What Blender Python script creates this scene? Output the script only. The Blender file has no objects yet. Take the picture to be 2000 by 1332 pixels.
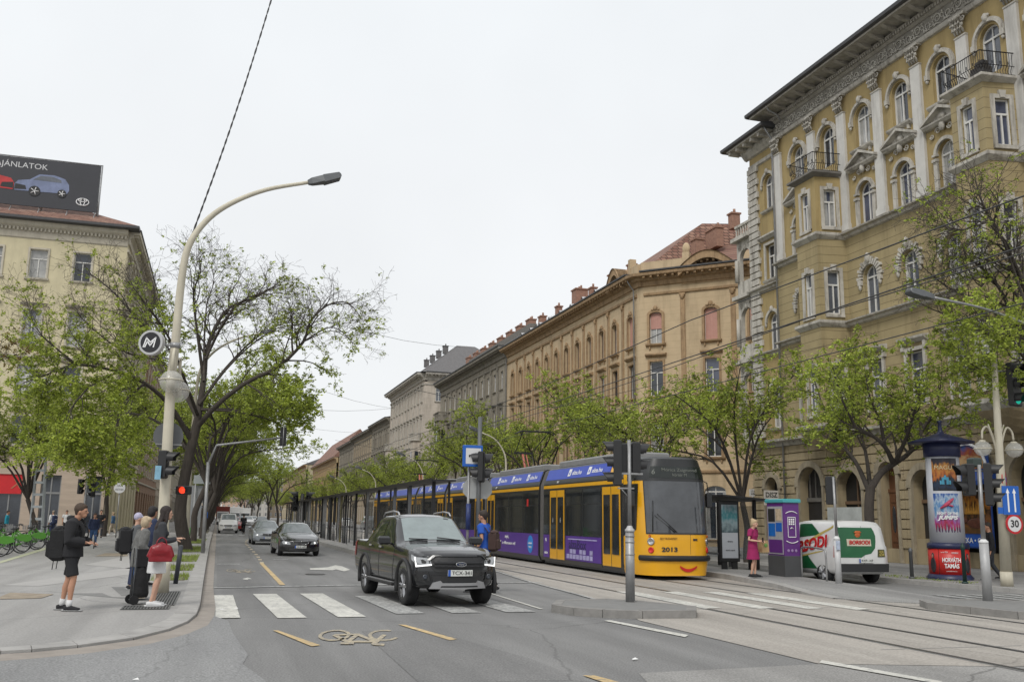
import bpy, bmesh, math, random
import numpy as np
from mathutils import Vector, Matrix
R = random.Random(7)
SC = bpy.context.scene
COL = SC.collection
# ---------------------------------------------------------------- camera
FPX, CXP, CYP, EYE = 1850.0, 1000.0, 666.0, 1.78
YAW, PITCH, ROLL = 0.293994, 0.185197, 0.014999
_f = Vector((math.sin(YAW)*math.cos(PITCH), math.cos(YAW)*math.cos(PITCH), math.sin(PITCH)))
_r = Vector((math.cos(YAW), -math.sin(YAW), 0)); _u = _r.cross(_f)
CR = _r*math.cos(ROLL) + _u*math.sin(ROLL); CU = -_r*math.sin(ROLL) + _u*math.cos(ROLL); CF = _f
CAMP = Vector((0, 0, EYE))
cd_ = bpy.data.cameras.new('camera'); cam = bpy.data.objects.new('camera', cd_); COL.objects.link(cam)
cd_.sensor_width = 36; cd_.lens = 36*FPX/2000; cd_.clip_start = 0.1; cd_.clip_end = 6000
cam.matrix_world = Matrix(((CR.x, CU.x, -CF.x, 0), (CR.y, CU.y, -CF.y, 0), (CR.z, CU.z, -CF.z, EYE), (0, 0, 0, 1)))
SC.camera = cam
# ---------------------------------------------------------------- world: overcast sky
SUN_EL, SUN_AZ = math.radians(46), math.radians(218)     # azimuth clockwise from +Y
w = bpy.data.worlds.new("World"); SC.world = w; w.use_nodes = True
nt = w.node_tree; nt.nodes.clear()
out = nt.nodes.new('ShaderNodeOutputWorld'); bg = nt.nodes.new('ShaderNodeBackground')
sky = nt.nodes.new('ShaderNodeTexSky'); sky.sky_type = 'NISHITA'; sky.sun_disc = False
sky.sun_elevation = SUN_EL; sky.sun_rotation = SUN_AZ; sky.dust_density = 4; sky.air_density = 1.2
sc_ = nt.nodes.new('ShaderNodeVectorMath'); sc_.operation = 'SCALE'; sc_.inputs['Scale'].default_value = 0.06
nt.links.new(sky.outputs[0], sc_.inputs[0])
tc = nt.nodes.new('ShaderNodeTexCoord'); sep = nt.nodes.new('ShaderNodeSeparateXYZ')
nt.links.new(tc.outputs['Generated'], sep.inputs[0])
rp = nt.nodes.new('ShaderNodeValToRGB'); nt.links.new(sep.outputs['Z'], rp.inputs[0])
e = rp.color_ramp.elements
e[0].position = 0.0; e[0].color = (.84, .86, .87, 1)
e[1].position = 1.0; e[1].color = (1.0, 1.02, 1.05, 1)
for p_, c_ in ((.12, (.85, .87, .885)), (.33, (.835, .855, .875)), (.5, (.83, .86, .885)), (.75, (.98, 1.0, 1.02))):
    k = e.new(p_); k.color = (*c_, 1)
cl = nt.nodes.new('ShaderNodeTexNoise'); cl.inputs['Scale'].default_value = 2.4; cl.inputs['Detail'].default_value = 4
nt.links.new(tc.outputs['Generated'], cl.inputs['Vector'])
cm = nt.nodes.new('ShaderNodeMapRange'); cm.inputs[1].default_value = .3; cm.inputs[2].default_value = .7
cm.inputs[3].default_value = .94; cm.inputs[4].default_value = 1.035; nt.links.new(cl.outputs['Fac'], cm.inputs[0])
ms = nt.nodes.new('ShaderNodeVectorMath'); ms.operation = 'SCALE'
nt.links.new(rp.outputs[0], ms.inputs[0]); nt.links.new(cm.outputs[0], ms.inputs['Scale'])
mx = nt.nodes.new('ShaderNodeMix'); mx.data_type = 'RGBA'; mx.inputs[0].default_value = .96
nt.links.new(sc_.outputs[0], mx.inputs[6]); nt.links.new(ms.outputs[0], mx.inputs[7])
nt.links.new(mx.outputs[2], bg.inputs[0]); bg.inputs[1].default_value = 1.0
nt.links.new(bg.outputs[0], out.inputs[0])
sl = bpy.data.lights.new('sun', 'SUN'); sl.energy = 1.5; sl.angle = math.radians(18); sl.color = (1, .97, .92)
so = bpy.data.objects.new('sun', sl); COL.objects.link(so)
sd = Vector((math.sin(SUN_AZ)*math.cos(SUN_EL), math.cos(SUN_AZ)*math.cos(SUN_EL), math.sin(SUN_EL)))
so.rotation_euler = (-sd).to_track_quat('-Z', 'Y').to_euler()
SC.view_settings.view_transform = 'Standard'; SC.view_settings.look = 'None'
SC.view_settings.exposure = 0.16; SC.view_settings.gamma = 1
SC.cycles.max_bounces = 6; SC.cycles.diffuse_bounces = 3; SC.cycles.transparent_max_bounces = 8
SC.cycles.use_denoising = True
# ---------------------------------------------------------------- pixel helpers (only to find where things stand)
def ray(px, py): return CF + CR*((px-CXP)/FPX) - CU*((py-CYP)/FPX)
def G(px, py, z=0.0):
    d = ray(px, py); t = (z-EYE)/d.z; return CAMP + d*t
def onX(px, py, x):
    d = ray(px, py); return CAMP + d*(x/d.x)
def onY(px, py, y):
    d = ray(px, py); return CAMP + d*(y/d.y)
# ---------------------------------------------------------------- materials
MATS = {}
def pm(name, col, rough=.7, metal=0., var=.12, scale=2.5, bump=0., bscale=40., grime=0., emit=None, spec=None, stretch=(1, 1, 1), alpha=None, coat=0.):
    if name in MATS: return MATS[name]
    m = bpy.data.materials.new(name); m.use_nodes = True; n = m.node_tree.nodes; L = m.node_tree.links
    b = n['Principled BSDF']; b.inputs['Roughness'].default_value = rough; b.inputs['Metallic'].default_value = metal
    if spec is not None: b.inputs['Specular IOR Level'].default_value = spec
    if coat: b.inputs['Coat Weight'].default_value = coat; b.inputs['Coat Roughness'].default_value = .06
    if alpha is not None: b.inputs['Alpha'].default_value = alpha
    if len(col) == 3: col = (*col, 1)
    if var > 0 or grime > 0 or bump > 0:
        t = n.new('ShaderNodeTexCoord'); mp = n.new('ShaderNodeMapping'); mp.inputs['Scale'].default_value = stretch
        L.new(t.outputs['Object'], mp.inputs[0])
    if var > 0 or grime > 0:
        no = n.new('ShaderNodeTexNoise'); no.inputs['Scale'].default_value = scale; no.inputs['Detail'].default_value = 6; no.inputs['Roughness'].default_value = .65
        L.new(mp.outputs[0], no.inputs['Vector'])
        mr = n.new('ShaderNodeMapRange'); mr.inputs[1].default_value = .25; mr.inputs[2].default_value = .75
        mr.inputs[3].default_value = 1-var; mr.inputs[4].default_value = 1+var; L.new(no.outputs['Fac'], mr.inputs[0])
        vm = n.new('ShaderNodeVectorMath'); vm.operation = 'SCALE'; vm.inputs[0].default_value = col[:3]
        L.new(mr.outputs[0], vm.inputs['Scale']); last = vm.outputs[0]
        if grime > 0:
            n2 = n.new('ShaderNodeTexNoise'); n2.inputs['Scale'].default_value = scale*.9; n2.inputs['Detail'].default_value = 8; n2.inputs['Roughness'].default_value = .7
            mp2 = n.new('ShaderNodeMapping'); mp2.inputs['Scale'].default_value = (1, 1, .14); mp2.inputs['Location'].default_value = (3, 7, 1)
            L.new(t.outputs['Object'], mp2.inputs[0]); L.new(mp2.outputs[0], n2.inputs['Vector'])
            r2 = n.new('ShaderNodeMapRange'); r2.inputs[1].default_value = .48; r2.inputs[2].default_value = .68; r2.inputs[3].default_value = 0; r2.inputs[4].default_value = grime
            L.new(n2.outputs['Fac'], r2.inputs[0])
            m2 = n.new('ShaderNodeMix'); m2.data_type = 'RGBA'; L.new(r2.outputs[0], m2.inputs[0]); L.new(last, m2.inputs[6])
            m2.inputs[7].default_value = (col[0]*.38, col[1]*.36, col[2]*.34, 1); last = m2.outputs[2]
        L.new(last, b.inputs['Base Color'])
    else: b.inputs['Base Color'].default_value = col
    if bump > 0:
        nb = n.new('ShaderNodeTexNoise'); nb.inputs['Scale'].default_value = bscale; nb.inputs['Detail'].default_value = 5
        L.new(mp.outputs[0], nb.inputs['Vector'])
        bp = n.new('ShaderNodeBump'); bp.inputs['Strength'].default_value = bump; bp.inputs['Distance'].default_value = .02
        L.new(nb.outputs['Fac'], bp.inputs['Height']); L.new(bp.outputs[0], b.inputs['Normal'])
    if emit: b.inputs['Emission Color'].default_value = (*emit[:3], 1); b.inputs['Emission Strength'].default_value = emit[3]
    MATS[name] = m; return m
def tree_nodes(m): return m.node_tree.nodes, m.node_tree.links
# ---------------------------------------------------------------- mesh builder
def frame(O, U, N):
    """facade frame: (u along wall, d outward, z up)"""
    O = Vector(O); U = Vector(U).normalized(); N = Vector(N).normalized()
    return lambda p: (O.x+U.x*p[0]+N.x*p[1], O.y+U.y*p[0]+N.y*p[1], O.z+p[2])
class MB:
    def __init__(s, T=None): s.v = []; s.f = []; s.mi = []; s.sm = []; s.T = T; s.m = 0; s.smooth = False
    def add(s, vs, fs, smooth=None):
        b = len(s.v); T = s.T
        s.v.extend([T(p) for p in vs] if T else [tuple(p) for p in vs])
        sm = s.smooth if smooth is None else smooth
        for f in fs: s.f.append([i+b for i in f]); s.mi.append(s.m); s.sm.append(sm)
        return s
    def box(s, x0, x1, y0, y1, z0, z1):
        return s.add([(x0, y0, z0), (x1, y0, z0), (x1, y1, z0), (x0, y1, z0), (x0, y0, z1), (x1, y0, z1), (x1, y1, z1), (x0, y1, z1)],
              [(3, 2, 1, 0), (4, 5, 6, 7), (0, 1, 5, 4), (1, 2, 6, 5), (2, 3, 7, 6), (3, 0, 4, 7)], False)
    def cbox(s, c, h, bev=0.0):
        x, y, z = c; a, b, d = h
        if bev <= 0: return s.box(x-a, x+a, y-b, y+b, z-d, z+d)
        return s.lozenge([(x-a, y-b), (x+a, y-b), (x+a, y+b), (x-a, y+b)], z-d, z+d, bev)
    def lozenge(s, poly, z0, z1, bev):
        cx = sum(p[0] for p in poly)/len(poly); cy = sum(p[1] for p in poly)/len(poly); n = len(poly)
        def ins(k): 
            return [(p[0]+math.copysign(min(k, abs(cx-p[0])), cx-p[0]), p[1]+math.copysign(min(k, abs(cy-p[1])), cy-p[1])) for p in poly]
        rings = [[(*p, z0) for p in ins(bev)], [(*p, z0+bev) for p in poly], [(*p, z1-bev) for p in poly], [(*p, z1) for p in ins(bev)]]
        return s.rings(rings, True, True, True)
    def rings(s, rings, closed=True, cap0=False, cap1=False, smooth=None):
        n = len(rings[0]); vs = [p for r in rings for p in r]; fs = []
        for i in range(len(rings)-1):
            for j in range(n if closed else n-1):
                k = (j+1) % n; fs.append((i*n+j, i*n+k, (i+1)*n+k, (i+1)*n+j))
        if cap0: fs.append(tuple(range(n-1, -1, -1)))
        if cap1: fs.append(tuple(range((len(rings)-1)*n, len(rings)*n)))
        return s.add(vs, fs, smooth)
    def tube(s, pts, rad, n=8, caps=True, smooth=True, flat=None):
        pts = [Vector(p) for p in pts]
        if not isinstance(rad, (list, tuple)): rad = [rad]*len(pts)
        rings = []; up = None
        for i, p in enumerate(pts):
            a = pts[max(i-1, 0)]; b = pts[min(i+1, len(pts)-1)]; d = (b-a)
            if d.length < 1e-9: d = Vector((0, 0, 1))
            d.normalize()
            if up is None:
                up = Vector((0, 0, 1)) if abs(d.z) < .9 else Vector((1, 0, 0))
            x = d.cross(up)
            if x.length < 1e-6: x = d.orthogonal()
            x.normalize(); y = x.cross(d).normalized(); up = y
            r = rad[i]; rx, ry = (r if isinstance(r, (tuple, list)) else (r, r))
            rings.append([tuple(p+x*(rx*math.cos(2*math.pi*k/n))+y*(ry*math.sin(2*math.pi*k/n))) for k in range(n)])
        return s.rings(rings, True, caps, caps, smooth)
    def cyl(s, p0, p1, r0, r1=None, n=12, smooth=True): return s.tube([p0, p1], [r0, r0 if r1 is None else r1], n, True, smooth)
    def lathe(s, prof, c=(0, 0, 0), n=16, smooth=True):
        return s.rings([[(c[0]+r*math.cos(2*math.pi*k/n), c[1]+r*math.sin(2*math.pi*k/n), c[2]+z) for k in range(n)] for r, z in prof], True, True, True, smooth)
    def ball(s, c, r, n=12, m=8, smooth=True):
        if not isinstance(r, (tuple, list)): r = (r, r, r)
        rings = []
        for i in range(m+1):
            t = -math.pi/2+math.pi*i/m; k = max(math.cos(t), 1e-3)
            rings.append([(c[0]+r[0]*k*math.cos(2*math.pi*j/n), c[1]+r[1]*k*math.sin(2*math.pi*j/n), c[2]+r[2]*math.sin(t)) for j in range(n)])
        return s.rings(rings, True, True, True, smooth)
    def prism(s, poly, z0, z1):
        n = len(poly); vs = [(p[0], p[1], z0) for p in poly]+[(p[0], p[1], z1) for p in poly]
        return s.add(vs, [tuple(range(n-1, -1, -1)), tuple(range(n, 2*n))]+[(i, (i+1) % n, n+(i+1) % n, n+i) for i in range(n)], False)
    def extr(s, poly, fn, d0, d1):
        """poly = 2-D points, fn(a,b,d)->3-D; extrude from d0 to d1"""
        n = len(poly); vs = [fn(a, b, d0) for a, b in poly]+[fn(a, b, d1) for a, b in poly]
        return s.add(vs, [tuple(range(n-1, -1, -1)), tuple(range(n, 2*n))]+[(i, (i+1) % n, n+(i+1) % n, n+i) for i in range(n)], False)
    def sheet(s, poly, z): return s.add([(p[0], p[1], z) for p in poly], [tuple(range(len(poly)))], False)
    def build(s, name, mats, parent=None, loc=None, **kw):
        me = bpy.data.meshes.new(name); me.from_pydata(s.v, [], s.f)
        if not isinstance(mats, (list, tuple)): mats = [mats]
        for m in mats: me.materials.append(m)
        me.polygons.foreach_set('material_index', s.mi); me.polygons.foreach_set('use_smooth', s.sm); me.update()
        o = bpy.data.objects.new(name, me); COL.objects.link(o)
        if parent: o.parent = parent
        if loc: o.location = loc
        tag(o, **kw); return o
def tag(o, label=None, cat=None, group=None, kind=None):
    if label: o['label'] = label
    if cat: o['category'] = cat
    if group: o['group'] = group
    if kind: o['kind'] = kind
    return o
def empty(name, loc=(0, 0, 0), rz=0, **kw):
    o = bpy.data.objects.new(name, None); COL.objects.link(o); o.location = loc; o.rotation_euler = (0, 0, rz); o.empty_display_size = .2
    return tag(o, **kw)
def struct(mb, name, mats): return mb.build(name, mats, kind='structure')
KIDS = None
def dup(root, loc=None, rz=None, scale=None, **kw):
    def cp(o, par):
        c = o.copy(); COL.objects.link(c)
        if par: c.parent = par; c.matrix_parent_inverse = o.matrix_parent_inverse
        for ch in o.children: cp(ch, c)
        return c
    r = cp(root, None)
    if loc: r.location = loc
    if rz is not None: r.rotation_euler = (0, 0, rz)
    if scale: r.scale = scale if isinstance(scale, (tuple, list)) else (scale,)*3
    return tag(r, **kw)
def text(body, size, T, mat, parent=None, name='lettering', ext=.002, width=None, align='CENTER', bold=0., shear=0., **kw):
    """T: 4x4 matrix placing the text plane; centred on origin, cap height about size"""
    cu = bpy.data.curves.new('txt', 'FONT'); cu.body = body; cu.size = size*1.38; cu.extrude = ext; cu.align_x = align; cu.align_y = 'CENTER'
    cu.offset = bold; cu.shear = shear; cu.resolution_u = 3
    t = bpy.data.objects.new('txt', cu); me = bpy.data.meshes.new_from_object(t)
    bpy.data.objects.remove(t); bpy.data.curves.remove(cu)
    if width and len(me.vertices):
        xs = [v.co.x for v in me.vertices]; k = width/max(max(xs)-min(xs), 1e-6)
        me.transform(Matrix.Diagonal((k, 1, 1, 1)))
    me.transform(T); me.name = name; me.materials.clear(); me.materials.append(mat)
    o = bpy.data.objects.new(name, me); COL.objects.link(o)
    if parent: o.parent = parent
    return tag(o, **kw)
def plane_T(o, right, up):
    right = Vector(right).normalized(); up = Vector(up).normalized(); nn = right.cross(up)
    return Matrix(((right.x, up.x, nn.x, o[0]), (right.y, up.y, nn.y, o[1]), (right.z, up.z, nn.z, o[2]), (0, 0, 0, 1)))
def lerp(a, b, t): return a+(b-a)*t
def smooth_path(pts, k=6):
    """Catmull-Rom through 2-D/3-D points"""
    P = [Vector(p) for p in pts]; P = [P[0]*2-P[1]]+P+[P[-1]*2-P[-2]]; out_ = []
    for i in range(1, len(P)-2):
        for j in range(k):
            t = j/k; a, b, c, d = P[i-1], P[i], P[i+1], P[i+2]
            out_.append(.5*((2*b)+(-a+c)*t+(2*a-5*b+4*c-d)*t*t+(-a+3*b-3*c+d)*t**3))
    out_.append(P[-2]); return out_
# ================================================================ ground, roads, pavements
def ground_mat(name, col, col2, nscale=.35, fine=260, bump=.35, rough=.85, crack=0., grain=.34):
    m = bpy.data.materials.new(name); m.use_nodes = True; n, L = tree_nodes(m); b = n['Principled BSDF']
    t = n.new('ShaderNodeTexCoord')
    a = n.new('ShaderNodeTexNoise'); a.inputs['Scale'].default_value = nscale; a.inputs['Detail'].default_value = 7; a.inputs['Roughness'].default_value = .62
    mp = n.new('ShaderNodeMapping'); mp.inputs['Scale'].default_value = (1.6, .45, 1); L.new(t.outputs['Object'], mp.inputs[0]); L.new(mp.outputs[0], a.inputs['Vector'])
    r = n.new('ShaderNodeValToRGB'); r.color_ramp.elements[0].position = .34; r.color_ramp.elements[1].position = .66
    r.color_ramp.elements[0].color = (*col, 1); r.color_ramp.elements[1].color = (*col2, 1); L.new(a.outputs['Fac'], r.inputs[0])
    f = n.new('ShaderNodeTexNoise'); f.inputs['Scale'].default_value = fine*.16; f.inputs['Detail'].default_value = 3; L.new(t.outputs['Object'], f.inputs['Vector'])
    v = n.new('ShaderNodeTexVoronoi'); v.inputs['Scale'].default_value = fine*.3; L.new(t.outputs['Object'], v.inputs['Vector'])
    mr = n.new('ShaderNodeMapRange'); mr.inputs[1].default_value = .3; mr.inputs[2].default_value = .7; mr.inputs[3].default_value = 1-grain; mr.inputs[4].default_value = 1+grain
    L.new(f.outputs['Fac'], mr.inputs[0])
    vm = n.new('ShaderNodeVectorMath'); vm.operation = 'SCALE'; L.new(r.outputs[0], vm.inputs[0]); L.new(mr.outputs[0], vm.inputs['Scale']); last = vm.outputs[0]
    # long tyre-polished streaks and tar-filled cracks
    s = n.new('ShaderNodeTexNoise'); s.inputs['Scale'].default_value = 1.3; s.inputs['Detail'].default_value = 4
    m2 = n.new('ShaderNodeMapping'); m2.inputs['Scale'].default_value = (1, .05, 1); L.new(t.outputs['Object'], m2.inputs[0]); L.new(m2.outputs[0], s.inputs['Vector'])
    sr = n.new('ShaderNodeMapRange'); sr.inputs[1].default_value = .3; sr.inputs[2].default_value = .7; sr.inputs[3].default_value = .80; sr.inputs[4].default_value = 1.13; L.new(s.outputs['Fac'], sr.inputs[0])
    v2 = n.new('ShaderNodeVectorMath'); v2.operation = 'SCALE'; L.new(last, v2.inputs[0]); L.new(sr.outputs[0], v2.inputs['Scale']); last = v2.outputs[0]
    if crack > 0:
        w0 = n.new('ShaderNodeTexNoise'); w0.inputs['Scale'].default_value = .6; w0.inputs['Detail'].default_value = 5; L.new(t.outputs['Object'], w0.inputs['Vector'])
        ad = n.new('ShaderNodeMixRGB'); ad.blend_type = 'ADD'; ad.inputs[0].default_value = 1.6; L.new(t.outputs['Object'], ad.inputs[1]); L.new(w0.outputs['Color'], ad.inputs[2])
        vc = n.new('ShaderNodeTexVoronoi'); vc.feature = 'DISTANCE_TO_EDGE'; vc.inputs['Scale'].default_value = .16; L.new(ad.outputs[0], vc.inputs['Vector'])
        cr = n.new('ShaderNodeMapRange'); cr.inputs[1].default_value = .0015; cr.inputs[2].default_value = .0045; cr.inputs[3].default_value = 1-crack; cr.inputs[4].default_value = 1; L.new(vc.outputs['Distance'], cr.inputs[0])
        v3 = n.new('ShaderNodeVectorMath'); v3.operation = 'SCALE'; L.new(last, v3.inputs[0]); L.new(cr.outputs[0], v3.inputs['Scale']); last = v3.outputs[0]
    # small spots (gum, oil)
    vs = n.new('ShaderNodeTexVoronoi'); vs.inputs['Scale'].default_value = 1.7; L.new(t.outputs['Object'], vs.inputs['Vector'])
    c3 = n.new('ShaderNodeMapRange'); c3.inputs[1].default_value = .02; c3.inputs[2].default_value = .05; c3.inputs[3].default_value = .72; c3.inputs[4].default_value = 1; L.new(vs.outputs['Distance'], c3.inputs[0])
    v4 = n.new('ShaderNodeVectorMath'); v4.operation = 'SCALE'; L.new(last, v4.inputs[0]); L.new(c3.outputs[0], v4.inputs['Scale'])
    L.new(v4.outputs[0], b.inputs['Base Color']); b.inputs['Roughness'].default_value = rough
    bp = n.new('ShaderNodeBump'); bp.inputs['Strength'].default_value = bump; bp.inputs['Distance'].default_value = .008
    L.new(f.outputs['Fac'], bp.inputs['Height']); L.new(bp.outputs[0], b.inputs['Normal']); return m
ASPH = ground_mat('asphalt', (.155, .153, .15), (.205, .203, .198), crack=.24)
ASPH_OLD = ground_mat('old_asphalt', (.20, .20, .20), (.25, .25, .245), crack=.18)
PAVE = ground_mat('pavement_asphalt', (.27, .262, .25), (.33, .322, .31), nscale=.25, fine=200, bump=.2, crack=.3, grain=.15)
BED = ground_mat('track_concrete', (.30, .275, .245), (.36, .335, .30), nscale=.3, fine=170, bump=.25, crack=.25, grain=.2)
STONE = pm('kerb_stone', (.32, .31, .295), .8, var=.22, scale=3, bump=.4, bscale=60)
GUT = pm('gutter_concrete', (.27, .24, .21), .85, var=.2, scale=3, bump=.3)
def worn(name, col, under, amount=.5, sc=9):
    m = bpy.data.materials.new(name); m.use_nodes = True; n, L = tree_nodes(m); b = n['Principled BSDF']; b.inputs['Roughness'].default_value = .75
    t = n.new('ShaderNodeTexCoord'); a = n.new('ShaderNodeTexNoise'); a.inputs['Scale'].default_value = sc; a.inputs['Detail'].default_value = 9; a.inputs['Roughness'].default_value = .8
    L.new(t.outputs['Object'], a.inputs['Vector']); r = n.new('ShaderNodeMapRange'); r.inputs[1].default_value = amount-.08; r.inputs[2].default_value = amount+.1; L.new(a.outputs['Fac'], r.inputs[0])
    a2 = n.new('ShaderNodeTexNoise'); a2.inputs['Scale'].default_value = 1.1; a2.inputs['Detail'].default_value = 4; L.new(t.outputs['Object'], a2.inputs['Vector'])
    r2 = n.new('ShaderNodeMapRange'); r2.inputs[1].default_value = .3; r2.inputs[2].default_value = .7; r2.inputs[3].default_value = .8; r2.inputs[4].default_value = 1.12; L.new(a2.outputs['Fac'], r2.inputs[0])
    sc1 = n.new('ShaderNodeVectorMath'); sc1.operation = 'SCALE'; sc1.inputs[0].default_value = col; L.new(r2.outputs[0], sc1.inputs['Scale'])
    x = n.new('ShaderNodeMix'); x.data_type = 'RGBA'; L.new(r.outputs[0], x.inputs[0]); L.new(sc1.outputs[0], x.inputs[6]); x.inputs[7].default_value = (*under, 1)
    L.new(x.outputs[2], b.inputs['Base Color']); return m
WHITE_P = worn('white_road_paint', (.56, .55, .50), (.2, .2, .2), .565)
WHITE_W = worn('worn_white_road_paint', (.46, .46, .44), (.16, .16, .16), .50)
YEL_P = worn('yellow_road_paint', (.58, .42, .20), (.2, .19, .17), .55)
YEL_S = worn('faded_yellow_symbol', (.46, .39, .26), (.19, .18, .17), .50, 12)
YEL_W = worn('worn_yellow_road_paint', (.45, .36, .22), (.15, .15, .15), .47, 14)
b = MB(); b.sheet([(-1500, -400), (1500, -400), (1500, 2600), (-1500, 2600)], 0); struct(b, 'ground', ASPH)
# lighter old asphalt of the side street mouth
apr = [(-60, 9.2), (-2.39, 13.21), (-2.07, 13.32), (-1.59, 13.64), (-.98, 14.32), (-.56, 15.33), (-.34, 16.29), (-.1, 16.1), (.1, 14.9), (.35, 12.8), (.62, 11.2), (.7, 8), (.7, 2), (-60, 2)]
b = MB(); b.sheet(apr, .004); struct(b, 'side_road', ASPH_OLD)
b = MB(); b.sheet([(4.9, 10.8), (7.52, 11.01), (9.9, 10.3), (40, 9.8), (40, 3), (4.2, 3), (4.5, 9.4)], .005); struct(b, 'crossing_road', ground_mat('crossing_asphalt', (.22, .215, .205), (.27, .262, .25), crack=.4))
# left pavement plateau
kerb_o = [(-.32, 900), (-.32, 60.5), (-.26, 33.9), (-.23, 25.4), (-.2, 19.5), (-.23, 17.5), (-.34, 16.3), (-.56, 15.33), (-.98, 14.32), (-1.59, 13.64), (-2.07, 13.32), (-2.39, 13.21), (-6, 12.1), (-60, 2.2)]
kerb_i = [(-.68, 900), (-.68, 60.5), (-.62, 33.9), (-.58, 25.4), (-.55, 19.5), (-.58, 17.6), (-.68, 16.5), (-.88, 15.7), (-1.2, 14.8), (-1.72, 14.1), (-2.15, 13.72), (-2.5, 13.55), (-6.1, 12.45), (-60, 2.6)]
def ribbon(mb, A, B_, z, cut=None):
    n = len(A); mb.add([(p[0], p[1], z) for p in A]+[(p[0], p[1], z) for p in B_], [(i, i+1, n+i+1, n+i) for i in range(n-1)], False)
b = MB(); b.prism(kerb_i+[(-60, 900)], -.02, .118); struct(b, 'pavement', PAVE)
def kerb_line(A, B_, name, ztop, seg=1.0, mat=STONE, joints=True):
    """run of kerb stones between outer line A and inner line B_ (same count)"""
    mb = MB(); tot = 0
    for i in range(len(A)-1):
        a0, a1, b0, b1 = Vector(A[i]), Vector(A[i+1]), Vector(B_[i]), Vector(B_[i+1]); L_ = (a1-a0).length
        k = 1 if (L_ > 400) else max(1, round(L_/seg))
        if L_ > 400: pass
        for j in range(k):
            g = min(.012/max(L_, .1), .02) if joints and k < 500 else 0
            t0, t1 = j/k+g*.5, (j+1)/k-g*.5; dz = R.uniform(-.004, .004)
            p = [a0.lerp(a1, t0), a0.lerp(a1, t1), b0.lerp(b1, t1), b0.lerp(b1, t0)]
            mb.prism([(q.x, q.y) for q in p], -.02, ztop+dz)
    return struct(mb, name, mat)
def resample(A, B_, cutfar):
    return [p for p in A if p[1] <= cutfar], [p for p in B_ if p[1] <= cutfar]
kerb_line([(-.32, 160)]+kerb_o[1:13], [(-.68, 160)]+kerb_i[1:13], 'kerb', .122)
kerb_line([kerb_o[12], kerb_o[13]], [kerb_i[12], kerb_i[13]], 'kerb', .122, seg=1.2)
# gutter strip of pale concrete
g_in = [(-.31, 300), (-.31, 60.5), (-.25, 33.9), (-.22, 25.4), (-.19, 19.5), (-.22, 17.5), (-.33, 16.3), (-.55, 15.32), (-.97, 14.3), (-1.58, 13.62), (-2.06, 13.3), (-2.38, 13.19), (-6, 12.08)]
g_out = [(0.02, 300), (0.02, 60.5), (0.02, 33.9), (0.02, 25.4), (0.08, 19.5), (0.06, 17.6), (-.03, 16.1), (-.3, 15.0), (-.75, 13.95), (-1.4, 13.2), (-1.95, 12.85), (-2.3, 12.7), (-5.95, 11.7)]
hk = lambda y: .008+.078*max(0, min(1, (21.5-y)/4.5))
b = MB(); n9 = len(g_in); b.add([(p[0], p[1], hk(p[1])) for p in g_in]+[(p[0], p[1], max(.008, hk(q[1])-.012)) for p, q in zip(g_out, g_in)], [(i, i+1, n9+i+1, n9+i) for i in range(n9-1)], False); struct(b, 'gutter', GUT)
ra = g_out[3:]+[(-60, 1.3)]; rb = [(.14, 25), (.3, 19.6), (.3, 17.4), (.35, 15.5), (.5, 13.2), (.3, 11.4), (-.8, 10.4), (-1.7, 10.1), (-2.2, 9.9), (-5.7, 9.0), (-60, -1)]
b = MB(); n9 = len(ra); zz_ = [max(.0075, hk(q[1])-.0125) for q in g_in[3:]]+[.074]; b.add([(p[0], p[1], z) for p, z in zip(ra, zz_)]+[(p[0], p[1], .0056) for p in rb], [(i, i+1, n9+i+1, n9+i) for i in range(2, n9-1)], False); struct(b, 'side_road_ramp', ASPH_OLD)
# paving bands, asphalt patches, service cover and gratings on the left pavement
SAND = pm('sand_brick_paving', (.27, .225, .17), .9, var=.3, scale=6, bump=.3)
DARKP = pm('dark_asphalt_patch', (.19, .188, .182), .9, var=.14, scale=5)
LIGHTP = pm('light_asphalt_patch', (.35, .34, .325), .9, var=.1, scale=4)
b = MB()
for q in ([(-3.0, 22.1), (-1.7, 20.75), (-1.2, 20.7), (-1.2, 21.0), (-1.9, 21.05), (-2.2, 22.1)], [(-2.2, 23.9), (-1.45, 23.9), (-1.3, 21.7), (-1.75, 21.3)]): b.sheet(q, .1225)
struct(b, 'pavement_patch', DARKP)
b = MB()
for q in ([(-4.6, 24.6), (-3.75, 24.3), (-2.2, 28.6), (-2.3, 33), (-3.1, 30)], [(-4.0, 34), (-2.4, 31.5), (-1.9, 38), (-2.7, 46)]): b.sheet(q, .1225)
struct(b, 'pavement_patch', LIGHTP)
b = MB(); b.sheet([tuple(G(*q, .122)[:2]) for q in ((0, 1165), (20, 1157), (105, 1160), (80, 1168), (0, 1170))], .1265); struct(b, 'brick_cover', SAND)
b = MB(); b.sheet([tuple(G(*q, .122)[:2]) for q in ((185, 1086), (250, 1086), (248, 1080), (205, 1080))], .1265); struct(b, 'brick_cover', SAND)
GRM = pm('grating_metal', (.16, .16, .155), .5, .4, var=.2)
DKH = pm('dark_hollow', (.03, .03, .03), .9, var=0)
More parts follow.
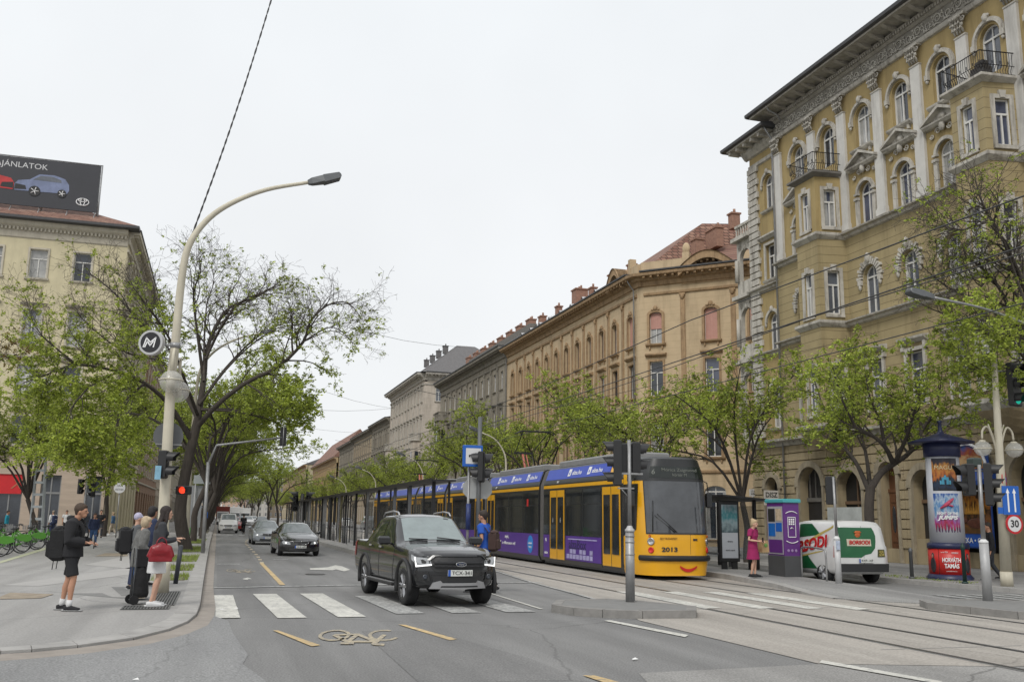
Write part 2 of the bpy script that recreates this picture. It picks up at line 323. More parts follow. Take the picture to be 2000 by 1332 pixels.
for (y0, y1, x0, x1) in ((18.3, 19.0, -1.5, -.72), (19.05, 22.3, -1.12, -.66)):
    b = MB(); b.sheet([(x0, y0), (x1, y0), (x1, y1), (x0, y1)], .1235); struct(b, 'grating_pit', DKH)
    b = MB(); n_ = int((x1-x0)/.05)
    for i in range(n_+1): xx = x0+(x1-x0)*i/n_; b.box(xx-.012, xx+.012, y0, y1, .1245, .132)
    for j in range(3): yy = lerp(y0+.012, y1-.012, j/2); b.box(x0, x1, yy-.012, yy+.012, .124, .1335)
    b.build('floor_grating', GRM, label='small steel floor grating beside the corner kerb' if y0 < 19 else 'long steel floor grating at the foot of the big lamp post', cat='grating')
# pale line along the cycle stand
b = MB(); q = [(0, 1100), (0, 1096), (105, 1064), (140, 1055), (146, 1056), (107, 1068)]; b.sheet([tuple(G(*p, .122)[:2]) for p in q], .127); struct(b, 'pavement_line', pm('pale_green_line', (.42, .43, .30), .8, var=.15))
# track bed
bed = [(9.3, 900), (9.3, 31.5), (8.75, 26.46), (8.35, 19.9), (7.42, 16.3), (7.52, 11.01), (9.9, 10.3), (40, 9.8), (40, 14.2), (17.3, 17.2), (15.5, 19.2), (14.9, 21.5), (15.5, 26), (15.6, 900)]
b = MB(); b.sheet(bed, .009); struct(b, 'track_bed', BED)
RAILM = pm('rail_steel', (.13, .125, .12), .32, .7, var=.25, scale=1.5, stretch=(1, .1, 1))
for xc in (10.5, 13.75):
    for s_ in (-.7175, .7175):
        b = MB(); x = xc+s_; i = 1 if s_ < 0 else -1
        b.box(x-.035, x+.035, -30, 700, .010, .0155); b.build('tram_rail', RAILM, kind='structure')
        b = MB(); g0 = x+i*.036; g1 = x+i*.085; b.box(min(g0, g1), max(g0, g1), -30, 700, .0105, .0125); b.build('rail_groove', DKH, kind='structure')
        b = MB(); b.box(x-i*.06-.02, x-i*.06+.02, -30, 700, .0105, .0125); b.build('rail_joint', DARKP, kind='structure')
    b = MB(); y = 12
    while y < 90:
        b.box(xc-1.25, xc+1.25, y, y+.03, .0098, .0118); y += 6.1
    b.build('slab_joint', DARKP, kind='structure')
# tram stop platforms
plat = [(15.5, 200), (15.5, 27.5), (14.9, 23.6), (14.3, 21.2), (14.25, 20.1), (14.7, 19.3), (15.7, 18.4), (17.1, 17.9), (17.1, 19.5), (17.25, 23.0), (17.35, 26.5), (17.7, 29), (17.7, 200)]
b = MB(); n_ = len(plat)
zt = [(.16 if p[1] > 26 else (.11 if p[1] > 22.9 else .05 if p[1] > 20.5 else .03)) for p in plat]
b.add([(p[0], p[1], -.02) for p in plat]+[(p[0], p[1], z) for p, z in zip(plat, zt)], [(i, (i+1) % n_, n_+(i+1) % n_, n_+i) for i in range(n_)]+[(n_, n_+1, 2*n_-1), (n_+1, n_+2, 2*n_-3, 2*n_-2), (n_+1, 2*n_-2, 2*n_-1), (n_+2, n_+3, 2*n_-4, 2*n_-3), (n_+3, n_+4, n_+5, 2*n_-5, 2*n_-4), (n_+5, n_+6, 2*n_-6, 2*n_-5), (n_+6, n_+7, 2*n_-6)], False)
struct(b, 'tram_platform', ground_mat('platform_asphalt', (.22, .215, .21), (.27, .265, .255), crack=.3))
kerb_line([(15.48, 120), (15.48, 27.5), (14.88, 23.6), (14.28, 21.2)], [(15.72, 120), (15.72, 27.5), (15.12, 23.6), (14.5, 21.2)], 'platform_kerb', .0)
b = MB()
for (a0, a1, z0, z1) in (((15.46, 120), (15.46, 27.5), .165, .165), ((15.46, 27.5), (14.86, 23.6), .165, .12), ((14.86, 23.6), (14.26, 21.2), .12, .06), ((14.26, 21.2), (14.2, 20.1), .06, .036)):
    b.add([(a0[0], a0[1], -.02), (a1[0], a1[1], -.02), (a1[0], a1[1], z1), (a0[0], a0[1], z0), (a0[0]+.3, a0[1], -.02), (a1[0]+.3, a1[1], -.02), (a1[0]+.3, a1[1], z1+.004), (a0[0]+.3, a0[1], z0+.004)], [(0, 1, 2, 3), (3, 2, 6, 7)], False)
struct(b, 'platform_edge', STONE)
# left platform of the near track with fence (median)
med = [(6.25, 400), (6.25, 52), (6.35, 42), (6.9, 33), (7.6, 30), (9.1, 33), (9.2, 60), (9.2, 400)]
b = MB(); b.prism(med, -.02, .2); struct(b, 'median_platform', PAVE)
kerb_line([(6.22, 160), (6.22, 52), (6.32, 42), (6.87, 33), (7.55, 29.96)], [(6.5, 160), (6.5, 52), (6.6, 42), (7.12, 33), (7.7, 30.2)], 'median_kerb', .204)
# small islands with kerbs
def island(pts, z, name):
    c = Vector((sum(p[0] for p in pts)/len(pts), sum(p[1] for p in pts)/len(pts)))
    inn = [tuple(c+(Vector(p)-c)*(1-.2/max((Vector(p)-c).length, .5))) for p in pts]
    b_ = MB(); b_.prism(inn, -.02, z-.006); struct(b_, name, DARKP)
    kerb_line(pts+[pts[0]], inn+[inn[0]], name+'_kerb', z, .9, mat=pm('dark_kerb_stone', (.22, .212, .20), .85, var=.25, scale=4, bump=.4, bscale=50))
island([(6.35, 18.05), (6.55, 17.35), (6.95, 16.9), (7.6, 16.55), (8.67, 16.5), (9.15, 17.4), (8.6, 18.6), (8.0, 19.3), (6.85, 19.1)], .15, 'traffic_island')
island([(14.62, 17.4), (14.95, 15.3), (17.5, 14.3), (17.9, 17.3), (16.6, 18.15), (15.0, 18.1)], .15, 'traffic_island')
# far pavement by the yellow building
fk = [(20.7, 400), (20.7, 33), (20.3, 28), (20.25, 25.5), (20.6, 22.4), (20.9, 20.5), (22.5, 17.5), (30, 10)]
b = MB(); b.prism(fk+[(60, 10), (60, 400)], -.02, .12); struct(b, 'pavement', ground_mat('far_pavement', (.23, .225, .218), (.29, .283, .275), nscale=.3, crack=.3))
kerb_line([(p[0]-.02, p[1]) for p in [(20.7, 160)]+fk[1:]], [(p[0]+.22, p[1]) for p in [(20.7, 160)]+fk[1:]], 'kerb', .125)
# grass verge of the left tree row
GR = pm('dry_grass_soil', (.15, .135, .10), .95, var=.35, scale=4, bump=.6)
for (y0, y1) in ((26.0, 28.4), (30.4, 33.6), (36, 41), (45, 52), (58, 66), (90, 110)):
    b = MB(); b.sheet([(-1.45, y0), (-.7, y0), (-.7, y1), (-1.5, y1)], .1245); struct(b, 'planting_strip', GR)
def grass(name, areas, dens, hh, lab):
    rr = random.Random(3); vs = []; fs = []
    for (x0, x1, y0, y1) in areas:
        for k in range(int((x1-x0)*(y1-y0)*dens)):
            x = rr.uniform(x0, x1); y = rr.uniform(y0, y1); h = hh*rr.uniform(.4, 1.2)
            if math.sin(x*7.1+y*2.3)+math.sin(y*5.7-x*3) < -.5: continue
            a = rr.uniform(0, 6.28); dx, dy = math.cos(a)*.012, math.sin(a)*.012; lx, ly = rr.uniform(-.05, .05), rr.uniform(-.05, .05)
            i = len(vs); vs += [(x-dx, y-dy, .12), (x+dx, y+dy, .12), (x+lx, y+ly, .12+h)]; fs.append((i, i+1, i+2))
    b_ = MB(); b_.add(vs, fs); return b_.build(name, pm('grass_blades', (.19, .24, .045), .7, var=.45, scale=6), label=lab, cat='grass', kind='stuff')
grass('grass', [(-1.5, -.62, 26.0, 28.4), (-1.5, -.6, 30.4, 33.6), (-1.5, -.6, 36, 41), (-1.45, -.6, 45, 52), (-1.4, -.6, 58, 66)], 260, .12, 'short green grass in the tree strip beside the left kerb')
grass('grass', [(20.9, 21.7, 23.2, 27.2), (20.95, 21.5, 29, 33)], 140, .06, 'thin grass tufts behind the far kerb near the advertising column')
# ---------------------------------------------------------------- markings (sheets 4 mm above the road)
def px(poly, z=0): return [tuple(G(*q, z)[:2]) for q in poly]
b = MB(); Z = .0125
for x0 in (1.0, 2.05): b.sheet([(x0+.13, 17.65), (x0+.63, 17.65), (x0+.41, 23.0), (x0-.11, 23.0)], Z)
b.sheet([(-.02, 17.75), (.5, 17.75), (.45, 22.7), (-.1, 22.7)], .0165); struct(b, 'road_marking', WHITE_P)
b = MB()
for x0, x1 in ((3.2, 3.75), (4.28, 4.85), (5.35, 5.95)): b.sheet([(x0+.1, 18.1), (x1+.1, 18.1), (x1-.1, 22.2), (x0-.1, 22.2)], Z)
struct(b, 'road_marking', WHITE_W)
b = MB(); b.sheet([(.03, 24.9), (6.3, 26.0), (9.0, 26.2), (9.0, 26.42), (6.3, 26.25), (.03, 25.2)], Z); struct(b, 'road_marking', WHITE_W)
for x0, y1, y0 in ((9.75, 22.8, 18.2), (10.9, 22.6, 18.0), (11.95, 22.4, 17.8), (12.9, 21.9, 17.5)):
    b = MB(); b.sheet([(x0, y0), (x0+.45, y0+.1), (x0+.45, y1), (x0, y1)], .0175); struct(b, 'road_marking', WHITE_P)
b = MB()
for i in range(6):
    x0 = 17.7+i*.55; b.sheet([(x0, 16.4-i*.25), (x0+.3, 16.3-i*.25), (x0+.35, 20.9), (x0+.05, 21)], Z)
struct(b, 'road_marking', WHITE_W)
b = MB(); b.sheet(px([(1605, 1291), (1600, 1296), (1830, 1337), (1842, 1333)]), .0175); b.sheet(px([(1180, 1213), (1190, 1211.5), (1345, 1241), (1338, 1245)]), Z)
b.sheet([(6.3, 18.6), (6.38, 18.6), (6.45, 23), (6.37, 23)], Z)
struct(b, 'road_marking', WHITE_P)
b = MB(); w_ = smooth_path([(9.25, 34.0, 0), (9.2, 31.5, 0), (8.7, 26.4, 0), (8.3, 20.2, 0), (7.7, 17.9, 0)], 5)
ribbon(b, [(p.x-.07, p.y) for p in w_], [(p.x+.03, p.y) for p in w_], .0175); struct(b, 'road_marking', WHITE_W)
b = MB(); b.sheet(px([(533, 1232), (543, 1232), (626, 1261), (608, 1263)]), Z); b.sheet(px([(777, 1220), (792, 1221), (893, 1249), (878, 1251)]), Z)
b.sheet(px([(1138, 1320), (1160, 1320), (1212, 1334), (1185, 1336)]), Z)
b.sheet([(1.66, 25.9), (1.8, 25.9), (1.76, 37.5), (1.62, 37.5)], Z); struct(b, 'road_marking', YEL_P)
b = MB(); pth = smooth_path([(1.72, 37.5, 0), (1.8, 45, 0), (1.8, 55, 0), (1.85, 64, 0), (2.3, 74, 0), (3.3, 84, 0)], 6)
for i in range(0, len(pth)-1, 2):
    p, q = pth[i], pth[i+1]; p2 = p+(q-p)*.8; b.sheet([(p.x-.07, p.y), (p.x+.07, p.y), (p2.x+.07, p2.y), (p2.x-.07, p2.y)], Z)
struct(b, 'road_marking', worn('pale_road_paint', (.5, .42, .3), (.2, .2, .2), .6))
b = MB()
for x0 in (-.1, .9, 1.9, 2.9): b.sheet([(x0, 87), (x0+.5, 87), (x0+.5, 90.5), (x0, 90.5)], Z)
b.sheet([(0.1, 36.6), (.9, 36.6), (.9, 37), (.1, 37)], Z); b.sheet([(2.3, 40.6), (2.9, 40.6), (2.9, 41), (2.3, 41)], Z); struct(b, 'road_marking', WHITE_W)
# straight-and-right arrow
AR = [(605, 1110), (640, 1108), (655, 1104), (668, 1106), (684, 1113), (672, 1116), (656, 1112), (650, 1114), (622, 1113), (606, 1113)]
b = MB(); b.sheet(px(AR), Z); b.sheet(px([(473, 1131), (484, 1128), (492, 1131), (485, 1131), (484, 1132.5), (479, 1132)]), Z); struct(b, 'road_marking', WHITE_P)
def bike_mark(poly_fn, mat, ww=.05):
    b_ = MB(); k = 0
    def stroke(a, c, wd):
        nonlocal k; a = Vector(a); c = Vector(c); d = (c-a).normalized(); nrm = Vector((-d.y, d.x))*wd
        P = [poly_fn(*(a+nrm-d*wd*.3)), poly_fn(*(c+nrm+d*wd*.3)), poly_fn(*(c-nrm+d*wd*.3)), poly_fn(*(a-nrm-d*wd*.3))]; b_.sheet(P, .0125+k*.0003); k += 1
    def ring(cx, cy, r, a0=0, a1=6.283):
        for i in range(14):
            t0 = a0+(a1-a0)*i/14; t1 = a0+(a1-a0)*(i+1)/14
            P = [poly_fn(cx+rr*math.cos(t), cy+rr*math.sin(t)) for rr, t in ((r-ww, t0), (r+ww, t0), (r+ww, t1), (r-ww, t1))]; b_.sheet(P, .0125)
    ring(-.62, 0, .36); ring(.62, 0, .36, .5, 5.2)
    stroke((-.62, 0), (-.25, .45), .06); stroke((-.25, .45), (.42, .45), .06); stroke((-.25, .5), (-.05, -.05), .06); stroke((-.05, -.05), (.42, .45), .06)
    stroke((.62, 0), (.38, .62), .06); stroke((.38, .62), (.62, .66), .06); stroke((-.38, .56), (-.1, .56), .07); stroke((-.62, 0), (-.05, -.05), .05)
    struct(b_, 'cycle_marking', mat)
c0 = G(702, 1241)
c1 = G(620, 1240); c2_ = G(772, 1240); ux = Vector((c2_.x-c1.x, c2_.y-c1.y))/1.96; uy = Vector((-ux.y, ux.x)).normalized()*-1.9
bike_mark(lambda a, c: (c0.x+ux.x*a-uy.x*(-c)*.9, c0.y+ux.y*a-uy.y*(-c)*.9), YEL_S, .045)
bike_mark(lambda a, c: (.85+.45*a, 32.6-c*2.0), YEL_W)
b = MB(); b.sheet([(2.2, 8.5), (4.2, 8.9), (4.0, 12.2), (3.4, 15.4), (2.3, 15.6)], .0045); b.sheet([(.1, 25.5), (1.55, 25.5), (1.55, 48), (.1, 48)], .0045); b.sheet([(4.2, 27), (6.1, 27.5), (6.1, 36), (4.6, 35)], .0045); struct(b, 'asphalt_patch', ground_mat('patched_asphalt', (.135, .134, .132), (.175, .172, .168), crack=.3))
for (x, y) in ((3.0, 30.5), (-3.4, 16.2)):
    b = MB(); zz = .0165 if x > 0 else .131; b.add([(x+.31*math.cos(a), y+.31*math.sin(a), zz) for a in [2*math.pi*i/24 for i in range(24)]], [tuple(range(24))]); struct(b, 'manhole_cover', pm('cast_iron', (.085, .08, .075), .6, .5, var=.4, scale=25, bump=.6, bscale=40))
# bits of litter
b = MB()
for q in ((432, 1192), (262, 1331), (460, 1190), (1240, 1290)):
    p = G(*q); b.add([(p.x-.04, p.y-.02, .02), (p.x+.05, p.y, .022), (p.x+.03, p.y+.06, .035), (p.x-.03, p.y+.03, .02)], [(0, 1, 2, 3)], False)
    b.build('paper_scrap', pm('paper_white', (.7, .7, .68), .8, var=.1), label='small torn paper scrap on the asphalt near the bottom of the view', cat='litter', group='paper scraps on the road'); b = MB()
# ================================================================ buildings
def wall_mat(name, col, course=0, cdark=.45, grime=.5, var=.10, bump=.25, groove=.03, vert=0.):
    """plaster with coursing lines cut in by object-space Z"""
    m = pm(name, col, .9, var=var, scale=1.2, bump=bump, bscale=25, grime=grime)
    n, L = tree_nodes(m); b = n['Principled BSDF']
    if course:
        t = n.new('ShaderNodeTexCoord'); s = n.new('ShaderNodeSeparateXYZ'); L.new(t.outputs['Object'], s.inputs[0])
        d = n.new('ShaderNodeMath'); d.operation = 'DIVIDE'; d.inputs[1].default_value = course; L.new(s.outputs['Z'], d.inputs[0])
        f = n.new('ShaderNodeMath'); f.operation = 'FRACT'; L.new(d.outputs[0], f.inputs[0])
        c = n.new('ShaderNodeMath'); c.operation = 'LESS_THAN'; c.inputs[1].default_value = groove/course; L.new(f.outputs[0], c.inputs[0])
        src = b.inputs['Base Color'].links[0].from_socket
        x = n.new('ShaderNodeMix'); x.data_type = 'RGBA'; mu = n.new('ShaderNodeMath'); mu.operation = 'MULTIPLY'; mu.inputs[1].default_value = cdark
        L.new(c.outputs[0], mu.inputs[0]); L.new(mu.outputs[0], x.inputs[0]); L.new(src, x.inputs[6]); x.inputs[7].default_value = (col[0]*.35, col[1]*.33, col[2]*.3, 1)
        L.new(x.outputs[2], b.inputs['Base Color'])
    return m
YW = wall_mat('yellow_plaster', (.345, .26, .118))
YWC = wall_mat('yellow_plaster_coursed', (.335, .27, .145), .42, .75)
YSTONE = pm('grey_stone_trim', (.46, .435, .385), .85, var=.2, scale=3, grime=.9, bump=.25)
YRUST = wall_mat('rusticated_stone', (.34, .275, .17), 0, grime=.7)
DARKST = pm('dark_weathered_stone', (.16, .15, .135), .9, var=.3, scale=3, bump=.3)
EAVE = pm('dark_eave_metal', (.055, .055, .058), .6, var=.2)
FRW = pm('white_window_frame', (.62, .61, .58), .6, var=.08)
FRB = pm('brown_window_frame', (.16, .10, .06), .6, var=.1)
def glass_mat(name, col):
    m = pm(name, col, .07, var=.5, scale=1.1, spec=.8); return m
GL = [glass_mat('window_glass_dark', (.03, .035, .045)), glass_mat('window_glass_grey', (.10, .11, .13)), glass_mat('window_glass_curtain', (.32, .32, .31)), glass_mat('window_glass_blue', (.07, .08, .12))]
SHUT = pm('pink_roller_shutter', (.50, .27, .22), .7, var=.08)
TILE = pm('red_roof_tile', (.32, .13, .075), .85, var=.45, scale=3, bump=.5, bscale=12, grime=.4)
n_, L_ = tree_nodes(TILE); b_ = n_['Principled BSDF']
t_ = n_.new('ShaderNodeTexCoord'); br = n_.new('ShaderNodeTexBrick'); br.inputs['Scale'].default_value = 1; br.inputs['Brick Width'].default_value = .35; br.inputs['Row Height'].default_value = .28; br.inputs['Mortar Size'].default_value = .03
br.inputs['Color1'].default_value = (.31, .18, .13, 1); br.inputs['Color2'].default_value = (.19, .09, .065, 1); br.inputs['Mortar'].default_value = (.07, .04, .03, 1)
mp_ = n_.new('ShaderNodeMapping'); mp_.inputs['Rotation'].default_value = (math.pi/2, 0, 0); L_.new(t_.outputs['Object'], mp_.inputs[0])
sx_ = n_.new('ShaderNodeSeparateXYZ'); L_.new(t_.outputs['Object'], sx_.inputs[0]); ad_ = n_.new('ShaderNodeMath'); ad_.operation = 'ADD'; L_.new(sx_.outputs['X'], ad_.inputs[0]); L_.new(sx_.outputs['Y'], ad_.inputs[1])
cx_ = n_.new('ShaderNodeCombineXYZ'); L_.new(ad_.outputs[0], cx_.inputs['X']); L_.new(sx_.outputs['Z'], cx_.inputs['Y']); L_.new(cx_.outputs[0], br.inputs['Vector']); L_.new(br.outputs['Color'], b_.inputs['Base Color'])
BRICK = pm('chimney_brick', (.28, .16, .115), .9, var=.3, scale=5, bump=.3)
SLATE = pm('grey_roof_slate', (.13, .125, .125), .8, var=.25, scale=4)
def arc(uc, zs, r, n=10, a0=math.pi, a1=0.): return [(uc+r*math.cos(a0+(a1-a0)*i/n), zs+r*math.sin(a0+(a1-a0)*i/n)) for i in range(n+1)]
def wcell(mb, u0, u1, z0, z1, uc, w, zb, zt, arch, dep=.22, flat=1.0):
    """wall rectangle with one opening (arched or square) and its reveals"""
    l, r = uc-w/2, uc+w/2; P = lambda a, d, z: (a, d, z)
    top = [(u, zt-w/2*flat+(z)*flat) for u, z in [(a, c) for a, c in arc(uc, 0, w/2)]] if arch else [(l, zt), (r, zt)]
    zs = top[0][1]; q = []
    def quad(*p): mb.add(p, [(0, 1, 2, 3)], False)
    quad(P(u0, 0, z0), P(l, 0, z0), P(l, 0, z1), P(u0, 0, z1)); quad(P(r, 0, z0), P(u1, 0, z0), P(u1, 0, z1), P(r, 0, z1))
    if zb > z0+.001: quad(P(l, 0, z0), P(r, 0, z0), P(r, 0, zb), P(l, 0, zb))
    for i in range(len(top)-1):
        a, c = top[i], top[i+1]; quad(P(a[0], 0, a[1]), P(c[0], 0, c[1]), P(c[0], 0, z1), P(a[0], 0, z1))
        quad(P(a[0], 0, a[1]), P(a[0], -dep, a[1]), P(c[0], -dep, c[1]), P(c[0], 0, c[1]))
    quad(P(l, 0, zb), P(l, -dep, zb), P(l, -dep, zs), P(l, 0, zs)); quad(P(r, 0, zb), P(r, -dep, zb), P(r, -dep, zs), P(r, 0, zs))
    quad(P(l, 0, zb), P(r, 0, zb), P(r, -dep, zb), P(l, -dep, zb))
def sweep(mb, u0, u1, prof):
    """profile [(d,z)] run along u"""
    n = len(prof); mb.add([(u0, d, z) for d, z in prof]+[(u1, d, z) for d, z in prof], [tuple(range(n)), tuple(range(2*n-1, n-1, -1))]+[(i, n+i, n+(i+1) % n, (i+1) % n) for i in range(n)], False)
def ring_strip(mb, outer, inner, d0, d1):
    n = len(outer)
    for i in range(n-1):
        a, b2, c, e2 = outer[i], outer[i+1], inner[i+1], inner[i]
        mb.add([(a[0], d1, a[1]), (b2[0], d1, b2[1]), (c[0], d1, c[1]), (e2[0], d1, e2[1]), (a[0], d0, a[1]), (b2[0], d0, b2[1]), (c[0], d0, c[1]), (e2[0], d0, e2[1])], [(0, 1, 2, 3), (0, 4, 5, 1), (3, 2, 6, 7)], False)
def outline(uc, w, zb, zt, arch, ins=0., flat=1.):
    w2 = w/2-ins; zs = zt-w/2*flat
    if arch: return [(uc-w2, zb+ins)]+[(u, zs+(z)*flat*(1)) for u, z in arc(uc, 0, w2)]+[(uc+w2, zb+ins)]
    return [(uc-w2, zb+ins), (uc-w2, zt-ins), (uc+w2, zt-ins), (uc+w2, zb+ins)]
def window(parent, T, uc, w, zb, zt, arch=False, dep=.22, fmat=None, glass=None, shutter=0., simple=False, flat=1., door=False, name='window'):
    fmat = fmat or FRW; glass = glass or R.choice([GL[0], GL[0], GL[1], GL[1], GL[3], GL[2]])
    f = MB(T); d0, d1 = -dep-.02, -dep+.045
    o, i_ = outline(uc, w, zb, zt, arch, 0, flat), outline(uc, w, zb, zt, arch, .065 if not simple else .09, flat)
    ring_strip(f, o, i_, d0, d1)
    f.box(uc-w/2, uc+w/2, d0, d1, zb, zb+.07)
    ztr = zt-w/2*flat-.02 if arch else lerp(zb, zt, .68)
    if not simple or True: f.box(uc-w/2+.05, uc+w/2-.05, d0, d1+.004, ztr-.04, ztr+.04); f.box(uc-.035, uc+.035, d0, d1+.002, zb+.06, ztr-.03)
    if not simple and arch: f.box(uc-.02, uc+.02, d0, d1-.01, ztr+.03, zt-.08)
    fo = f.build(name, fmat, parent)
    p = MB(T); oo = outline(uc, w, zb, zt, arch, .03, flat); p.add([(u, -dep-.01, z) for u, z in oo], [tuple(range(len(oo)))], False)
    p.build('pane', glass, fo)
    if not simple and R.random() < .6 and glass is not GL[2]:
        c_ = MB(T); k_ = R.uniform(.18, .42); zc_ = zt-w*.3 if arch else zt-.05
        for q in ((-1, 1) if R.random() < .7 else (R.choice((-1, 1)),)): c_.add([(uc+q*(w/2-.04), -dep-.004, zb+.08), (uc+q*(w/2-.04-w*k_), -dep-.004, zb+.08), (uc+q*(w/2-.04-w*k_*.8), -dep-.004, zc_), (uc+q*(w/2-.04), -dep-.004, zc_)], [(0, 1, 2, 3)], False)
        c_.build('curtain', GL[2], fo)
    if shutter > 0:
        s = MB(T); zz = zt-.06
        while zz > zt-(zt-zb)*shutter+.06:
            s.box(uc-w/2+.03, uc+w/2-.03, -dep+.05, -dep+.072, zz-.055, zz); zz -= .062
        s.build('roller_shutter', SHUT, fo)
    return fo
def hip_roof(mb, x0, x1, y0, y1, z0, h, ins):
    mb.add([(x0, y0, z0), (x1, y0, z0), (x1, y1, z0), (x0, y1, z0), (x0+ins, y0+ins, z0+h), (x1-ins, y0+ins, z0+h), (x1-ins, y1-ins, z0+h), (x0+ins, y1-ins, z0+h)],
           [(0, 1, 5, 4), (1, 2, 6, 5), (2, 3, 7, 6), (3, 0, 4, 7), (4, 5, 6, 7)], False)
def chimney(parent, x, y, z, w, d, h, mat=None):
    c = MB(); c.box(x-w/2, x+w/2, y-d/2, y+d/2, z, z+h); c.box(x-w/2-.08, x+w/2+.08, y-d/2-.08, y+d/2+.08, z+h, z+h+.12)
    for i in range(max(1, int(d/.5))): c.cyl((x, y-d/2+.25+i*.5, z+h+.1), (x, y-d/2+.25+i*.5, z+h+.45), .11, .1, 8)
    return c.build('chimney', mat or BRICK, parent)
def scroll(mb, uc, zc, r, d, flip=1, turns=1.4, t=.035):
    pts = []; n = 12
    for i in range(n+1):
        a = flip*(turns*2*math.pi*i/n); rr = r*(1-.75*i/n); pts.append((uc+rr*math.cos(a), d+.02, zc+rr*math.sin(a)))
    mb.tube(pts, [t*(1-.4*i/n) for i in range(n+1)], 5, True, True)
def rail(mb, pts, z0, z1, step=.11, t=.014, belly=0.12):
    """iron balcony railing following plan polyline pts [(u,d)]"""
    for z in (z0+.06, z0+.42, z1): mb.tube([(p[0], p[1], z) for p in pts], .016 if z != z1 else .024, 5, True, False)
    for i in range(len(pts)-1):
        a, c = Vector(pts[i]), Vector(pts[i+1]); k = max(1, int((c-a).length/step)); nrm = Vector(((c-a).y, -(c-a).x)).normalized()
        for j in range(k+1):
            p = a.lerp(c, j/k)
            mb.tube([(p.x, p.y, z0+.03), (p.x+nrm.x*belly*.8, p.y+nrm.y*belly*.8, z0+.14), (p.x+nrm.x*belly, p.y+nrm.y*belly, z0+.26), (p.x, p.y, z0+.46), (p.x, p.y, z1)], t, 4, False, False)
        for j in range(k):
            p = a.lerp(c, (j+.5)/k); mb.box(p.x-.02, p.x+.02, p.y-.006, p.y+.006, z0+.47, z0+.6) if j % 3 == 0 else None
# ---------------------------------------------------------------- the tall yellow building
XF = 28.7
yb = empty('apartment_building', (XF, 35, 0), label='tall ochre yellow apartment building with white pilasters, stone frieze and two oriels', cat='building')
def par(o): return o
TY = lambda p, F=frame((0, 0, 0), (0, 1, 0), (-1, 0, 0)): (F(p)[0], F(p)[1]-35, F(p)[2])
TW = lambda p: TY((p[0], p[1]-.28, p[2]))
bays = [41.97, 39.35, 36.55, 33.87, 31.2, 28.45, 25.75, 23.05]
edges = [43.5, 40.65, 37.95, 35.2, 32.55, 29.8, 27.1, 24.4, 21.5]
w5 = MB(TY); w3 = MB(TY)
for i, c in enumerate(bays):
    u0, u1 = edges[i+1], edges[i]
    wcell(w5, u0, u1, 18.75, 23.0, c, 1.05, 19.72, 21.82, True)
    wcell(w5, u0, u1, 15.6, 18.75, c, 1.02, 15.85, 17.95, True)
    wcell(w3, u0, u1, 11.0, 15.6, c, 1.02, 11.5, 13.8, True)
    wcell(w3, u0, u1, 6.0, 11.0, c, 1.02, 6.85, 9.25, False)
w5.box(44.3, 43.5, -.3, 0, 15.6, 23.0); w3.box(44.3, 43.5, -.3, 0, 6, 15.6)
w5.build('wall', YW, yb); w3.build('wall', YWC, yb)
bk = MB(TY); bk.box(21.5, 47.3, -13, -.6, 0, 24.2); bk.build('rear_block', YW, yb)
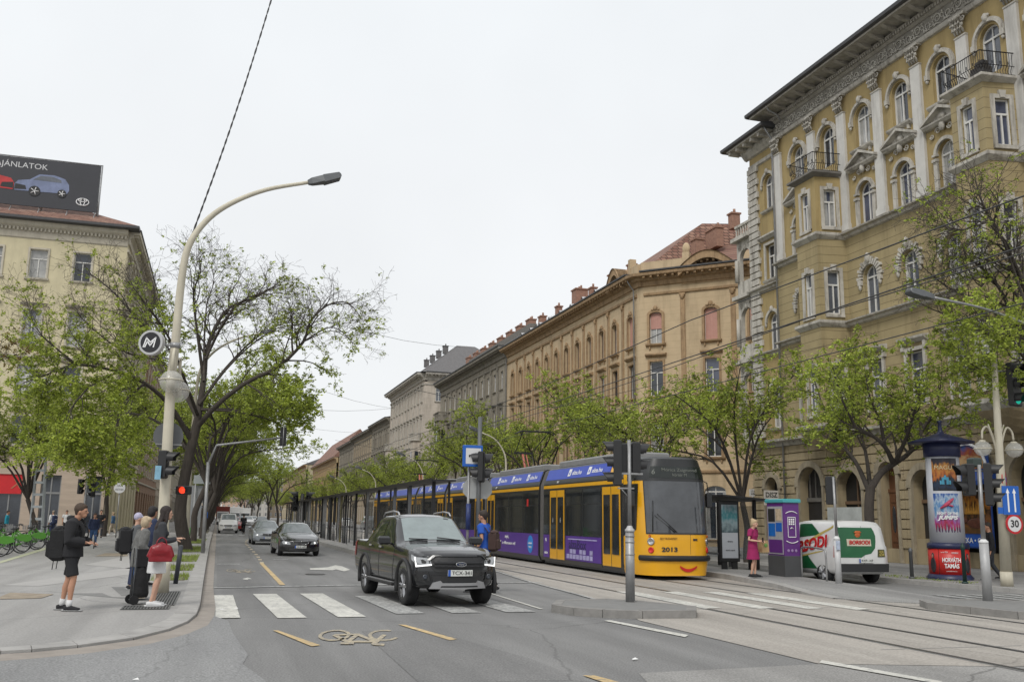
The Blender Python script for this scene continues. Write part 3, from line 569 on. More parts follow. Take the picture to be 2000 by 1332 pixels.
for i, c in enumerate(bays):
    window(yb, TY, c, 1.05, 19.72, 21.82, True); window(yb, TY, c, 1.02, 15.85, 17.95, True)
    window(yb, TY, c, 1.02, 11.5, 13.8, True); window(yb, TY, c, 1.02, 6.85, 9.25, False)
    s = MB(TY)   # top window surround
    a1, a2 = arc(c, 21.25, .86, 14), arc(c, 21.25, .68, 14); ring_strip(s, a1, a2, 0, .1); a3 = arc(c, 21.25, .78, 14); ring_strip(s, a3, a2, .1, .14)
    for q in (-1, 1): s.box(c+q*.77-.1, c+q*.77+.1, 0, .16, 21.0, 21.25); s.ball((c+q*.77, .08, 20.92), (.08, .08, .1), 6, 4)
    s.ball((c, .14, 22.13), (.13, .13, .2), 8, 6); s.ball((c-.12, .12, 22.2), (.08, .08, .08), 6, 4); s.ball((c+.12, .12, 22.2), (.08, .08, .08), 6, 4)
    if i not in (1, 5):
        sweep(s, c-.8, c+.8, [(0, 19.5), (.12, 19.55), (.2, 19.62), (.22, 19.7), (0, 19.72)])
        for q in (-1, 1): s.box(c+q*.55-.06, c+q*.55+.06, 0, .12, 19.32, 19.52)
    s.build('arch_moulding', YSTONE, yb)
    s = MB(TY)   # pediment and surround of the fourth floor
    sweep(s, c-1.1, c+1.1, [(0, 18.68), (.18, 18.7), (.3, 18.8), (.32, 18.86), (0, 18.9)])
    for q in (-1, 1):
        s.add([(c+q*1.14, 0, 18.86), (c+q*1.14, .34, 18.86), (c, .34, 19.4), (c, 0, 19.4), (c+q*1.14, 0, 18.98), (c+q*1.14, .34, 18.98), (c, .34, 19.54), (c, 0, 19.54)], [(0, 1, 2, 3), (4, 5, 6, 7), (1, 5, 6, 2), (0, 4, 5, 1)], False)
    s.add([(c-1.1, .05, 18.86), (c+1.1, .05, 18.86), (c, .05, 19.42)], [(0, 1, 2)], False)
    s.ball((c, .12, 19.05), (.2, .1, .14), 8, 6); s.ball((c, .16, 18.6), (.15, .13, .24), 8, 6)
    for q in (-1, 1): scroll(s, c+q*.35, 18.5, .16, .06, q); scroll(s, c+q*.72, 18.35, .12, .05, -q)
    ring_strip(s, arc(c, 17.44, .68, 14), arc(c, 17.44, .53, 14), 0, .12)
    for q in (-1, 1):
        s.box(c+q*.62-.11, c+q*.62+.11, 0, .1, 15.85, 17.15); s.box(c+q*.62-.14, c+q*.62+.14, 0, .16, 17.15, 17.28); s.box(c+q*.62-.14, c+q*.62+.14, 0, .14, 17.4, 17.5)
    s.build('pediment', YSTONE, yb)
    s = MB(TY)   # voussoir arch of the third floor
    for k in range(15):
        a = math.pi*(k+.0)/14; rr = .82 if k % 2 else .92
        if k % 2 == 0 or True:
            a0, a1_ = a-.075, a+.075
            P = [(c+math.cos(x)*r_, 13.28+math.sin(x)*r_) for x, r_ in ((a0, .56), (a1_, .56), (a1_, rr), (a0, rr))]
            s.add([(u, .12, z) for u, z in P]+[(u, 0, z) for u, z in P], [(0, 1, 2, 3), (0, 4, 5, 1), (1, 5, 6, 2), (2, 6, 7, 3), (3, 7, 4, 0)], False)
    s.ball((c, .14, 14.15), (.13, .14, .26), 8, 6)
    for q in (-1, 1): s.box(c+q*.72-.12, c+q*.72+.12, 0, .13, 12.95, 13.2); s.ball((c+q*.72, .07, 12.85), (.09, .08, .16), 6, 5)
    s.build('voussoir_arch', YSTONE, yb)
    s = MB(TY)
    ring_strip(s, outline(c, 1.34, 6.85, 9.42, False), outline(c, 1.02, 6.85, 9.26, False), 0, .1); sweep(s, c-.85, c+.85, [(0, 9.6), (.1, 9.62), (.3, 9.75), (.32, 9.85), (0, 9.9)])
    for q in (-1, 1): s.box(c+q*.7-.07, c+q*.7+.07, 0, .18, 9.3, 9.62)
    s.build('window_surround', YSTONE, yb)
def pilaster(u, zb=15.9, w=.6):
    s = MB(TY); s.box(u-w/2, u+w/2, 0, .14, zb+.35, 22.0); s.box(u-w/2-.05, u+w/2+.05, 0, .19, zb, zb+.3); s.box(u-w/2-.02, u+w/2+.02, 0, .17, zb+.3, zb+.36)
    s.m = 1; s.box(u-w/2-.02, u+w/2+.02, 0, .17, 21.98, 22.05)
    for r_, zz in ((0, 22.12), (1, 22.35), (2, 22.6)):
        k = 4
        for j in range(k):
            uu = u-w/2+(j+.5)*w/k+((r_ % 2)*w/(2*k)) - (w/(2*k) if r_ % 2 and j == 99 else 0); ex = .1+.05*r_
            s.tube([(uu, .14, zz), (uu, .2+.03*r_, zz+.14), (uu+R.uniform(-.02, .02), .26+ex*.5, zz+.22), (uu, .27+ex*.5, zz+.13)], [.05, .055, .05, .03], 5)
    for q in (-1, 1): scroll(s, u+q*w*.5, 22.72, .13, .2, q, 1.3, .035); s.ball((u+q*w*.42, .24, 22.45), (.07, .07, .1), 6, 4)
    s.ball((u, .3, 22.8), (.09, .08, .09), 6, 5); s.box(u-w/2-.12, u+w/2+.12, 0, .3, 22.86, 22.96)
    s.build('pilaster', [pm('pale_pilaster_plaster', (.55, .535, .50), .85, var=.1, scale=2, grime=.5), YSTONE], yb)
for u in (43.8, 40.65, 38.1, 35.35, 32.65, 29.85, 27.2, 24.4): pilaster(u)
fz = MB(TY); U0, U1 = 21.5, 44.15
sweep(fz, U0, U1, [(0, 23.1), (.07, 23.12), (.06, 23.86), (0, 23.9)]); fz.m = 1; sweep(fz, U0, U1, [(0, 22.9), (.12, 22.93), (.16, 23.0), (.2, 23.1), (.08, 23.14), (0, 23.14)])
u = U0+.3; k = 0; fz.m = 1
while u < U1-.3:
    f_ = 1 if k % 2 else -1
    scroll(fz, u, 23.5+.04*f_, .24, .07, f_, 1.5, .042); scroll(fz, u+.33, 23.48-.04*f_, .15, .07, -f_, 1.2, .035); fz.ball((u+.18, .09, 23.3), (.07, .05, .07), 6, 4); fz.ball((u+.3, .09, 23.72), (.06, .05, .06), 6, 4)
    fz.tube([(u-.2, .08, 23.22), (u+.05, .1, 23.32), (u+.3, .08, 23.24)], [.02, .04, .02], 5); u += .62; k += 1
fz.build('frieze', [pm('frieze_stone_recess_shade', (.24, .225, .195), .9, var=.25, scale=4, grime=.6), YSTONE], yb)  # stone ground coloured darker than the scrolls, painting in the recess shade
cn = MB(TY); sweep(cn, U0, U1, [(0, 23.86), (.1, 23.88), (.2, 23.95), (.26, 24.05), (.3, 24.2), (0, 24.3)])
u = U0
while u < U1: cn.box(u, u+.09, .1, .33, 23.98, 24.12); u += .17
u = U0+.2; k = 0
while u < U1-.2:
    cn.add([(u, .3, 24.32), (u+.22, .3, 24.32), (u+.22, 1.05, 24.32), (u, 1.05, 24.32), (u, .3, 24.12), (u+.22, .3, 24.12), (u+.22, .75, 24.2), (u, .75, 24.2)], [(0, 1, 2, 3), (4, 5, 6, 7), (0, 4, 7, 3), (1, 5, 6, 2), (2, 3, 7, 6)], False); u += .9
cn.box(U0, U1+.6, 0, 1.2, 24.32, 24.42)
cn.build('cornice', pm('cornice_stone', (.36, .335, .29), .9, var=.2, scale=3, grime=.6), yb)
ev = MB(TY); sweep(ev, U0-.3, U1+.8, [(-.5, 24.42), (1.25, 24.42), (1.38, 24.46), (1.4, 24.62), (1.3, 24.66), (1.2, 24.66), (-3, 25.6), (-3, 24.42)]); ev.build('roof', EAVE, yb)
for u in (43.0, 38, 33, 27.6):
    s = MB(TY); s.tube([(u, 1.3, 24.6), (u, 1.05, 24.2), (u, .5, 24.0), (u, .3, 23.7)], .05, 6)
    s.build('rain_pipe', pm('grey_zinc', (.3, .3, .3), .5, .5, var=.2), yb) if u > 42 else None
# belts
def belt(T, u0, u1, z, pr=.35, par_=None, mat=None, h=.3):
    s = MB(T); sweep(s, u0, u1, [(0, z-h), (pr*.35, z-h+.05), (pr*.5, z-h*.45), (pr, z-h*.35), (pr+.02, z-.04), (0, z+.03)]); return s.build('string_course', mat or YSTONE, par_)
belt(TY, 21.5, 44.3, 15.82, .36, yb); belt(TY, 21.5, 44.3, 11.42, .36, yb); belt(TY, 21.5, 47.4, 6.2, .5, yb, h=.45)
# recessed left wing, quoins, loggias
wg = MB(TW); wg.box(44.3, 47.3, -.6, 0, 6, 6.1); c = 45.35
for (z0, z1, zb, zt, ar) in ((18.4, 23.2, 19.4, 21.4, True), (15.0, 18.4, 15.3, 17.3, False), (11, 15.0, 11.25, 13.3, True), (6, 11, 6.9, 9.2, True)):
    wcell(wg, 44.3, 47.3, z0, z1, c, .95, zb, zt, ar); window(yb, TW, c, .95, zb, zt, ar)
    s = MB(TW)
    if ar: ring_strip(s, arc(c, zt-.475, .74, 12), arc(c, zt-.475, .58, 12), 0, .1); s.ball((c, .1, zt+.24), (.12, .12, .18), 8, 5); s.ball((c-.66, .06, zt-.6), (.08, .08, .14), 6, 4); s.ball((c+.66, .06, zt-.6), (.08, .08, .14), 6, 4)
    else: ring_strip(s, outline(c, 1.25, zb, zt+.15, False), outline(c, .95, zb, zt, False), 0, .08); sweep(s, c-.95, c+.95, [(0, zt+.3), (.1, zt+.32), (.3, zt+.46), (.3, zt+.56), (0, zt+.6)])
    sweep(s, c-.7, c+.7, [(0, zb-.2), (.14, zb-.14), (.18, zb-.04), (0, zb)]); s.build('arch_moulding', YSTONE, yb)
wg.build('wall', YW, yb)
s = MB(TW); sweep(s, 44.2, 47.3, [(0, 22.3), (.1, 22.35), (.1, 22.55), (0, 22.6)]); s.build('string_course', YSTONE, yb)
belt(TW, 44.2, 47.5, 15.0, .3, yb); belt(TW, 44.2, 47.5, 11.2, .3, yb)
s = MB(TW); z = 6.4; k = 0
while z < 22.3:
    s.box(46.35 if k % 2 else 46.5, 47.42, -.9 if k % 2 else -.75, .13, z+.03, z+.36); z += .4; k += 1
s.build('quoins', YSTONE, yb)
s = MB(TW); sweep(s, 44.2, 47.6, [(0, 23.0), (.15, 23.05), (.35, 23.3), (.4, 23.5), (0, 23.6)])
u = 44.6
while u < 48: s.box(u, u+.2, .3, 1.0, 23.4, 23.6); u += .8
s.box(44.2, 48.1, 0, 1.05, 23.6, 23.7); s.build('cornice', YSTONE, yb)
s = MB(TW); sweep(s, 43.9, 48.5, [(-13, 23.7), (1.1, 23.7), (1.25, 23.74), (1.27, 23.9), (1.1, 23.94), (-3, 24.8), (-13, 24.8)]); s.build('roof', EAVE, yb)
lg = MB(TW); Y0, Y1 = 47.4, 49.2
for (z0, z1) in ((6.2, 10.9), (11.1, 14.8), (15.0, 18.4)):
    for dd in (-.1,):
        o = arc((Y0+Y1)/2, z1-1.15, .62, 12); oo = [(o[0][0], z0+.9)]+o+[(o[-1][0], z0+.9)]
        for (ua, ub, za, zb_) in ((Y0, oo[0][0], z0, z1), (oo[-1][0], Y1, z0, z1), (oo[0][0], oo[-1][0], z0, z0+.9)):
            lg.box(min(ua, ub), max(ua, ub), dd-.25, dd, za, zb_)
        for i in range(len(o)-1):
            a, c = o[i], o[i+1]; ua, ub = min(a[0], c[0]), max(a[0], c[0])
            lg.add([(a[0], dd, a[1]), (c[0], dd, c[1]), (c[0], dd, z1), (a[0], dd, z1), (a[0], dd-.25, a[1]), (c[0], dd-.25, c[1]), (c[0], dd-.25, z1), (a[0], dd-.25, z1)], [(0, 1, 2, 3), (4, 5, 6, 7), (0, 4, 5, 1)], False)
        scroll(lg, Y0+.35, z1-.35, .18, dd, 1); scroll(lg, Y1-.35, z1-.35, .18, dd, -1); lg.ball((48.3, dd, z1-.45), (.12, .12, .2), 8, 5)
    lg.cyl((Y1-.15, .02, z0+.9), (Y1-.15, .02, z1-1.15), .13, .11, 10); lg.box(Y0, Y1+.15, -1.8, .25, z1, z1+.22); lg.box(Y1-.3, Y1, -1.8, -1.5, z0, z1); lg.box(Y0, Y1, -1.9, -1.8, z0, z0+.9)
for k in range(7): lg.lathe([(.05, 0), (.08, .15), (.04, .35), (.07, .6), (.06, .7)], (Y0+.15+k*.27, -.1, 18.62), 6)
lg.box(Y0, Y1+.05, -.2, 0, 19.3, 19.45); lg.build('loggia', YSTONE, yb)
lb = MB(TW); lb.box(Y0, Y1+.4, -8, -1.9, 0, 18.5); lb.build('wall', YW, yb)
# oriels with balconies
def oriel(cu, rusty):
    P = [(cu-1.12, 0), (cu-.86, 1.45), (cu+.86, 1.45), (cu+1.12, 0)]
    for (z0, z1, zb, zt, mat, ww) in ((15.8, 18.75, 16.15, 18.05, YW if rusty else YWC, .62), (11.4, 15.8, 11.75, 13.9, YWC, .62), (6.4, 11.4, 6.9, 9.2, YWC, .62)):
        for i in range(3):
            a, c = Vector(P[i]), Vector(P[i+1]); L_ = (c-a).length
            o = (XF-a.y, a.x-35, 0); o = (-a.y, a.x-35, 0); Uv = (-(c.y-a.y), c.x-a.x, 0); Nv = Vector((-Uv[1], Uv[0], 0)); 
            if i == 0: Nv = Vector((0, -1, 0)) if Nv.y > 0 or True else Nv
            ctr = Vector((-.7, cu-35, 0)); mid = Vector((-(a.y+c.y)/2, (a.x+c.x)/2-35, 0)); Nn = Vector((-Uv[1], Uv[0], 0)).normalized()
            if Nn.dot(mid-ctr) < 0: Nn = -Nn
            F_ = frame(o, Uv, Nn); m_ = MB(F_); wcell(m_, 0, L_, z0, z1, L_/2, ww, zb, zt, False, .12); m_.build('oriel_wall', mat, yb)
            window(yb, F_, L_/2, ww, zb, zt, False, .12, glass=GL[3] if z0 > 15 else None)
            s = MB(F_); ring_strip(s, outline(L_/2, ww+.34, zb-.12, zt+.17, False), outline(L_/2, ww, zb, zt, False), 0, .06); s.box(L_/2-ww/2-.17, L_/2+ww/2+.17, 0, .09, zb-.16, zb-.02)
            s.add([(L_/2-.1, .12, zt+.02), (L_/2+.1, .12, zt+.02), (L_/2+.15, .12, zt+.32), (L_/2-.15, .12, zt+.32), (L_/2-.1, 0, zt+.02), (L_/2+.1, 0, zt+.02), (L_/2+.15, 0, zt+.32), (L_/2-.15, 0, zt+.32)], [(0, 1, 2, 3), (0, 4, 5, 1), (1, 5, 6, 2), (2, 6, 7, 3), (3, 7, 4, 0)], False)
            s.build('window_surround', YSTONE, yb)
    def slab(z0, z1, grow0, grow1, mat, nm):
        s = MB(TY); q = lambda g: [(cu-1.12-g*.6, 0), (cu-.86-g, 1.45+g), (cu+.86+g, 1.45+g), (cu+1.12+g*.6, 0)]
        s.rings([[(*p, z0) for p in q(grow0)], [(*p, lerp(z0, z1, .6)) for p in q(grow1)], [(*p, z1) for p in q(grow1)]], True, True, True, False); s.build(nm, mat, yb)
    slab(18.72, 18.97, .02, .28, DARKST if rusty else YSTONE, 'balcony_slab'); slab(15.5, 15.82, .02, .2, YSTONE, 'string_course'); slab(11.1, 11.42, .02, .2, YSTONE, 'string_course'); slab(6.0, 6.42, .1, .3, YSTONE, 'string_course')
    s = MB(TY); q = lambda g: [(cu-1.12-g*.6, 0), (cu-.86-g, max(1.45+g, .02)), (cu+.86+g, max(1.45+g, .02)), (cu+1.12+g*.6, 0)]
    s.rings([[(*p, 5.2) for p in q(-.7)], [(*p, 5.45) for p in q(-.35)], [(*p, 5.7) for p in q(-.1)], [(*p, 6.0) for p in q(.12)]], True, True, True, False); s.build('oriel_console', YRUST, yb)
    s = MB(TY); rail(s, [(cu-1.2, 0), (cu-1.0, 1.6), (cu+1.0, 1.6), (cu+1.2, 0)], 18.97, 19.95); s.build('balcony_railing', pm('black_iron', (.02, .02, .022), .5, .6, var=0), yb)
oriel(39.4, True); oriel(28.4, False)
s = MB(TY); s.cbox((28.1, .9, 19.35), (.3, .25, .3), .04); s.box(27.6, 28.0, 1.0, 1.3, 18.97, 19.7); s.build('balcony_furniture', pm('dark_furniture', (.05, .045, .04), .7, var=.2), yb)
# rusticated ground floor with arches
gf = MB(TY); ops = [(45.5, 1.25, 4.2), (42.0, 2.0, 4.6), (38.9, 1.9, 4.3), (36.1, 1.15, 4.55), (33.8, 1.5, 4.1), (31.0, 2.3, 4.6), (28.2, 1.9, 4.5), (25.6, 1.7, 4.5), (23.0, 1.7, 4.5)]
ed = [47.4, 43.8, 40.5, 37.2, 35.0, 32.65, 29.55, 26.9, 24.3, 21.5]
for i, (c, w_, zt) in enumerate(ops): wcell(gf, ed[i+1], ed[i], 0, 5.75, c, w_, .12 if i not in (4,) else 1.2, zt, True, .5)
gf.build('wall', YRUST, yb)
z = .9
gr = MB(TY)
def rust(u0, u1, z0, z1):
    gr.box(u0+.015, u1-.015, 0, .1, z0+.025, z1-.03)
for k in range(12):
    z0 = .75+k*.42; z1 = z0+.42
    for i, (c, w_, zt) in enumerate(ops):
        hw = w_/2+.18; zs = zt-w_/2; zz = max(z1-zs, 0)
        if zz > 0: hw = math.sqrt(max(0, (w_/2+.34)**2-zz*zz)) if zz < w_/2+.34 else 0
        for (a, e2) in ((ed[i+1], c-hw), (c+hw, ed[i])):
            if e2-a > .1: rust(a, e2, z0, z1)
for i in range(10): gr.box(max(ed[i]-.3, 21.5), min(ed[i]+.3, 47.4), .0, .04, .12, .75)
gr.box(21.5, 47.4, .0, .035, .13, .74)
gr.build('rustication', YRUST, yb)
for i, (c, w_, zt) in enumerate(ops):
    s = MB(TY); ring_strip(s, arc(c, zt-w_/2, w_/2+.3, 16), arc(c, zt-w_/2, w_/2, 16), 0, .16)
    for k in range(13):
        if True: a = math.pi*k/12; s.tube([(c+math.cos(a)*(w_/2+.3), .05, zt-w_/2+math.sin(a)*(w_/2+.3)), (c+math.cos(a)*(w_/2+.62), .05, zt-w_/2+math.sin(a)*(w_/2+.62))], .06, 4, True, False) if i in (3, 5, 6) else None
    for q in (-1, 1): s.box(c+q*(w_/2+.09)-.09, c+q*(w_/2+.09)+.09, 0, .14, .13, zt-w_/2)
    s.build('arch_moulding', pm('arch_stone', (.31, .265, .19), .9, var=.25, grime=.6), yb)
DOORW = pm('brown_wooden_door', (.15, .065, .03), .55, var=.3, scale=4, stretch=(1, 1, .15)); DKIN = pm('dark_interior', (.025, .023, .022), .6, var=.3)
for i, (c, w_, zt) in enumerate(ops):
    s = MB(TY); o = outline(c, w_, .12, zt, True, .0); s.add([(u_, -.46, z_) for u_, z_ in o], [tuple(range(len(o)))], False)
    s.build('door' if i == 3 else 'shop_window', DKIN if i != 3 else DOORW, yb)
    if i == 3:
        s = MB(TY)
        for (ua, ub) in ((c-.54, c-.02), (c+.02, c+.54)): s.box(ua, ub, -.46, -.4, .15, 3.2); [s.box(ua+.09, ub-.09, -.4, -.37, za, zb) for za, zb in ((.3, .9), (1.0, 1.2), (2.75, 3.1))]
        s.box(c-.56, c+.56, -.46, -.36, 3.2, 3.35); s.build('door_leaf', DOORW, yb)
        s = MB(TY); [s.ball((c+q*.28, -.39, 2.0), (.13, .02, .6), 10, 8) for q in (-1, 1)]; s.build('door_glass', GL[0], yb)
    elif i == 1:
        s = MB(TY)
        for k in range(4): s.box(c-.75+k*.5-.03, c-.75+k*.5+.03, -.46, -.4, 3.0, 4.4)
        s.box(c-1, c+1, -.46, -.38, 2.85, 3.05); s.build('transom', DARKST, yb)
        s = MB(TY)
        for k in range(5): s.box(c-.35+k*.14, c-.3+k*.14, -.3, -.27, .4, 1.7)
        s.build('gate_bars', FRW, yb)
    elif i in (0, 4, 6, 7, 8, 2):
        s = MB(TY); s.box(c-w_/2, c+w_/2, -.46, -.38, 2.7, 2.85); s.box(c-.04, c+.04, -.46, -.4, .5, zt-.1); s.box(c-w_/2, c+w_/2, -.46, -.38, .12, .7); s.build('shop_frame', FRB, yb)
yb.location = (XF, 35, 0)
# whitewashed patch and street-name plates
s = MB(TY); s.box(40.6, 37.3, .11, .13, .9, 2.55); s.build('whitewashed_patch', pm('whitewash', (.42, .44, .43), .9, var=.25, scale=1.5), yb)
# ---------------------------------------------------------------- generic row building
def trim_window(s, c, w, zb, zt, style, pr=.12):
    if style == 'head':
        ring_strip(s, outline(c, w+.28, zb, zt+.14, False), outline(c, w, zb, zt, False), 0, pr*.6); sweep(s, c-w/2-.28, c+w/2+.28, [(0, zt+.3), (pr, zt+.34), (pr*2.4, zt+.46), (pr*2.4, zt+.56), (0, zt+.6)]); sweep(s, c-w/2-.2, c+w/2+.2, [(0, zb-.18), (pr*1.5, zb-.1), (pr*1.5, zb-.02), (0, zb)])
    elif style == 'arch':
        ring_strip(s, outline(c, w+.34, zb, zt+.17, True, 0, .5), outline(c, w, zb, zt, True, 0, .5), 0, pr); s.ball((c, pr, zt+.28), (.17, .1, .2), 8, 5); s.ball((c-.22, pr, zt+.16), (.13, .08, .08), 6, 4); s.ball((c+.22, pr, zt+.16), (.13, .08, .08), 6, 4)
        sweep(s, c-w/2-.28, c+w/2+.28, [(0, zb-.24), (pr*1.8, zb-.13), (pr*2, zb-.02), (0, zb)]); [s.box(c+q*(w/2)-.06, c+q*(w/2)+.06, 0, .1, zb-.42, zb-.2) for q in (-1, 1)]
    else: sweep(s, c-w/2-.15, c+w/2+.15, [(0, zb-.12), (pr*1.3, zb-.07), (pr*1.3, zb), (0, zb)])
def cornice_prof(z, h, pr): return [(0, z-h), (pr*.15, z-h*.95), (pr*.2, z-h*.6), (pr*.45, z-h*.5), (pr*.5, z-h*.3), (pr, z-h*.25), (pr*1.05, z-.03), (pr*.9, z), (0, z+.02)]
def wallrun(parent, T, u0, u1, bays, pitch, floors, wmat, tmat, simple=False, pil=True, zc=19.6, hc=.9, pr=.9, frm=None, ground=True, shutfn=None, glass=None, eave=True, pbase=9.6):
    """floors: list (z0,z1,zb,zt,w,arch,style)"""
    wl = MB(T); tr = MB(T)
    bs = sorted(bays); ed_ = [u0]+[(bs[i]+bs[i+1])/2 for i in range(len(bs)-1)]+[u1]
    for fi, (z0, z1, zb, zt, w_, ar, st) in enumerate(floors):
        for i, c in enumerate(bs):
            wcell(wl, ed_[i], ed_[i+1], z0, z1, c, w_, zb, zt, ar, .2, .5); trim_window(tr, c, w_, zb, zt, st)
            sh = shutfn(i, fi) if shutfn else 0
            window(parent, T, c, w_, zb, zt, ar, .2, fmat=frm or FRW, simple=simple, flat=.5, shutter=sh, glass=glass)
    wl.box(u0, u1, -.4, 0, floors[-1][1], zc)
    wl.build('wall', wmat, parent)
    if pil:
        for e_ in ed_[1:-1]: tr.box(e_-.17, e_+.17, 0, .09, pbase, zc-hc-.8); tr.ball((e_, .12, zc-hc-.95), (.17, .1, .24), 6, 5); tr.box(e_-.22, e_+.22, 0, .16, zc-hc-.85, zc-hc-.72)
    sweep(tr, u0, u1, [(0, zc-hc-.7), (.12, zc-hc-.66), (.14, zc-hc-.5), (0, zc-hc-.46)])
    for z_ in sorted(set(f[0] for f in floors[:-1])): sweep(tr, u0, u1, [(0, z_-.16), (.14, z_-.1), (.16, z_+.04), (0, z_+.08)]) if z_ > 1 else None
    tr.build('window_surrounds', tmat, parent)
    cn_ = MB(T); sweep(cn_, u0, u1, cornice_prof(zc, hc, pr)); u_ = u0+.2
    while u_ < u1-.1: cn_.box(u_, u_+.16, pr*.3, pr*.9, zc-hc*.42, zc-hc*.24); u_ += .55
    cn_.build('cornice', tmat, parent)
    if eave:
        e_ = MB(T); sweep(e_, u0, u1, [(-.2, zc+.02), (pr*1.05, zc+.0), (pr*1.12, zc+.04), (pr*1.12, zc+.14), (-.2, zc+.2)]); e_.build('gutter', EAVE, parent)
TR = frame((XF, 0, 0), (0, 1, 0), (-1, 0, 0))
FL3 = lambda a3=True: [(0, 5.2, .6, 4.2, 1.5, True, 'none'), (5.2, 9.6, 6.2, 8.75, 1.05, True, 'arch'), (9.6, 13.9, 10.6, 13.1, 1.0, False, 'head'), (13.9, 17.95, 14.42, 16.75, .95, True, 'arch')]
OW = wall_mat('orange_ochre_plaster', (.50, .385, .245), .5, .35, grime=.45, groove=.02); OT = pm('brown_ochre_trim', (.34, .23, .13), .9, var=.25, scale=3, grime=.7, bump=.3)
ob = empty('apartment_building', (0, 0, 0), label='orange ochre apartment building with rounded corner, pink shutters and red roof', cat='building')
ob.location = (0, 0, 0)
wallrun(ob, TR, 62.9, 96.4, [64.0, 67.0]+[69.65+2.72*i for i in range(10)], 2.7, FL3(), OW, OT, shutfn=lambda i, f: (.95 if (i == 0 and f == 3) else 0), frm=FRB)
CH = (Vector((28.98, 62.32)), Vector((35.5, 55.8)))
TC = frame((28.98, 62.32, 0), (1, -1, 0), (-1, -1, 0))
wallrun(ob, TC, 0, 9.2, [.9, 5.0, 8.2], 4, FL3(), OW, OT, shutfn=lambda i, f: ((.55, 1.0, .5)[i] if f == 3 else 0), pil=True)
s = MB()
arcp = [(28.7, 62.9), (28.72, 62.75), (28.8, 62.56), (28.98, 62.32)]
s.rings([[(*p, 0) for p in arcp], [(*p, 19.6) for p in arcp]], False, smooth=True); s.build('corner_wall', OW, ob)
s = MB(); ctr = Vector((29.6, 63.2))
def offp(k): return [(28.7-k, 62.9, 0), (28.7-k*.97, 62.6, 0), (28.75-k*.88, 62.35-k*.35, 0), (28.98-k*.7, 62.32-k*.7, 0)]
pf = cornice_prof(19.6, .9, .9); s.rings([[(q[0], q[1], z_) for q in offp(d_)] for d_, z_ in pf], False, smooth=False); s.build('cornice', OT, ob)
def segped(T, c, w_, z, h):
    s = MB(T); n_ = 16; o = [(c-w_/2+w_*i/n_, z+h*math.sin(math.pi*i/n_)**1.0) for i in range(n_+1)]; i2 = [(u_, z_-.55) for u_, z_ in o]
    ring_strip(s, o, i2, 0, .85); s.add([(u_, .05, z_) for u_, z_ in i2]+[(c+w_/2, .05, z-1), (c-w_/2, .05, z-1)], [tuple(range(n_+3))], False)
    top = [(u_, .95, z_) for u_, z_ in o]+[(u_, -.4, z_) for u_, z_ in o]; s.add(top, [(i, i+1, n_+2+i, n_+1+i) for i in range(n_)], False)
    for k in range(9): u_ = c-w_*.42+w_*.84*k/8; zz = z+h*math.sin(math.pi*(u_-c+w_/2)/w_)-.62; s.box(u_-.08, u_+.08, .05, .6, zz-.1, zz+.1)
    s.ball((c, .1, z-.25+h*.25), (w_*.14, .12, h*.5), 12, 8); scroll(s, c-w_*.24, z-.4+h*.2, w_*.08, .1, 1, t=.07); scroll(s, c+w_*.24, z-.4+h*.2, w_*.08, .1, -1, t=.07); s.build('segmental_pediment', OT, ob)
segped(TC, 5.0, 4.2, 19.6, 1.15); segped(TR, 65.4, 2.6, 19.6, 1.2)
s = MB(TC); s.box(-.2, 3.0, -.35, 0, 19.65, 20.6); s.box(3.0, 3.5, -.4, .1, 19.65, 21.0); s.ball((3.25, -.1, 21.3), (.3, .2, .45), 8, 6); s.box(7, 9.2, -.35, 0, 19.65, 20.6)
s.build('parapet', OW, ob); s = MB(TR); s.box(62.9, 64.2, -.4, -.05, 19.65, 20.6); s.box(64.1, 64.5, -.5, 0, 19.65, 21.3); s.box(66.8, 67.2, -.5, 0, 19.65, 21.2); s.build('parapet', OW, ob)
rf = MB(); rf.add([(28.9, 96.4, 19.75), (28.9, 62.6, 19.9), (35.6, 56, 19.9), (44, 60, 19.9), (34.6, 63.6, 24.6), (34.5, 96.4, 23.4), (42, 62.2, 24.9)], [(0, 1, 4, 5), (1, 2, 6, 4), (2, 3, 6)], False); rf.build('roof', TILE, ob)
for (x, y, z, w_, d_, h_) in ((31.5, 64.0, 20.8, .8, .7, 1.9), (32.2, 61.6, 21.4, .9, 1.0, 2.1), (33.8, 61.9, 22.6, .8, 2.2, 1.9), (35, 61, 24, .9, .8, 1.5), (38.2, 60, 23.5, 1.2, .8, 2.4), (31, 68.5, 21, .7, .9, 1.4), (31.3, 73, 21.3, .8, 1.3, 1.4), (31, 77, 21, .7, 1.0, 1.4), (31.5, 81.5, 21.5, 1.6, 1.6, 1.8), (31, 86, 21.2, .7, .9, 1.4), (31, 91, 21.2, .8, 1.2, 1.4)): chimney(ob, x+(.9 if y < 65 else -.2), y, z-(.5 if y < 65 else .3), w_*.75, d_*.75, h_*(.75 if y < 65 else 1))
for k in range(9):
    y = 69+k*2.9; s = MB(); s.rings([[(28.9, y-.55, 19.8), (30.6, y-.55, 19.8)], [(28.9, y-.45, 20.35), (30.6, y-.45, 20.5)], [(28.9, y, 20.75), (30.9, y, 20.9)], [(28.9, y+.45, 20.35), (30.6, y+.45, 20.5)], [(28.9, y+.55, 19.8), (30.6, y+.55, 19.8)]], False, smooth=True)
    s.build('dormer', pm('pale_zinc', (.5, .5, .5), .5, .3, var=.2), ob)
bk = MB(); bk.prism([(29.4, 96.4), (29.4, 63), (35.5, 56.7), (44, 60), (44, 96.4)], 0, 19.5); bk.build('rear_block', OW, ob)
s = MB(TC); s.box(3.9, 6.3, 0, .9, 9.5, 9.7)
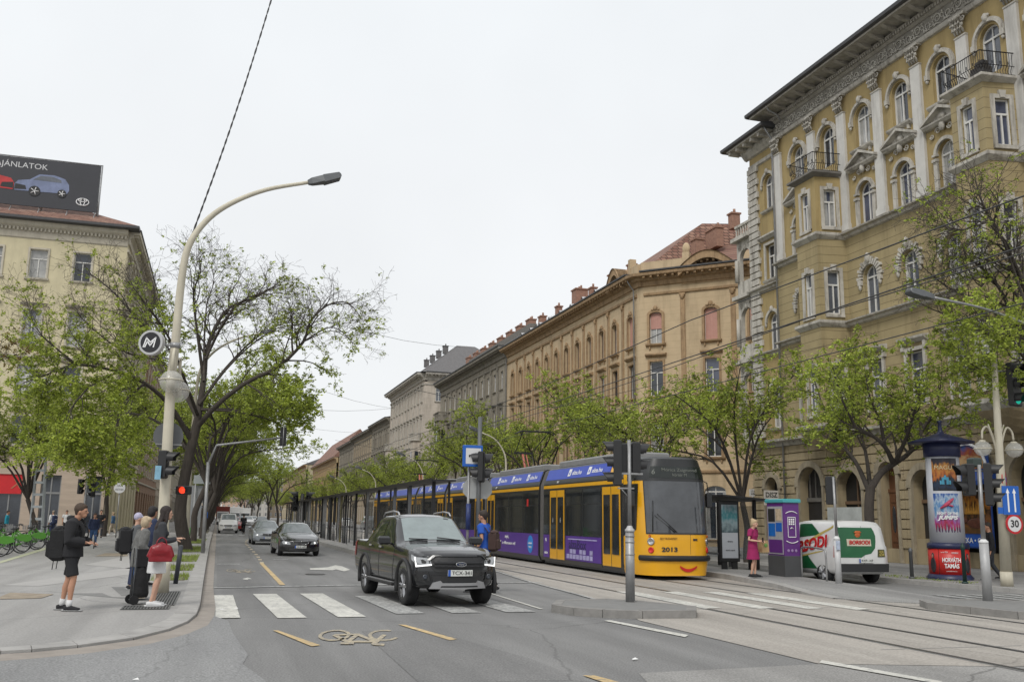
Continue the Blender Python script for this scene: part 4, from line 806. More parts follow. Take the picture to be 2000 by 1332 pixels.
for k in range(9): s.lathe([(.05, 0), (.08, .2), (.04, .4), (.07, .75)], (4.0+k*.27, .8, 9.7), 6)
s.box(3.9, 6.3, .7, .9, 10.4, 10.52); s.build('balcony', OT, ob)
# grey building
ZN = pm('grey_zinc', (.3, .3, .3), .5, .5, var=.2)
for par_, y, z1, dx in ((ob, 96.2, 19.0, 0), (ob, 63.1, 18.9, 0), (yb, 44.12-35, 23.4, -XF), (yb, 24.0-35, 23.4, -XF)):
    s = MB(); s.tube([(XF-.7+dx, y, z1+.4), (XF-.45+dx, y, z1), (XF-.2+dx, y, z1-.3), (XF-.2+dx, y, .2)], .055, 8, True, True); s.build('rain_pipe', ZN, par_)
GW = wall_mat('grey_brown_plaster', (.27, .24, .19), .45, .3, grime=.8); GT = pm('grey_brown_trim', (.22, .20, .165), .9, var=.25, grime=.7)
gb = empty('apartment_building', (0, 0, 0), label='grey brown apartment building between the ochre block and the pale block', cat='building')
wallrun(gb, TR, 96.5, 128.8, [98.5+2.75*i for i in range(11)], 2.75, [(0, 5.6, .6, 4.2, 1.5, True, 'none'), (5.6, 10.2, 6.6, 9.0, 1.0, False, 'head'), (10.2, 15.2, 11.2, 13.6, 1.0, False, 'head'), (15.2, 18.4, 15.6, 17.6, .95, False, 'sill')], GW, GT, simple=True, zc=20.0, hc=1.1, pr=1.0)
rf = MB(); rf.add([(28.5, 96.5, 20.2), (28.5, 128.9, 20.2), (34.5, 128.9, 24.3), (34.5, 96.5, 24.3)], [(0, 1, 2, 3)]); rf.box(29.2, 40, 96.5, 128.8, 0, 19.8); rf.build('roof', SLATE, gb)
for k in range(8): chimney(gb, 32, 98.5+k*3.9, 22, .8, 1.3, 1.5)
s = MB(); s.box(31.4, 32.2, 97, 124, 21.5, 22.9); s.build('fire_wall', DARKST, gb)
def mini_oriel(parent, y, z0, z1, mat, tmat, x=XF):
    s = MB(); s.prism([(x, y-1.4), (x-1.1, y-1.0), (x-1.1, y+1.0), (x, y+1.4)], z0, z1); s.build('oriel', mat, parent)
    s = MB(); s.prism([(x, y-1.7), (x-1.3, y-1.2), (x-1.3, y+1.2), (x, y+1.7)], z1, z1+.25); s.prism([(x, y-1.6), (x-1.2, y-1.1), (x-1.2, y+1.1), (x, y+1.6)], z0-.4, z0)
    for k in range(7): s.box(x-1.22, x-1.14, y-1.1+k*.35, y-1.02+k*.35, z1+.25, z1+1.05); s.box(x-1.1+k*.17, x-1.03+k*.17, y-1.25, y-1.18, z1+.25, z1+1.05)
    s.box(x-1.28, x-1.08, y-1.2, y+1.2, z1+1.05, z1+1.18); s.box(x-1.28, x, y-1.3, y-1.12, z1+1.05, z1+1.18); s.build('balcony', tmat, parent)
    for zz in (z0+1.0,):
        s = MB(); s.box(x-.8, x-.3, y-1.36, y-1.2, zz, zz+2.0); s.box(x-1.13, x-1.08, y-.4, y+.4, zz, zz+2.0); s.build('oriel_window', GL[0], parent)
mini_oriel(gb, 125.6, 10.4, 14.6, GW, GT)
# pale building with hipped grey roof
PW = wall_mat('pale_pink_plaster', (.50, .44, .37), .5, .25, grime=.5); PT = pm('pale_trim', (.46, .43, .38), .9, var=.2, grime=.6)
pb = empty('apartment_building', (0, 0, 0), label='pale cream apartment building with a dark grey hipped roof', cat='building')
TP = frame((XF, 0, 0), (0, 1, 0), (-1, 0, 0))
wallrun(pb, TP, 140, 170, [141.8+2.65*i for i in range(11)], 2.6, [(0, 6, .6, 4.6, 1.5, True, 'none'), (6, 12.6, 8.0, 11.0, 1.05, False, 'head'), (12.6, 18.4, 13.6, 16.6, 1.05, False, 'head'), (18.4, 22, 19.1, 21.2, .9, False, 'head')], PW, PT, simple=True, zc=23.3, hc=1.1, pr=1.2)
TP2 = frame((XF, 140, 0), (1, 0, 0), (0, -1, 0))
wallrun(pb, TP2, 0, 14, [2.2, 6.8, 11.4], 4, [(0, 18.4, 13.6, 16.6, 1.0, False, 'head'), (18.4, 22, 19.1, 21.2, .9, False, 'head')], PW, PT, simple=True, zc=23.3, hc=1.1, pr=1.2)
rf = MB(); rf.box(29.3, 44, 140.6, 170, 0, 23.2); rf.build('rear_block', PW, pb)
rf = MB(); hip_roof(rf, 28.0, 45, 139.2, 171, 23.4, 5.6, 7); rf.build('roof', SLATE, pb)
rf = MB(); rf.add([(27.95, 139.1, 23.5), (35.0, 146.1, 29.1), (35.0, 147.6, 29.1), (27.95, 140.9, 23.5)], [(0, 1, 2, 3)]); rf.build('roof_flashing', FRW, pb)
chimney(pb, 37.5, 150, 27, 3.5, 1.2, 2.2); mini_oriel(pb, 143.4, 8.6, 13.2, PW, PT); mini_oriel(pb, 166.4, 8.6, 13.2, PW, PT)
for k in range(4): chimney(pb, 34, 150+k*5, 28.2, .8, .8, 1.2, SLATE)
# farther buildings of the row
def row_building(lab, y0, y1, zc, wmat, tmat, rmat, x=XF, hr=3.5, floors=None):
    g = empty('apartment_building', (0, 0, 0), label=lab, cat='building'); T = frame((x, 0, 0), (0, 1, 0), (-1, 0, 0)); n_ = int((y1-y0-1)/2.8); pt = (y1-y0)/n_
    k = zc/19.6
    fl = floors or [(0, 5.4*k, .6, 4.2*k, 1.5, False, 'none'), (5.4*k, 10*k, 6.5*k, 8.9*k, 1.0, False, 'head'), (10*k, 14.4*k, 11*k, 13.4*k, 1.0, False, 'head'), (14.4*k, 18*k, 15*k, 17.0*k, .95, False, 'sill')]
    wallrun(g, T, y0, y1, [y0+pt*(i+.5) for i in range(n_)], pt, fl, wmat, tmat, simple=True, zc=zc, hc=.9, pr=.9)
    s = MB(); s.box(x+.6, x+14, y0, y1, 0, zc-.1); s.build('rear_block', wmat, g)
    s = MB(); s.add([(x-.9, y0, zc+.12), (x-.9, y1, zc+.12), (x+6, y1, zc+hr), (x+6, y0, zc+hr), (x+13, y0, zc+.12), (x+13, y1, zc+.12)], [(0, 1, 2, 3), (3, 2, 5, 4), (0, 3, 4), (1, 5, 2)]); s.build('roof', rmat, g)
    return g
g5 = row_building('brown grey block with a flat dark parapet beyond the pale building', 170.1, 191, 19.4, GW, GT, SLATE, hr=1.5); mini_oriel(g5, 172.2, 8, 11.5, GW, GT)
row_building('low tan block with pilasters farther down the tram side', 191.1, 218, 19.0, wall_mat('tan_plaster', (.36, .29, .2), .5, .2, grime=.6), GT, SLATE, hr=1.5)
row_building('narrow dark grey block at the last cornice of the right row', 218.1, 245, 18.6, GW, GT, SLATE, hr=1.5)
row_building('distant yellowish block under a steep red tiled roof', 262, 330, 17.5, wall_mat('far_yellow', (.40, .30, .16), .5, .2), OT, TILE, hr=8, x=30)
row_building('farthest pale yellow block of the right row with a grey roof', 345, 470, 19.5, wall_mat('far_cream', (.42, .36, .25), .5, .2), OT, SLATE, hr=3, x=29)
def far_block(lab, x0, x1, y, zc, wmat, rmat):
    g = empty('apartment_building', (0, 0, 0), label=lab, cat='building'); T = frame((0, y, 0), (1, 0, 0), (0, -1, 0)); n_ = max(2, int((x1-x0)/3)); pt = (x1-x0)/n_; w_ = MB(T); k = zc/20
    bs = [x0+pt*(i+.5) for i in range(n_)]; ed_ = [x0+pt*i for i in range(n_+1)]
    for fi in range(5):
        z0 = fi*zc/5.2; z1 = z0+zc/5.2
        for i, c in enumerate(bs):
            wcell(w_, ed_[i], ed_[i+1], z0, z1, c, 1.2, z0+1, z1-.6, False); window(g, T, c, 1.2, z0+1, z1-.6, simple=True)
    w_.box(x0, x1, -.3, 0, 5*zc/5.2, zc); w_.box(x0, x1, -14, -.3, 0, zc); w_.box(x0, x1, 0, .5, zc-.4, zc); w_.build('wall', wmat, g)
    s = MB(); s.add([(x0-.5, y-.6, zc), (x1+.5, y-.6, zc), (x1+.5, y+6, zc+3), (x0-.5, y+6, zc+3), (x1+.5, y+14, zc), (x0-.5, y+14, zc)], [(0, 1, 2, 3), (3, 2, 4, 5), (0, 3, 5), (1, 4, 2)]); s.build('roof', rmat, g)
far_block('distant pinkish block closing the street end, left of the pair', 2, 17, 640, 22, wall_mat('far_pink', (.46, .33, .26), 0), SLATE)
far_block('distant beige block closing the street end at the left kerb', -25, 1.6, 655, 20, wall_mat('far_beige', (.40, .34, .27), 0), SLATE)
far_block('distant tan block behind the right row at the street end', 32.3, 70, 660, 21, wall_mat('far_tan', (.38, .31, .23), 0), SLATE)
far_block('distant whitish block closing the street end, right of the pair', 17.2, 32, 650, 19, wall_mat('far_white', (.46, .44, .40), 0), SLATE)
# ---------------------------------------------------------------- left corner building
CW = wall_mat('cream_yellow_plaster', (.56, .50, .335), 0, grime=.25); CT = pm('beige_trim', (.48, .44, .36), .9, var=.1, grime=.3); SH = pm('travertine_cladding', (.40, .32, .25), .6, var=.18, scale=1.2, stretch=(.3, .3, 2))
lbd = empty('corner_building', (0, 0, 0), label='cream yellow corner building with beige shop floor and red tiled roof', cat='building')
X1 = -8.96; TL = frame((0, 85, 0), (1, 0, 0), (0, -1, 0))
fc = [-12.35-3.42*i for i in range(13)]
wl = MB(TL); tr = MB(TL); fl = [(19.4, 24.3, 20.9, 23.35, 1.35), (14.4, 19.4, 15.3, 18.2, 1.35), (10, 14.4, 11, 13.6, 1.35), (6.6, 10, 7.1, 9.4, 1.35)]
bs = sorted(fc); ed_ = [-56]+[(bs[i]+bs[i+1])/2 for i in range(12)]+[X1]
for fi, (z0, z1, zb, zt, w_) in enumerate(fl):
    for i, c in enumerate(bs):
        wcell(wl, ed_[i], ed_[i+1], z0, z1, c, w_, zb, zt, False); window(lbd, TL, c, w_, zb, zt) if i > 4 else window(lbd, TL, c, w_, zb, zt, simple=True)
        ring_strip(tr, outline(c, w_+.3, zb, zt+.15, False), outline(c, w_, zb, zt, False), 0, .08); sweep(tr, c-w_/2-.25, c+w_/2+.25, [(0, zb-.22), (.16, zb-.14), (.2, zb), (0, zb)])
        if fi: sweep(tr, c-w_/2-.3, c+w_/2+.3, [(0, zt+.35), (.2, zt+.4), (.35, zt+.55), (0, zt+.62)])
wl.build('wall', CW, lbd)
sweep(tr, -56, X1, [(0, 24.2), (.1, 24.3), (.15, 25.0), (.5, 25.3), (.6, 25.6), (0, 25.7)]); sweep(tr, -56, X1, [(0, 6.3), (.3, 6.4), (.35, 6.6), (0, 6.7)]); sweep(tr, -56, X1, [(0, 14.2), (.12, 14.25), (.12, 14.4), (0, 14.45)])
u = -56
while u < X1: tr.box(u, u+.14, .15, .35, 24.85, 25.1); u += .3
tr.build('mouldings', CT, lbd)
s = MB(TL); sweep(s, -56, X1+.9, [(-.5, 25.6), (.95, 25.6), (1.1, 25.68), (1.1, 25.9), (-.5, 25.95)]); s.build('gutter', EAVE, lbd)
rf = MB(); rf.add([(-56, 84.0, 25.9), (X1+.9, 84.0, 25.9), (-15.5, 91, 29.3), (-56, 91, 29.3), (X1+.9, 120, 25.9), (-15.5, 120, 29.3)], [(0, 1, 2, 3), (1, 4, 5, 2)]); rf.build('roof', TILE, lbd)
# ground floor: shops
s = MB(TL); 
SHP = [(-10.5, -9.2), (-13.8, -12.3), (-17.05, -15.1), (-21.2, -18.9), (-25, -22.5), (-30, -27)]; cur = X1
for a, c in SHP:
    s.box(c, cur, -.4, 0, 0, 6.35); s.box(a, c, -.4, 0, 4.7, 6.35); cur = a
s.box(-56, cur, -.4, 0, 0, 6.35); s.build('shop_wall', SH, lbd)
for i, (a, c) in enumerate(SHP):
    s = MB(TL); s.box(a, c, -.38, -.32, .1, 4.7); s.build('shop_window', GL[0], lbd)
    s = MB(TL); [s.box(u-.05, u+.05, -.32, -.26, .1, 4.6) for u in (a+.05, (a+c)/2, c-.05)]; s.box(a, c, -.32, -.24, 3.2, 3.35); s.build('shop_frame', pm('shop_frame_grey', (.25, .25, .25), .5, .4, var=.1), lbd)
    if i in (2, 3, 4):
        s = MB(TL); s.box(a+.1, c-.1, -.2, -.1, 3.15, 4.7); s.build('shop_awning', pm('red_awning', (.50, .015, .02), .7, var=.1), lbd)
        if i == 2: text('X', .8, plane_T((-15.6, 85.07, 3.9), (1, 0, 0), (0, 0, 1)), pm('gold_letter', (.4, .15, .08), .7, var=0), lbd, shear=.2)
# side facade
TLs = frame((X1, 85, 0), (0, 1, 0), (1, 0, 0))
wallrun(lbd, TLs, 0, 30, [2+3.2*i for i in range(9)], 3.2, [(0, 6.6, .3, 4.6, 1.6, False, 'none')]+[(a, b2, c, d_, 1.3, False, 'head') for a, b2, c, d_, e_ in fl[::-1]], CW, CT, simple=True, zc=25.7, hc=1.2, pr=.9)
s = MB(); s.box(-56, X1-.5, 85.5, 115, 0, 25.5); s.build('rear_block', CW, lbd)
def lrow(lab, y0, y1, zc, wm, rm):
    g = empty('apartment_building', (0, 0, 0), label=lab, cat='building'); T = frame((X1, 0, 0), (0, 1, 0), (1, 0, 0)); n_ = int((y1-y0)/3.6); pt = (y1-y0)/n_; k = zc/20
    wallrun(g, T, y0, y1, [y0+pt*(i+.5) for i in range(n_)], pt, [(0, 5*k, .5, 4*k, 2.0, False, 'none'), (5*k, 9.6*k, 6*k, 8.4*k, 1.2, False, 'head'), (9.6*k, 14*k, 10.6*k, 13*k, 1.2, False, 'head'), (14*k, 18.4*k, 15*k, 17.3*k, 1.1, False, 'sill')], wm, CT, simple=True, zc=zc, hc=.9, pr=.8)
    s = MB(); s.box(X1-14, X1-.5, y0, y1, 0, zc-.1); s.build('rear_block', wm, g); s = MB(); s.add([(X1+.8, y0, zc+.1), (X1+.8, y1, zc+.1), (X1-6, y1, zc+3), (X1-6, y0, zc+3)], [(0, 1, 2, 3)]); s.build('roof', rm, g)
BRW = wall_mat('brown_brick_front', (.26, .16, .10), .25, .5)
lrow('brown brick fronted building behind the left avenue trees', 115.2, 150, 21, BRW, SLATE)
lrow('beige apartment block beyond the brown one on the left', 150.2, 205, 22, wall_mat('beige_l', (.4, .34, .26), .5, .2), SLATE)
lrow('greyish apartment block farther along the left pavement', 205.2, 290, 21, GW, SLATE)
lrow('farthest reddish apartment block of the left row', 290.2, 420, 21, wall_mat('reddish_l', (.38, .25, .2), .5, .2), TILE)
# ================================================================ trees
BARK = pm('dark_bark', (.06, .05, .042), .95, var=.35, scale=9, bump=.8, bscale=30, stretch=(1, 1, .25))
def leaf_mat(name, c1, c2):
    m = bpy.data.materials.new(name); m.use_nodes = True; n, L = tree_nodes(m); b = n['Principled BSDF']; b.inputs['Roughness'].default_value = .6
    g = n.new('ShaderNodeNewGeometry'); r = n.new('ShaderNodeValToRGB'); r.color_ramp.elements[0].color = (*c1, 1); r.color_ramp.elements[1].color = (*c2, 1); L.new(g.outputs['Random Per Island'], r.inputs[0])
    t = n.new('ShaderNodeTexCoord'); no = n.new('ShaderNodeTexNoise'); no.inputs['Scale'].default_value = .55; no.inputs['Detail'].default_value = 2; L.new(t.outputs['Object'], no.inputs['Vector'])
    mr = n.new('ShaderNodeMapRange'); mr.inputs[1].default_value = .35; mr.inputs[2].default_value = .65; mr.inputs[3].default_value = .7; mr.inputs[4].default_value = 1.25; L.new(no.outputs['Fac'], mr.inputs[0])
    v = n.new('ShaderNodeVectorMath'); v.operation = 'SCALE'; L.new(r.outputs[0], v.inputs[0]); L.new(mr.outputs[0], v.inputs['Scale']); L.new(v.outputs[0], b.inputs['Base Color'])
    tr = n.new('ShaderNodeBsdfTranslucent'); L.new(v.outputs[0], tr.inputs['Color']); mx_ = n.new('ShaderNodeMixShader'); mx_.inputs[0].default_value = .35
    L.new(b.outputs[0], mx_.inputs[1]); L.new(tr.outputs[0], mx_.inputs[2]); L.new(mx_.outputs[0], n['Material Output'].inputs['Surface']); return m
LEAF = leaf_mat('spring_leaf', (.17, .23, .025), (.46, .53, .08)); LEAFR = leaf_mat('bronze_leaf', (.16, .09, .03), (.26, .22, .05)); LEAFD = leaf_mat('olive_leaf', (.10, .15, .03), (.20, .25, .05))
class Tree:
    def __init__(s, seed): s.r = random.Random(seed); s.v = []; s.f = []; s.lv = []; s.lf = []
    def rv(s): 
        r = s.r; v = Vector((r.gauss(0, 1), r.gauss(0, 1), r.gauss(0, 1))); return v.normalized()
    def tube(s, pts, rad, n):
        b0 = len(s.v); m = len(pts); up = Vector((.3, .2, .93))
        cs = [(math.cos(2*math.pi*k/n), math.sin(2*math.pi*k/n)) for k in range(n)]
        for i in range(m):
            d = pts[min(i+1, m-1)]-pts[max(i-1, 0)]; x = d.cross(up)
            if x.length < 1e-6: x = Vector((1, 0, 0))
            x.normalize(); y = x.cross(d).normalized(); p = pts[i]; r = rad[i]; up = y
            for c, q in cs: s.v.append((p.x+(x.x*c+y.x*q)*r, p.y+(x.y*c+y.y*q)*r, p.z+(x.z*c+y.z*q)*r))
        for i in range(m-1):
            for k in range(n): k2 = (k+1) % n; s.f.append((b0+i*n+k, b0+i*n+k2, b0+(i+1)*n+k2, b0+(i+1)*n+k))
    def tuft(s, p, size, n):
        r = s.r
        for _ in range(n):
            d = s.rv(); d.z = d.z*.6-.15; w = d.cross(s.rv()).normalized(); l = size*r.uniform(.6, 1.3); q = p+s.rv()*size*r.uniform(0, .9); wd = l*.27
            e = q+d*l; m = q+d*l*.5; i = len(s.lv)
            s.lv += [tuple(q), tuple(m+w*wd), tuple(e), tuple(m-w*wd)]; s.lf.append((i, i+1, i+2, i+3))
    def grow(s, pts, r0, r1, lev, P):
        pts = [Vector(p) for p in pts]; L_ = sum((pts[i+1]-pts[i]).length for i in range(len(pts)-1)); m = len(pts)
        rad = [r0+(r1-r0)*(i/(m-1))**.8 for i in range(m)]
        s.tube(pts, rad, (8, 6, 4, 3, 3)[min(lev, 4)])
        r = s.r
        if lev >= P['leaf_from']:
            k = max(1, int(L_/P['tuft_step']*(.55 if lev == P['leaf_from'] else 1)))
            for j in range(k):
                if r.random() < P['leaf_p']:
                    t = r.uniform(.25, 1.02)*(m-1); i = min(int(t), m-2); q = pts[i].lerp(pts[i+1], t-i)
                    if P['keep'](q, r): s.tuft(q, P['leaf'], P['tuft_n'])
        if lev >= P['maxlev']: return
        sp = P['step'][lev]; k = max(2, int(L_/sp)); 
        for j in range(k):
            t = (P['t0'][lev]+(1-P['t0'][lev])*(j+r.random())/k); ti = t*(m-1); i = min(int(ti), m-2); q = pts[i].lerp(pts[i+1], ti-i); tg = (pts[i+1]-pts[i]).normalized()
            side = s.rv(); side = (side-tg*side.dot(tg)).normalized(); d = (tg*r.uniform(.45, 1.0)+side*r.uniform(.6, 1.1)+Vector((0, 0, P['up'][lev]))).normalized()
            l = min(P['len'][lev]*r.uniform(.5, 1.25)*(1.15-.55*t), L_*.8); n = (6, 5, 4, 3)[min(lev, 3)]; c = [q]; dd = d.copy()
            for _ in range(n):
                dd = (dd+s.rv()*P['wig']+Vector((0, 0, P['droop'][lev]))).normalized(); c.append(c[-1]+dd*(l/n))
            rr = min(lerp(r0, r1, t)*.6, P['rmax'][lev])*r.uniform(.7, 1.1); s.grow(c, rr, max(rr*.25, .006), lev+1, P)
    def build(s, loc, lab, group=None, leaf=None, name='street_tree', rz=0):
        root = empty(name, loc, rz, label=lab, cat='tree', group=group); L0 = Vector(loc)
        def mk(nm, v, f, mat, sm):
            me = bpy.data.meshes.new(nm); a = np.array(v, dtype=np.float32)-np.array(L0, dtype=np.float32); me.from_pydata(a.tolist(), [], f); me.materials.append(mat)
            me.polygons.foreach_set('use_smooth', [sm]*len(f)); me.update(); o = bpy.data.objects.new(nm, me); COL.objects.link(o); o.parent = root; return o
        mk('trunk', s.v, s.f, BARK, True)
        if s.lf: mk('crown', s.lv, s.lf, leaf or LEAF, False)
        return root
BASE = dict(leaf_from=2, tuft_step=.16, leaf_p=.8, leaf=.13, tuft_n=5, keep=lambda q, r: True, maxlev=3, step=[.5, .3, .22], t0=[.3, .2, .2], up=[.35, .15, 0], len=[2.6, 1.1, .5], wig=.32, droop=[.02, -.03, -.08], rmax=[.12, .04, .015])
def spath(pts, k=3): return smooth_path(pts, k)
# the large gnarled tree by the left kerb, its limbs read off the photograph at the depth where it stands
t1 = Tree(11); Y0_ = 46.5
def pp(x, y, dy=0.): return onY(x, y, Y0_+dy)
trunk = [Vector((-1.25, 46.6, .1)), pp(352, 1010), pp(358, 950), pp(372, 880), pp(388, 815)]
t1.tube(spath(trunk), [lerp(.30, .2, i/12) for i in range(13)], 10)
P1 = dict(BASE); P1.update(leaf_p=.8, step=[.38, .27, .22], len=[2.5, 1.2, .55], tuft_n=8, tuft_step=.15, leaf=.13, leaf_from=1)
def keep1(q, r):
    return r.random() < min(1, max(.05, (11.2-q.z)/4.2))*(1 if q.x < 7 else .55)
P1['keep'] = keep1
limbs = [([(386, 820, 0), (398, 740, .6), (403, 690, 1.2), (420, 640, 1.5), (450, 600, 2), (500, 580, 2.4), (535, 560, 2.6)], .26, .03),
 ([(384, 835, 0), (425, 790, -.8), (480, 748, -1.5), (545, 715, -2.4), (592, 668, -3), (606, 628, -3.2), (640, 596, -3.4), (680, 592, -3.6), (708, 625, -3.8)], .22, .015),
 ([(592, 668, -3), (640, 640, -3.2), (668, 648, -3.4), (690, 672, -3.4)], .06, .012),
 ([(374, 860, 0), (332, 792, -1), (282, 748, -2), (230, 726, -2.6), (150, 712, -3.4), (95, 730, -4), (45, 748, -4.4)], .20, .02),
 ([(386, 815, 0), (346, 742, 1), (312, 700, 1.6), (280, 640, 2), (238, 588, 2.4), (200, 552, 2.8), (168, 530, 3)], .19, .02),
 ([(398, 745, .5), (386, 655, 0), (378, 575, -.6), (392, 530, -1), (386, 500, -1)], .13, .012),
 ([(372, 885, 0), (318, 830, 1.6), (262, 808, 3), (205, 815, 4), (150, 850, 4.6)], .14, .015),
 ([(392, 800, 0), (450, 800, 2.4), (505, 812, 4), (545, 830, 5)], .13, .015),
 ([(402, 700, 1), (432, 640, -1), (470, 590, -2.4), (515, 570, -3), (550, 550, -3.2)], .11, .012),
 ([(310, 702, 1.6), (250, 690, 0), (190, 650, -1.4), (140, 600, -2)], .09, .012),
 ([(390, 790, 0), (440, 720, 3), (500, 660, 4.6), (560, 630, 5.4), (610, 640, 6)], .13, .015),
 ([(386, 810, 0), (360, 740, -3), (330, 660, -5), (290, 600, -6), (250, 550, -6.4)], .13, .015),
 ([(282, 748, -2), (240, 790, -3), (225, 850, -3.6), (230, 900, -3.8)], .08, .012), ([(230, 726, -2.6), (170, 760, -4), (120, 830, -5), (110, 890, -5.4)], .08, .012),
 ([(480, 748, -1.5), (530, 780, -2.6), (560, 810, -3)], .07, .012), ([(150, 712, -3.4), (110, 680, -4), (70, 640, -4.4), (50, 580, -4.6)], .07, .012)]
for L_, ra, rb in limbs: t1.grow(spath([pp(*q) for q in L_]), ra*.66, rb, 0, P1)
for L_, ra, rb in limbs:
    if ra <= .135:
        jx, jy = t1.r.uniform(-26, 26), t1.r.uniform(-6, 26); t1.grow(spath([pp(q[0]+jx*min(1, i/2), q[1]+jy*min(1, i/2), q[2]*-.6+1.4*min(i, 2)*(1 if jx > 0 else -1)) for i, q in enumerate(L_)]), ra*.5, rb*.8, 0, P1)
t1.build((-1.25, 46.6, .1), 'large gnarled street tree in thin spring leaf just behind the big curved lamp post')
# generic street tree prototypes
def make_tree(seed, H, spread, fork, lean=(0, 0), nl=7, r0=.2, P=None, squash=1., leafamt=.8):
    t = Tree(seed); r = t.r; P = dict(BASE, **(P or {})); P['leaf_p'] = leafamt
    top = Vector((lean[0]*.35, lean[1]*.35, fork)); mid = Vector((lean[0]*.05+r.uniform(-.1, .1), lean[1]*.05, fork*.55))
    pts = spath([Vector((0, 0, -.1)), Vector((0, 0, fork*.25)), mid, top]); t.tube(pts, [lerp(r0, r0*.72, i/(len(pts)-1)) for i in range(len(pts))], 9)
    for k in range(nl):
        a = 2*math.pi*(k+r.uniform(-.3, .3))/nl; e = r.uniform(.15, .95) if k < nl-2 else 1.3
        R_ = spread*r.uniform(.75, 1.1)*math.cos(e*.6); z1 = fork+(H-fork)*(.35+.62*math.sin(min(e, 1.4)))*r.uniform(.8, 1)
        ex = Vector((math.cos(a)*R_+lean[0], math.sin(a)*R_*squash+lean[1], z1)); c1 = top.lerp(ex, .3)+Vector((r.uniform(-.4, .4), r.uniform(-.4, .4), (H-fork)*.16)); c2 = top.lerp(ex, .65)+Vector((r.uniform(-.5, .5), r.uniform(-.5, .5), (H-fork)*.1))
        t.grow(spath([top, c1, c2, ex]), r0*.5*r.uniform(.7, 1.1), .02, 0, P)
    return t
PR = dict(step=[.42, .3, .25], len=[2.2, 1.05, .5], tuft_n=6, tuft_step=.2, maxlev=3, leaf=.14, leaf_from=1)
protoA = make_tree(21, 12.5, 4.6, 3.4, (1.6, 0), 9, .22, PR, leafamt=.8)
protoB = make_tree(22, 12.0, 4.5, 3.0, (2.0, .4), 9, .2, PR, leafamt=.8)
protoC = make_tree(23, 9.0, 4.4, 2.7, (-.4, 0), 7, .17, dict(PR, len=[2.0, 1.0, .45]), leafamt=.75)
protoD = make_tree(24, 9.4, 4.5, 2.8, (-.8, .3), 7, .17, dict(PR, len=[2.0, 1.0, .45]), leafamt=.7)
lt = [(-1.3, 61), (-.9, 70), (-1.1, 79), (-1.0, 89), (-1.1, 99.5), (-1.0, 111), (-1.1, 124), (-1, 139), (-1.1, 156), (-1, 176), (-1.1, 200), (-1, 228), (-1.1, 262), (-1, 300), (-1, 345)]
A_ = protoA.build((0, 0, 0), 'x'); B2 = protoB.build((0, 0, 0), 'x'); C_ = protoC.build((0, 0, 0), 'x'); D_ = protoD.build((0, 0, 0), 'x', leaf=LEAF)
ordn = ['first', 'second', 'third', 'fourth', 'fifth', 'sixth', 'seventh', 'eighth', 'ninth', 'tenth', 'eleventh', 'twelfth', 'thirteenth', 'fourteenth', 'fifteenth', 'sixteenth', 'seventeenth', 'eighteenth', 'nineteenth', 'twentieth']
rt_ = random.Random(5)
for i, (x, y) in enumerate(lt):
    k = rt_.uniform(.88, 1.08); src = (A_, B2)[i % 2]
    o = dup(src, (x, y, .1), rt_.uniform(-.35, .35) if i < 14 else 0, k, label='leafy avenue tree over the left kerb, %s in the row behind the large gnarled one' % ordn[i], cat='tree', group='avenue trees along the left kerb')
rt2 = [36.3, 45.0, 54, 63, 72, 81, 90, 100, 110, 121, 133, 146, 160, 176, 194, 215, 240, 270, 305, 345]
for i, y in enumerate(rt2):
    k = rt_.uniform(.92, 1.1)
    o = dup((C_, D_)[i % 2], (21.4 if i else 21.5, y, .12), rt_.uniform(0, 6.28), (k, k, k*(.96 if i < 2 else 1.05)), label='slender avenue tree behind the tram stop, %s from the shelter towards the street end' % ordn[i], cat='tree', group='avenue trees along the right lane')
# two trees on the left square and one bronze tree at the left edge
o = dup(B2, (-9.8, 60, .12), 2.6, (.85, .85, .78), label='thin leaning tree on the left square in front of the travertine shop wall', cat='tree')
o = dup(C_, (-7.6, 74, .12), 1.2, (1.1, 1.1, 1.1), label='fresh green tree on the left square between the gnarled tree and the corner building', cat='tree')
E_ = make_tree(31, 13, 4.4, 3.5, (0, 0), 8, .2, dict(PR), leafamt=.42).build((0, 0, 0), 'bronze budding tree at the left edge in front of the cream corner building', leaf=LEAFR); E_.location = (-13.5, 47, .12)
o = dup(C_, (-14.8, 58, .12), .4, (1.2, 1.2, 1.0), label='low green tree at the left edge above the green share bicycles', cat='tree')
# more trees across the tram median far away
for i, (x, y) in enumerate([(7.6, 130), (8.0, 165), (7.8, 205), (8.2, 250), (7.8, 300), (13, 400), (8, 360), (20, 400)]):
    o = dup((D_, C_)[i % 2], (x, y, .12), i*1.3, 1.1 if i < 5 else 1.5, label='distant olive tree at the end of the street, %s beyond the tram stop roof' % ordn[i], cat='tree', group='distant trees at the street end')
for o in (A_, B2, C_, D_):
    for ch in list(o.children): bpy.data.objects.remove(ch)
    bpy.data.objects.remove(o)
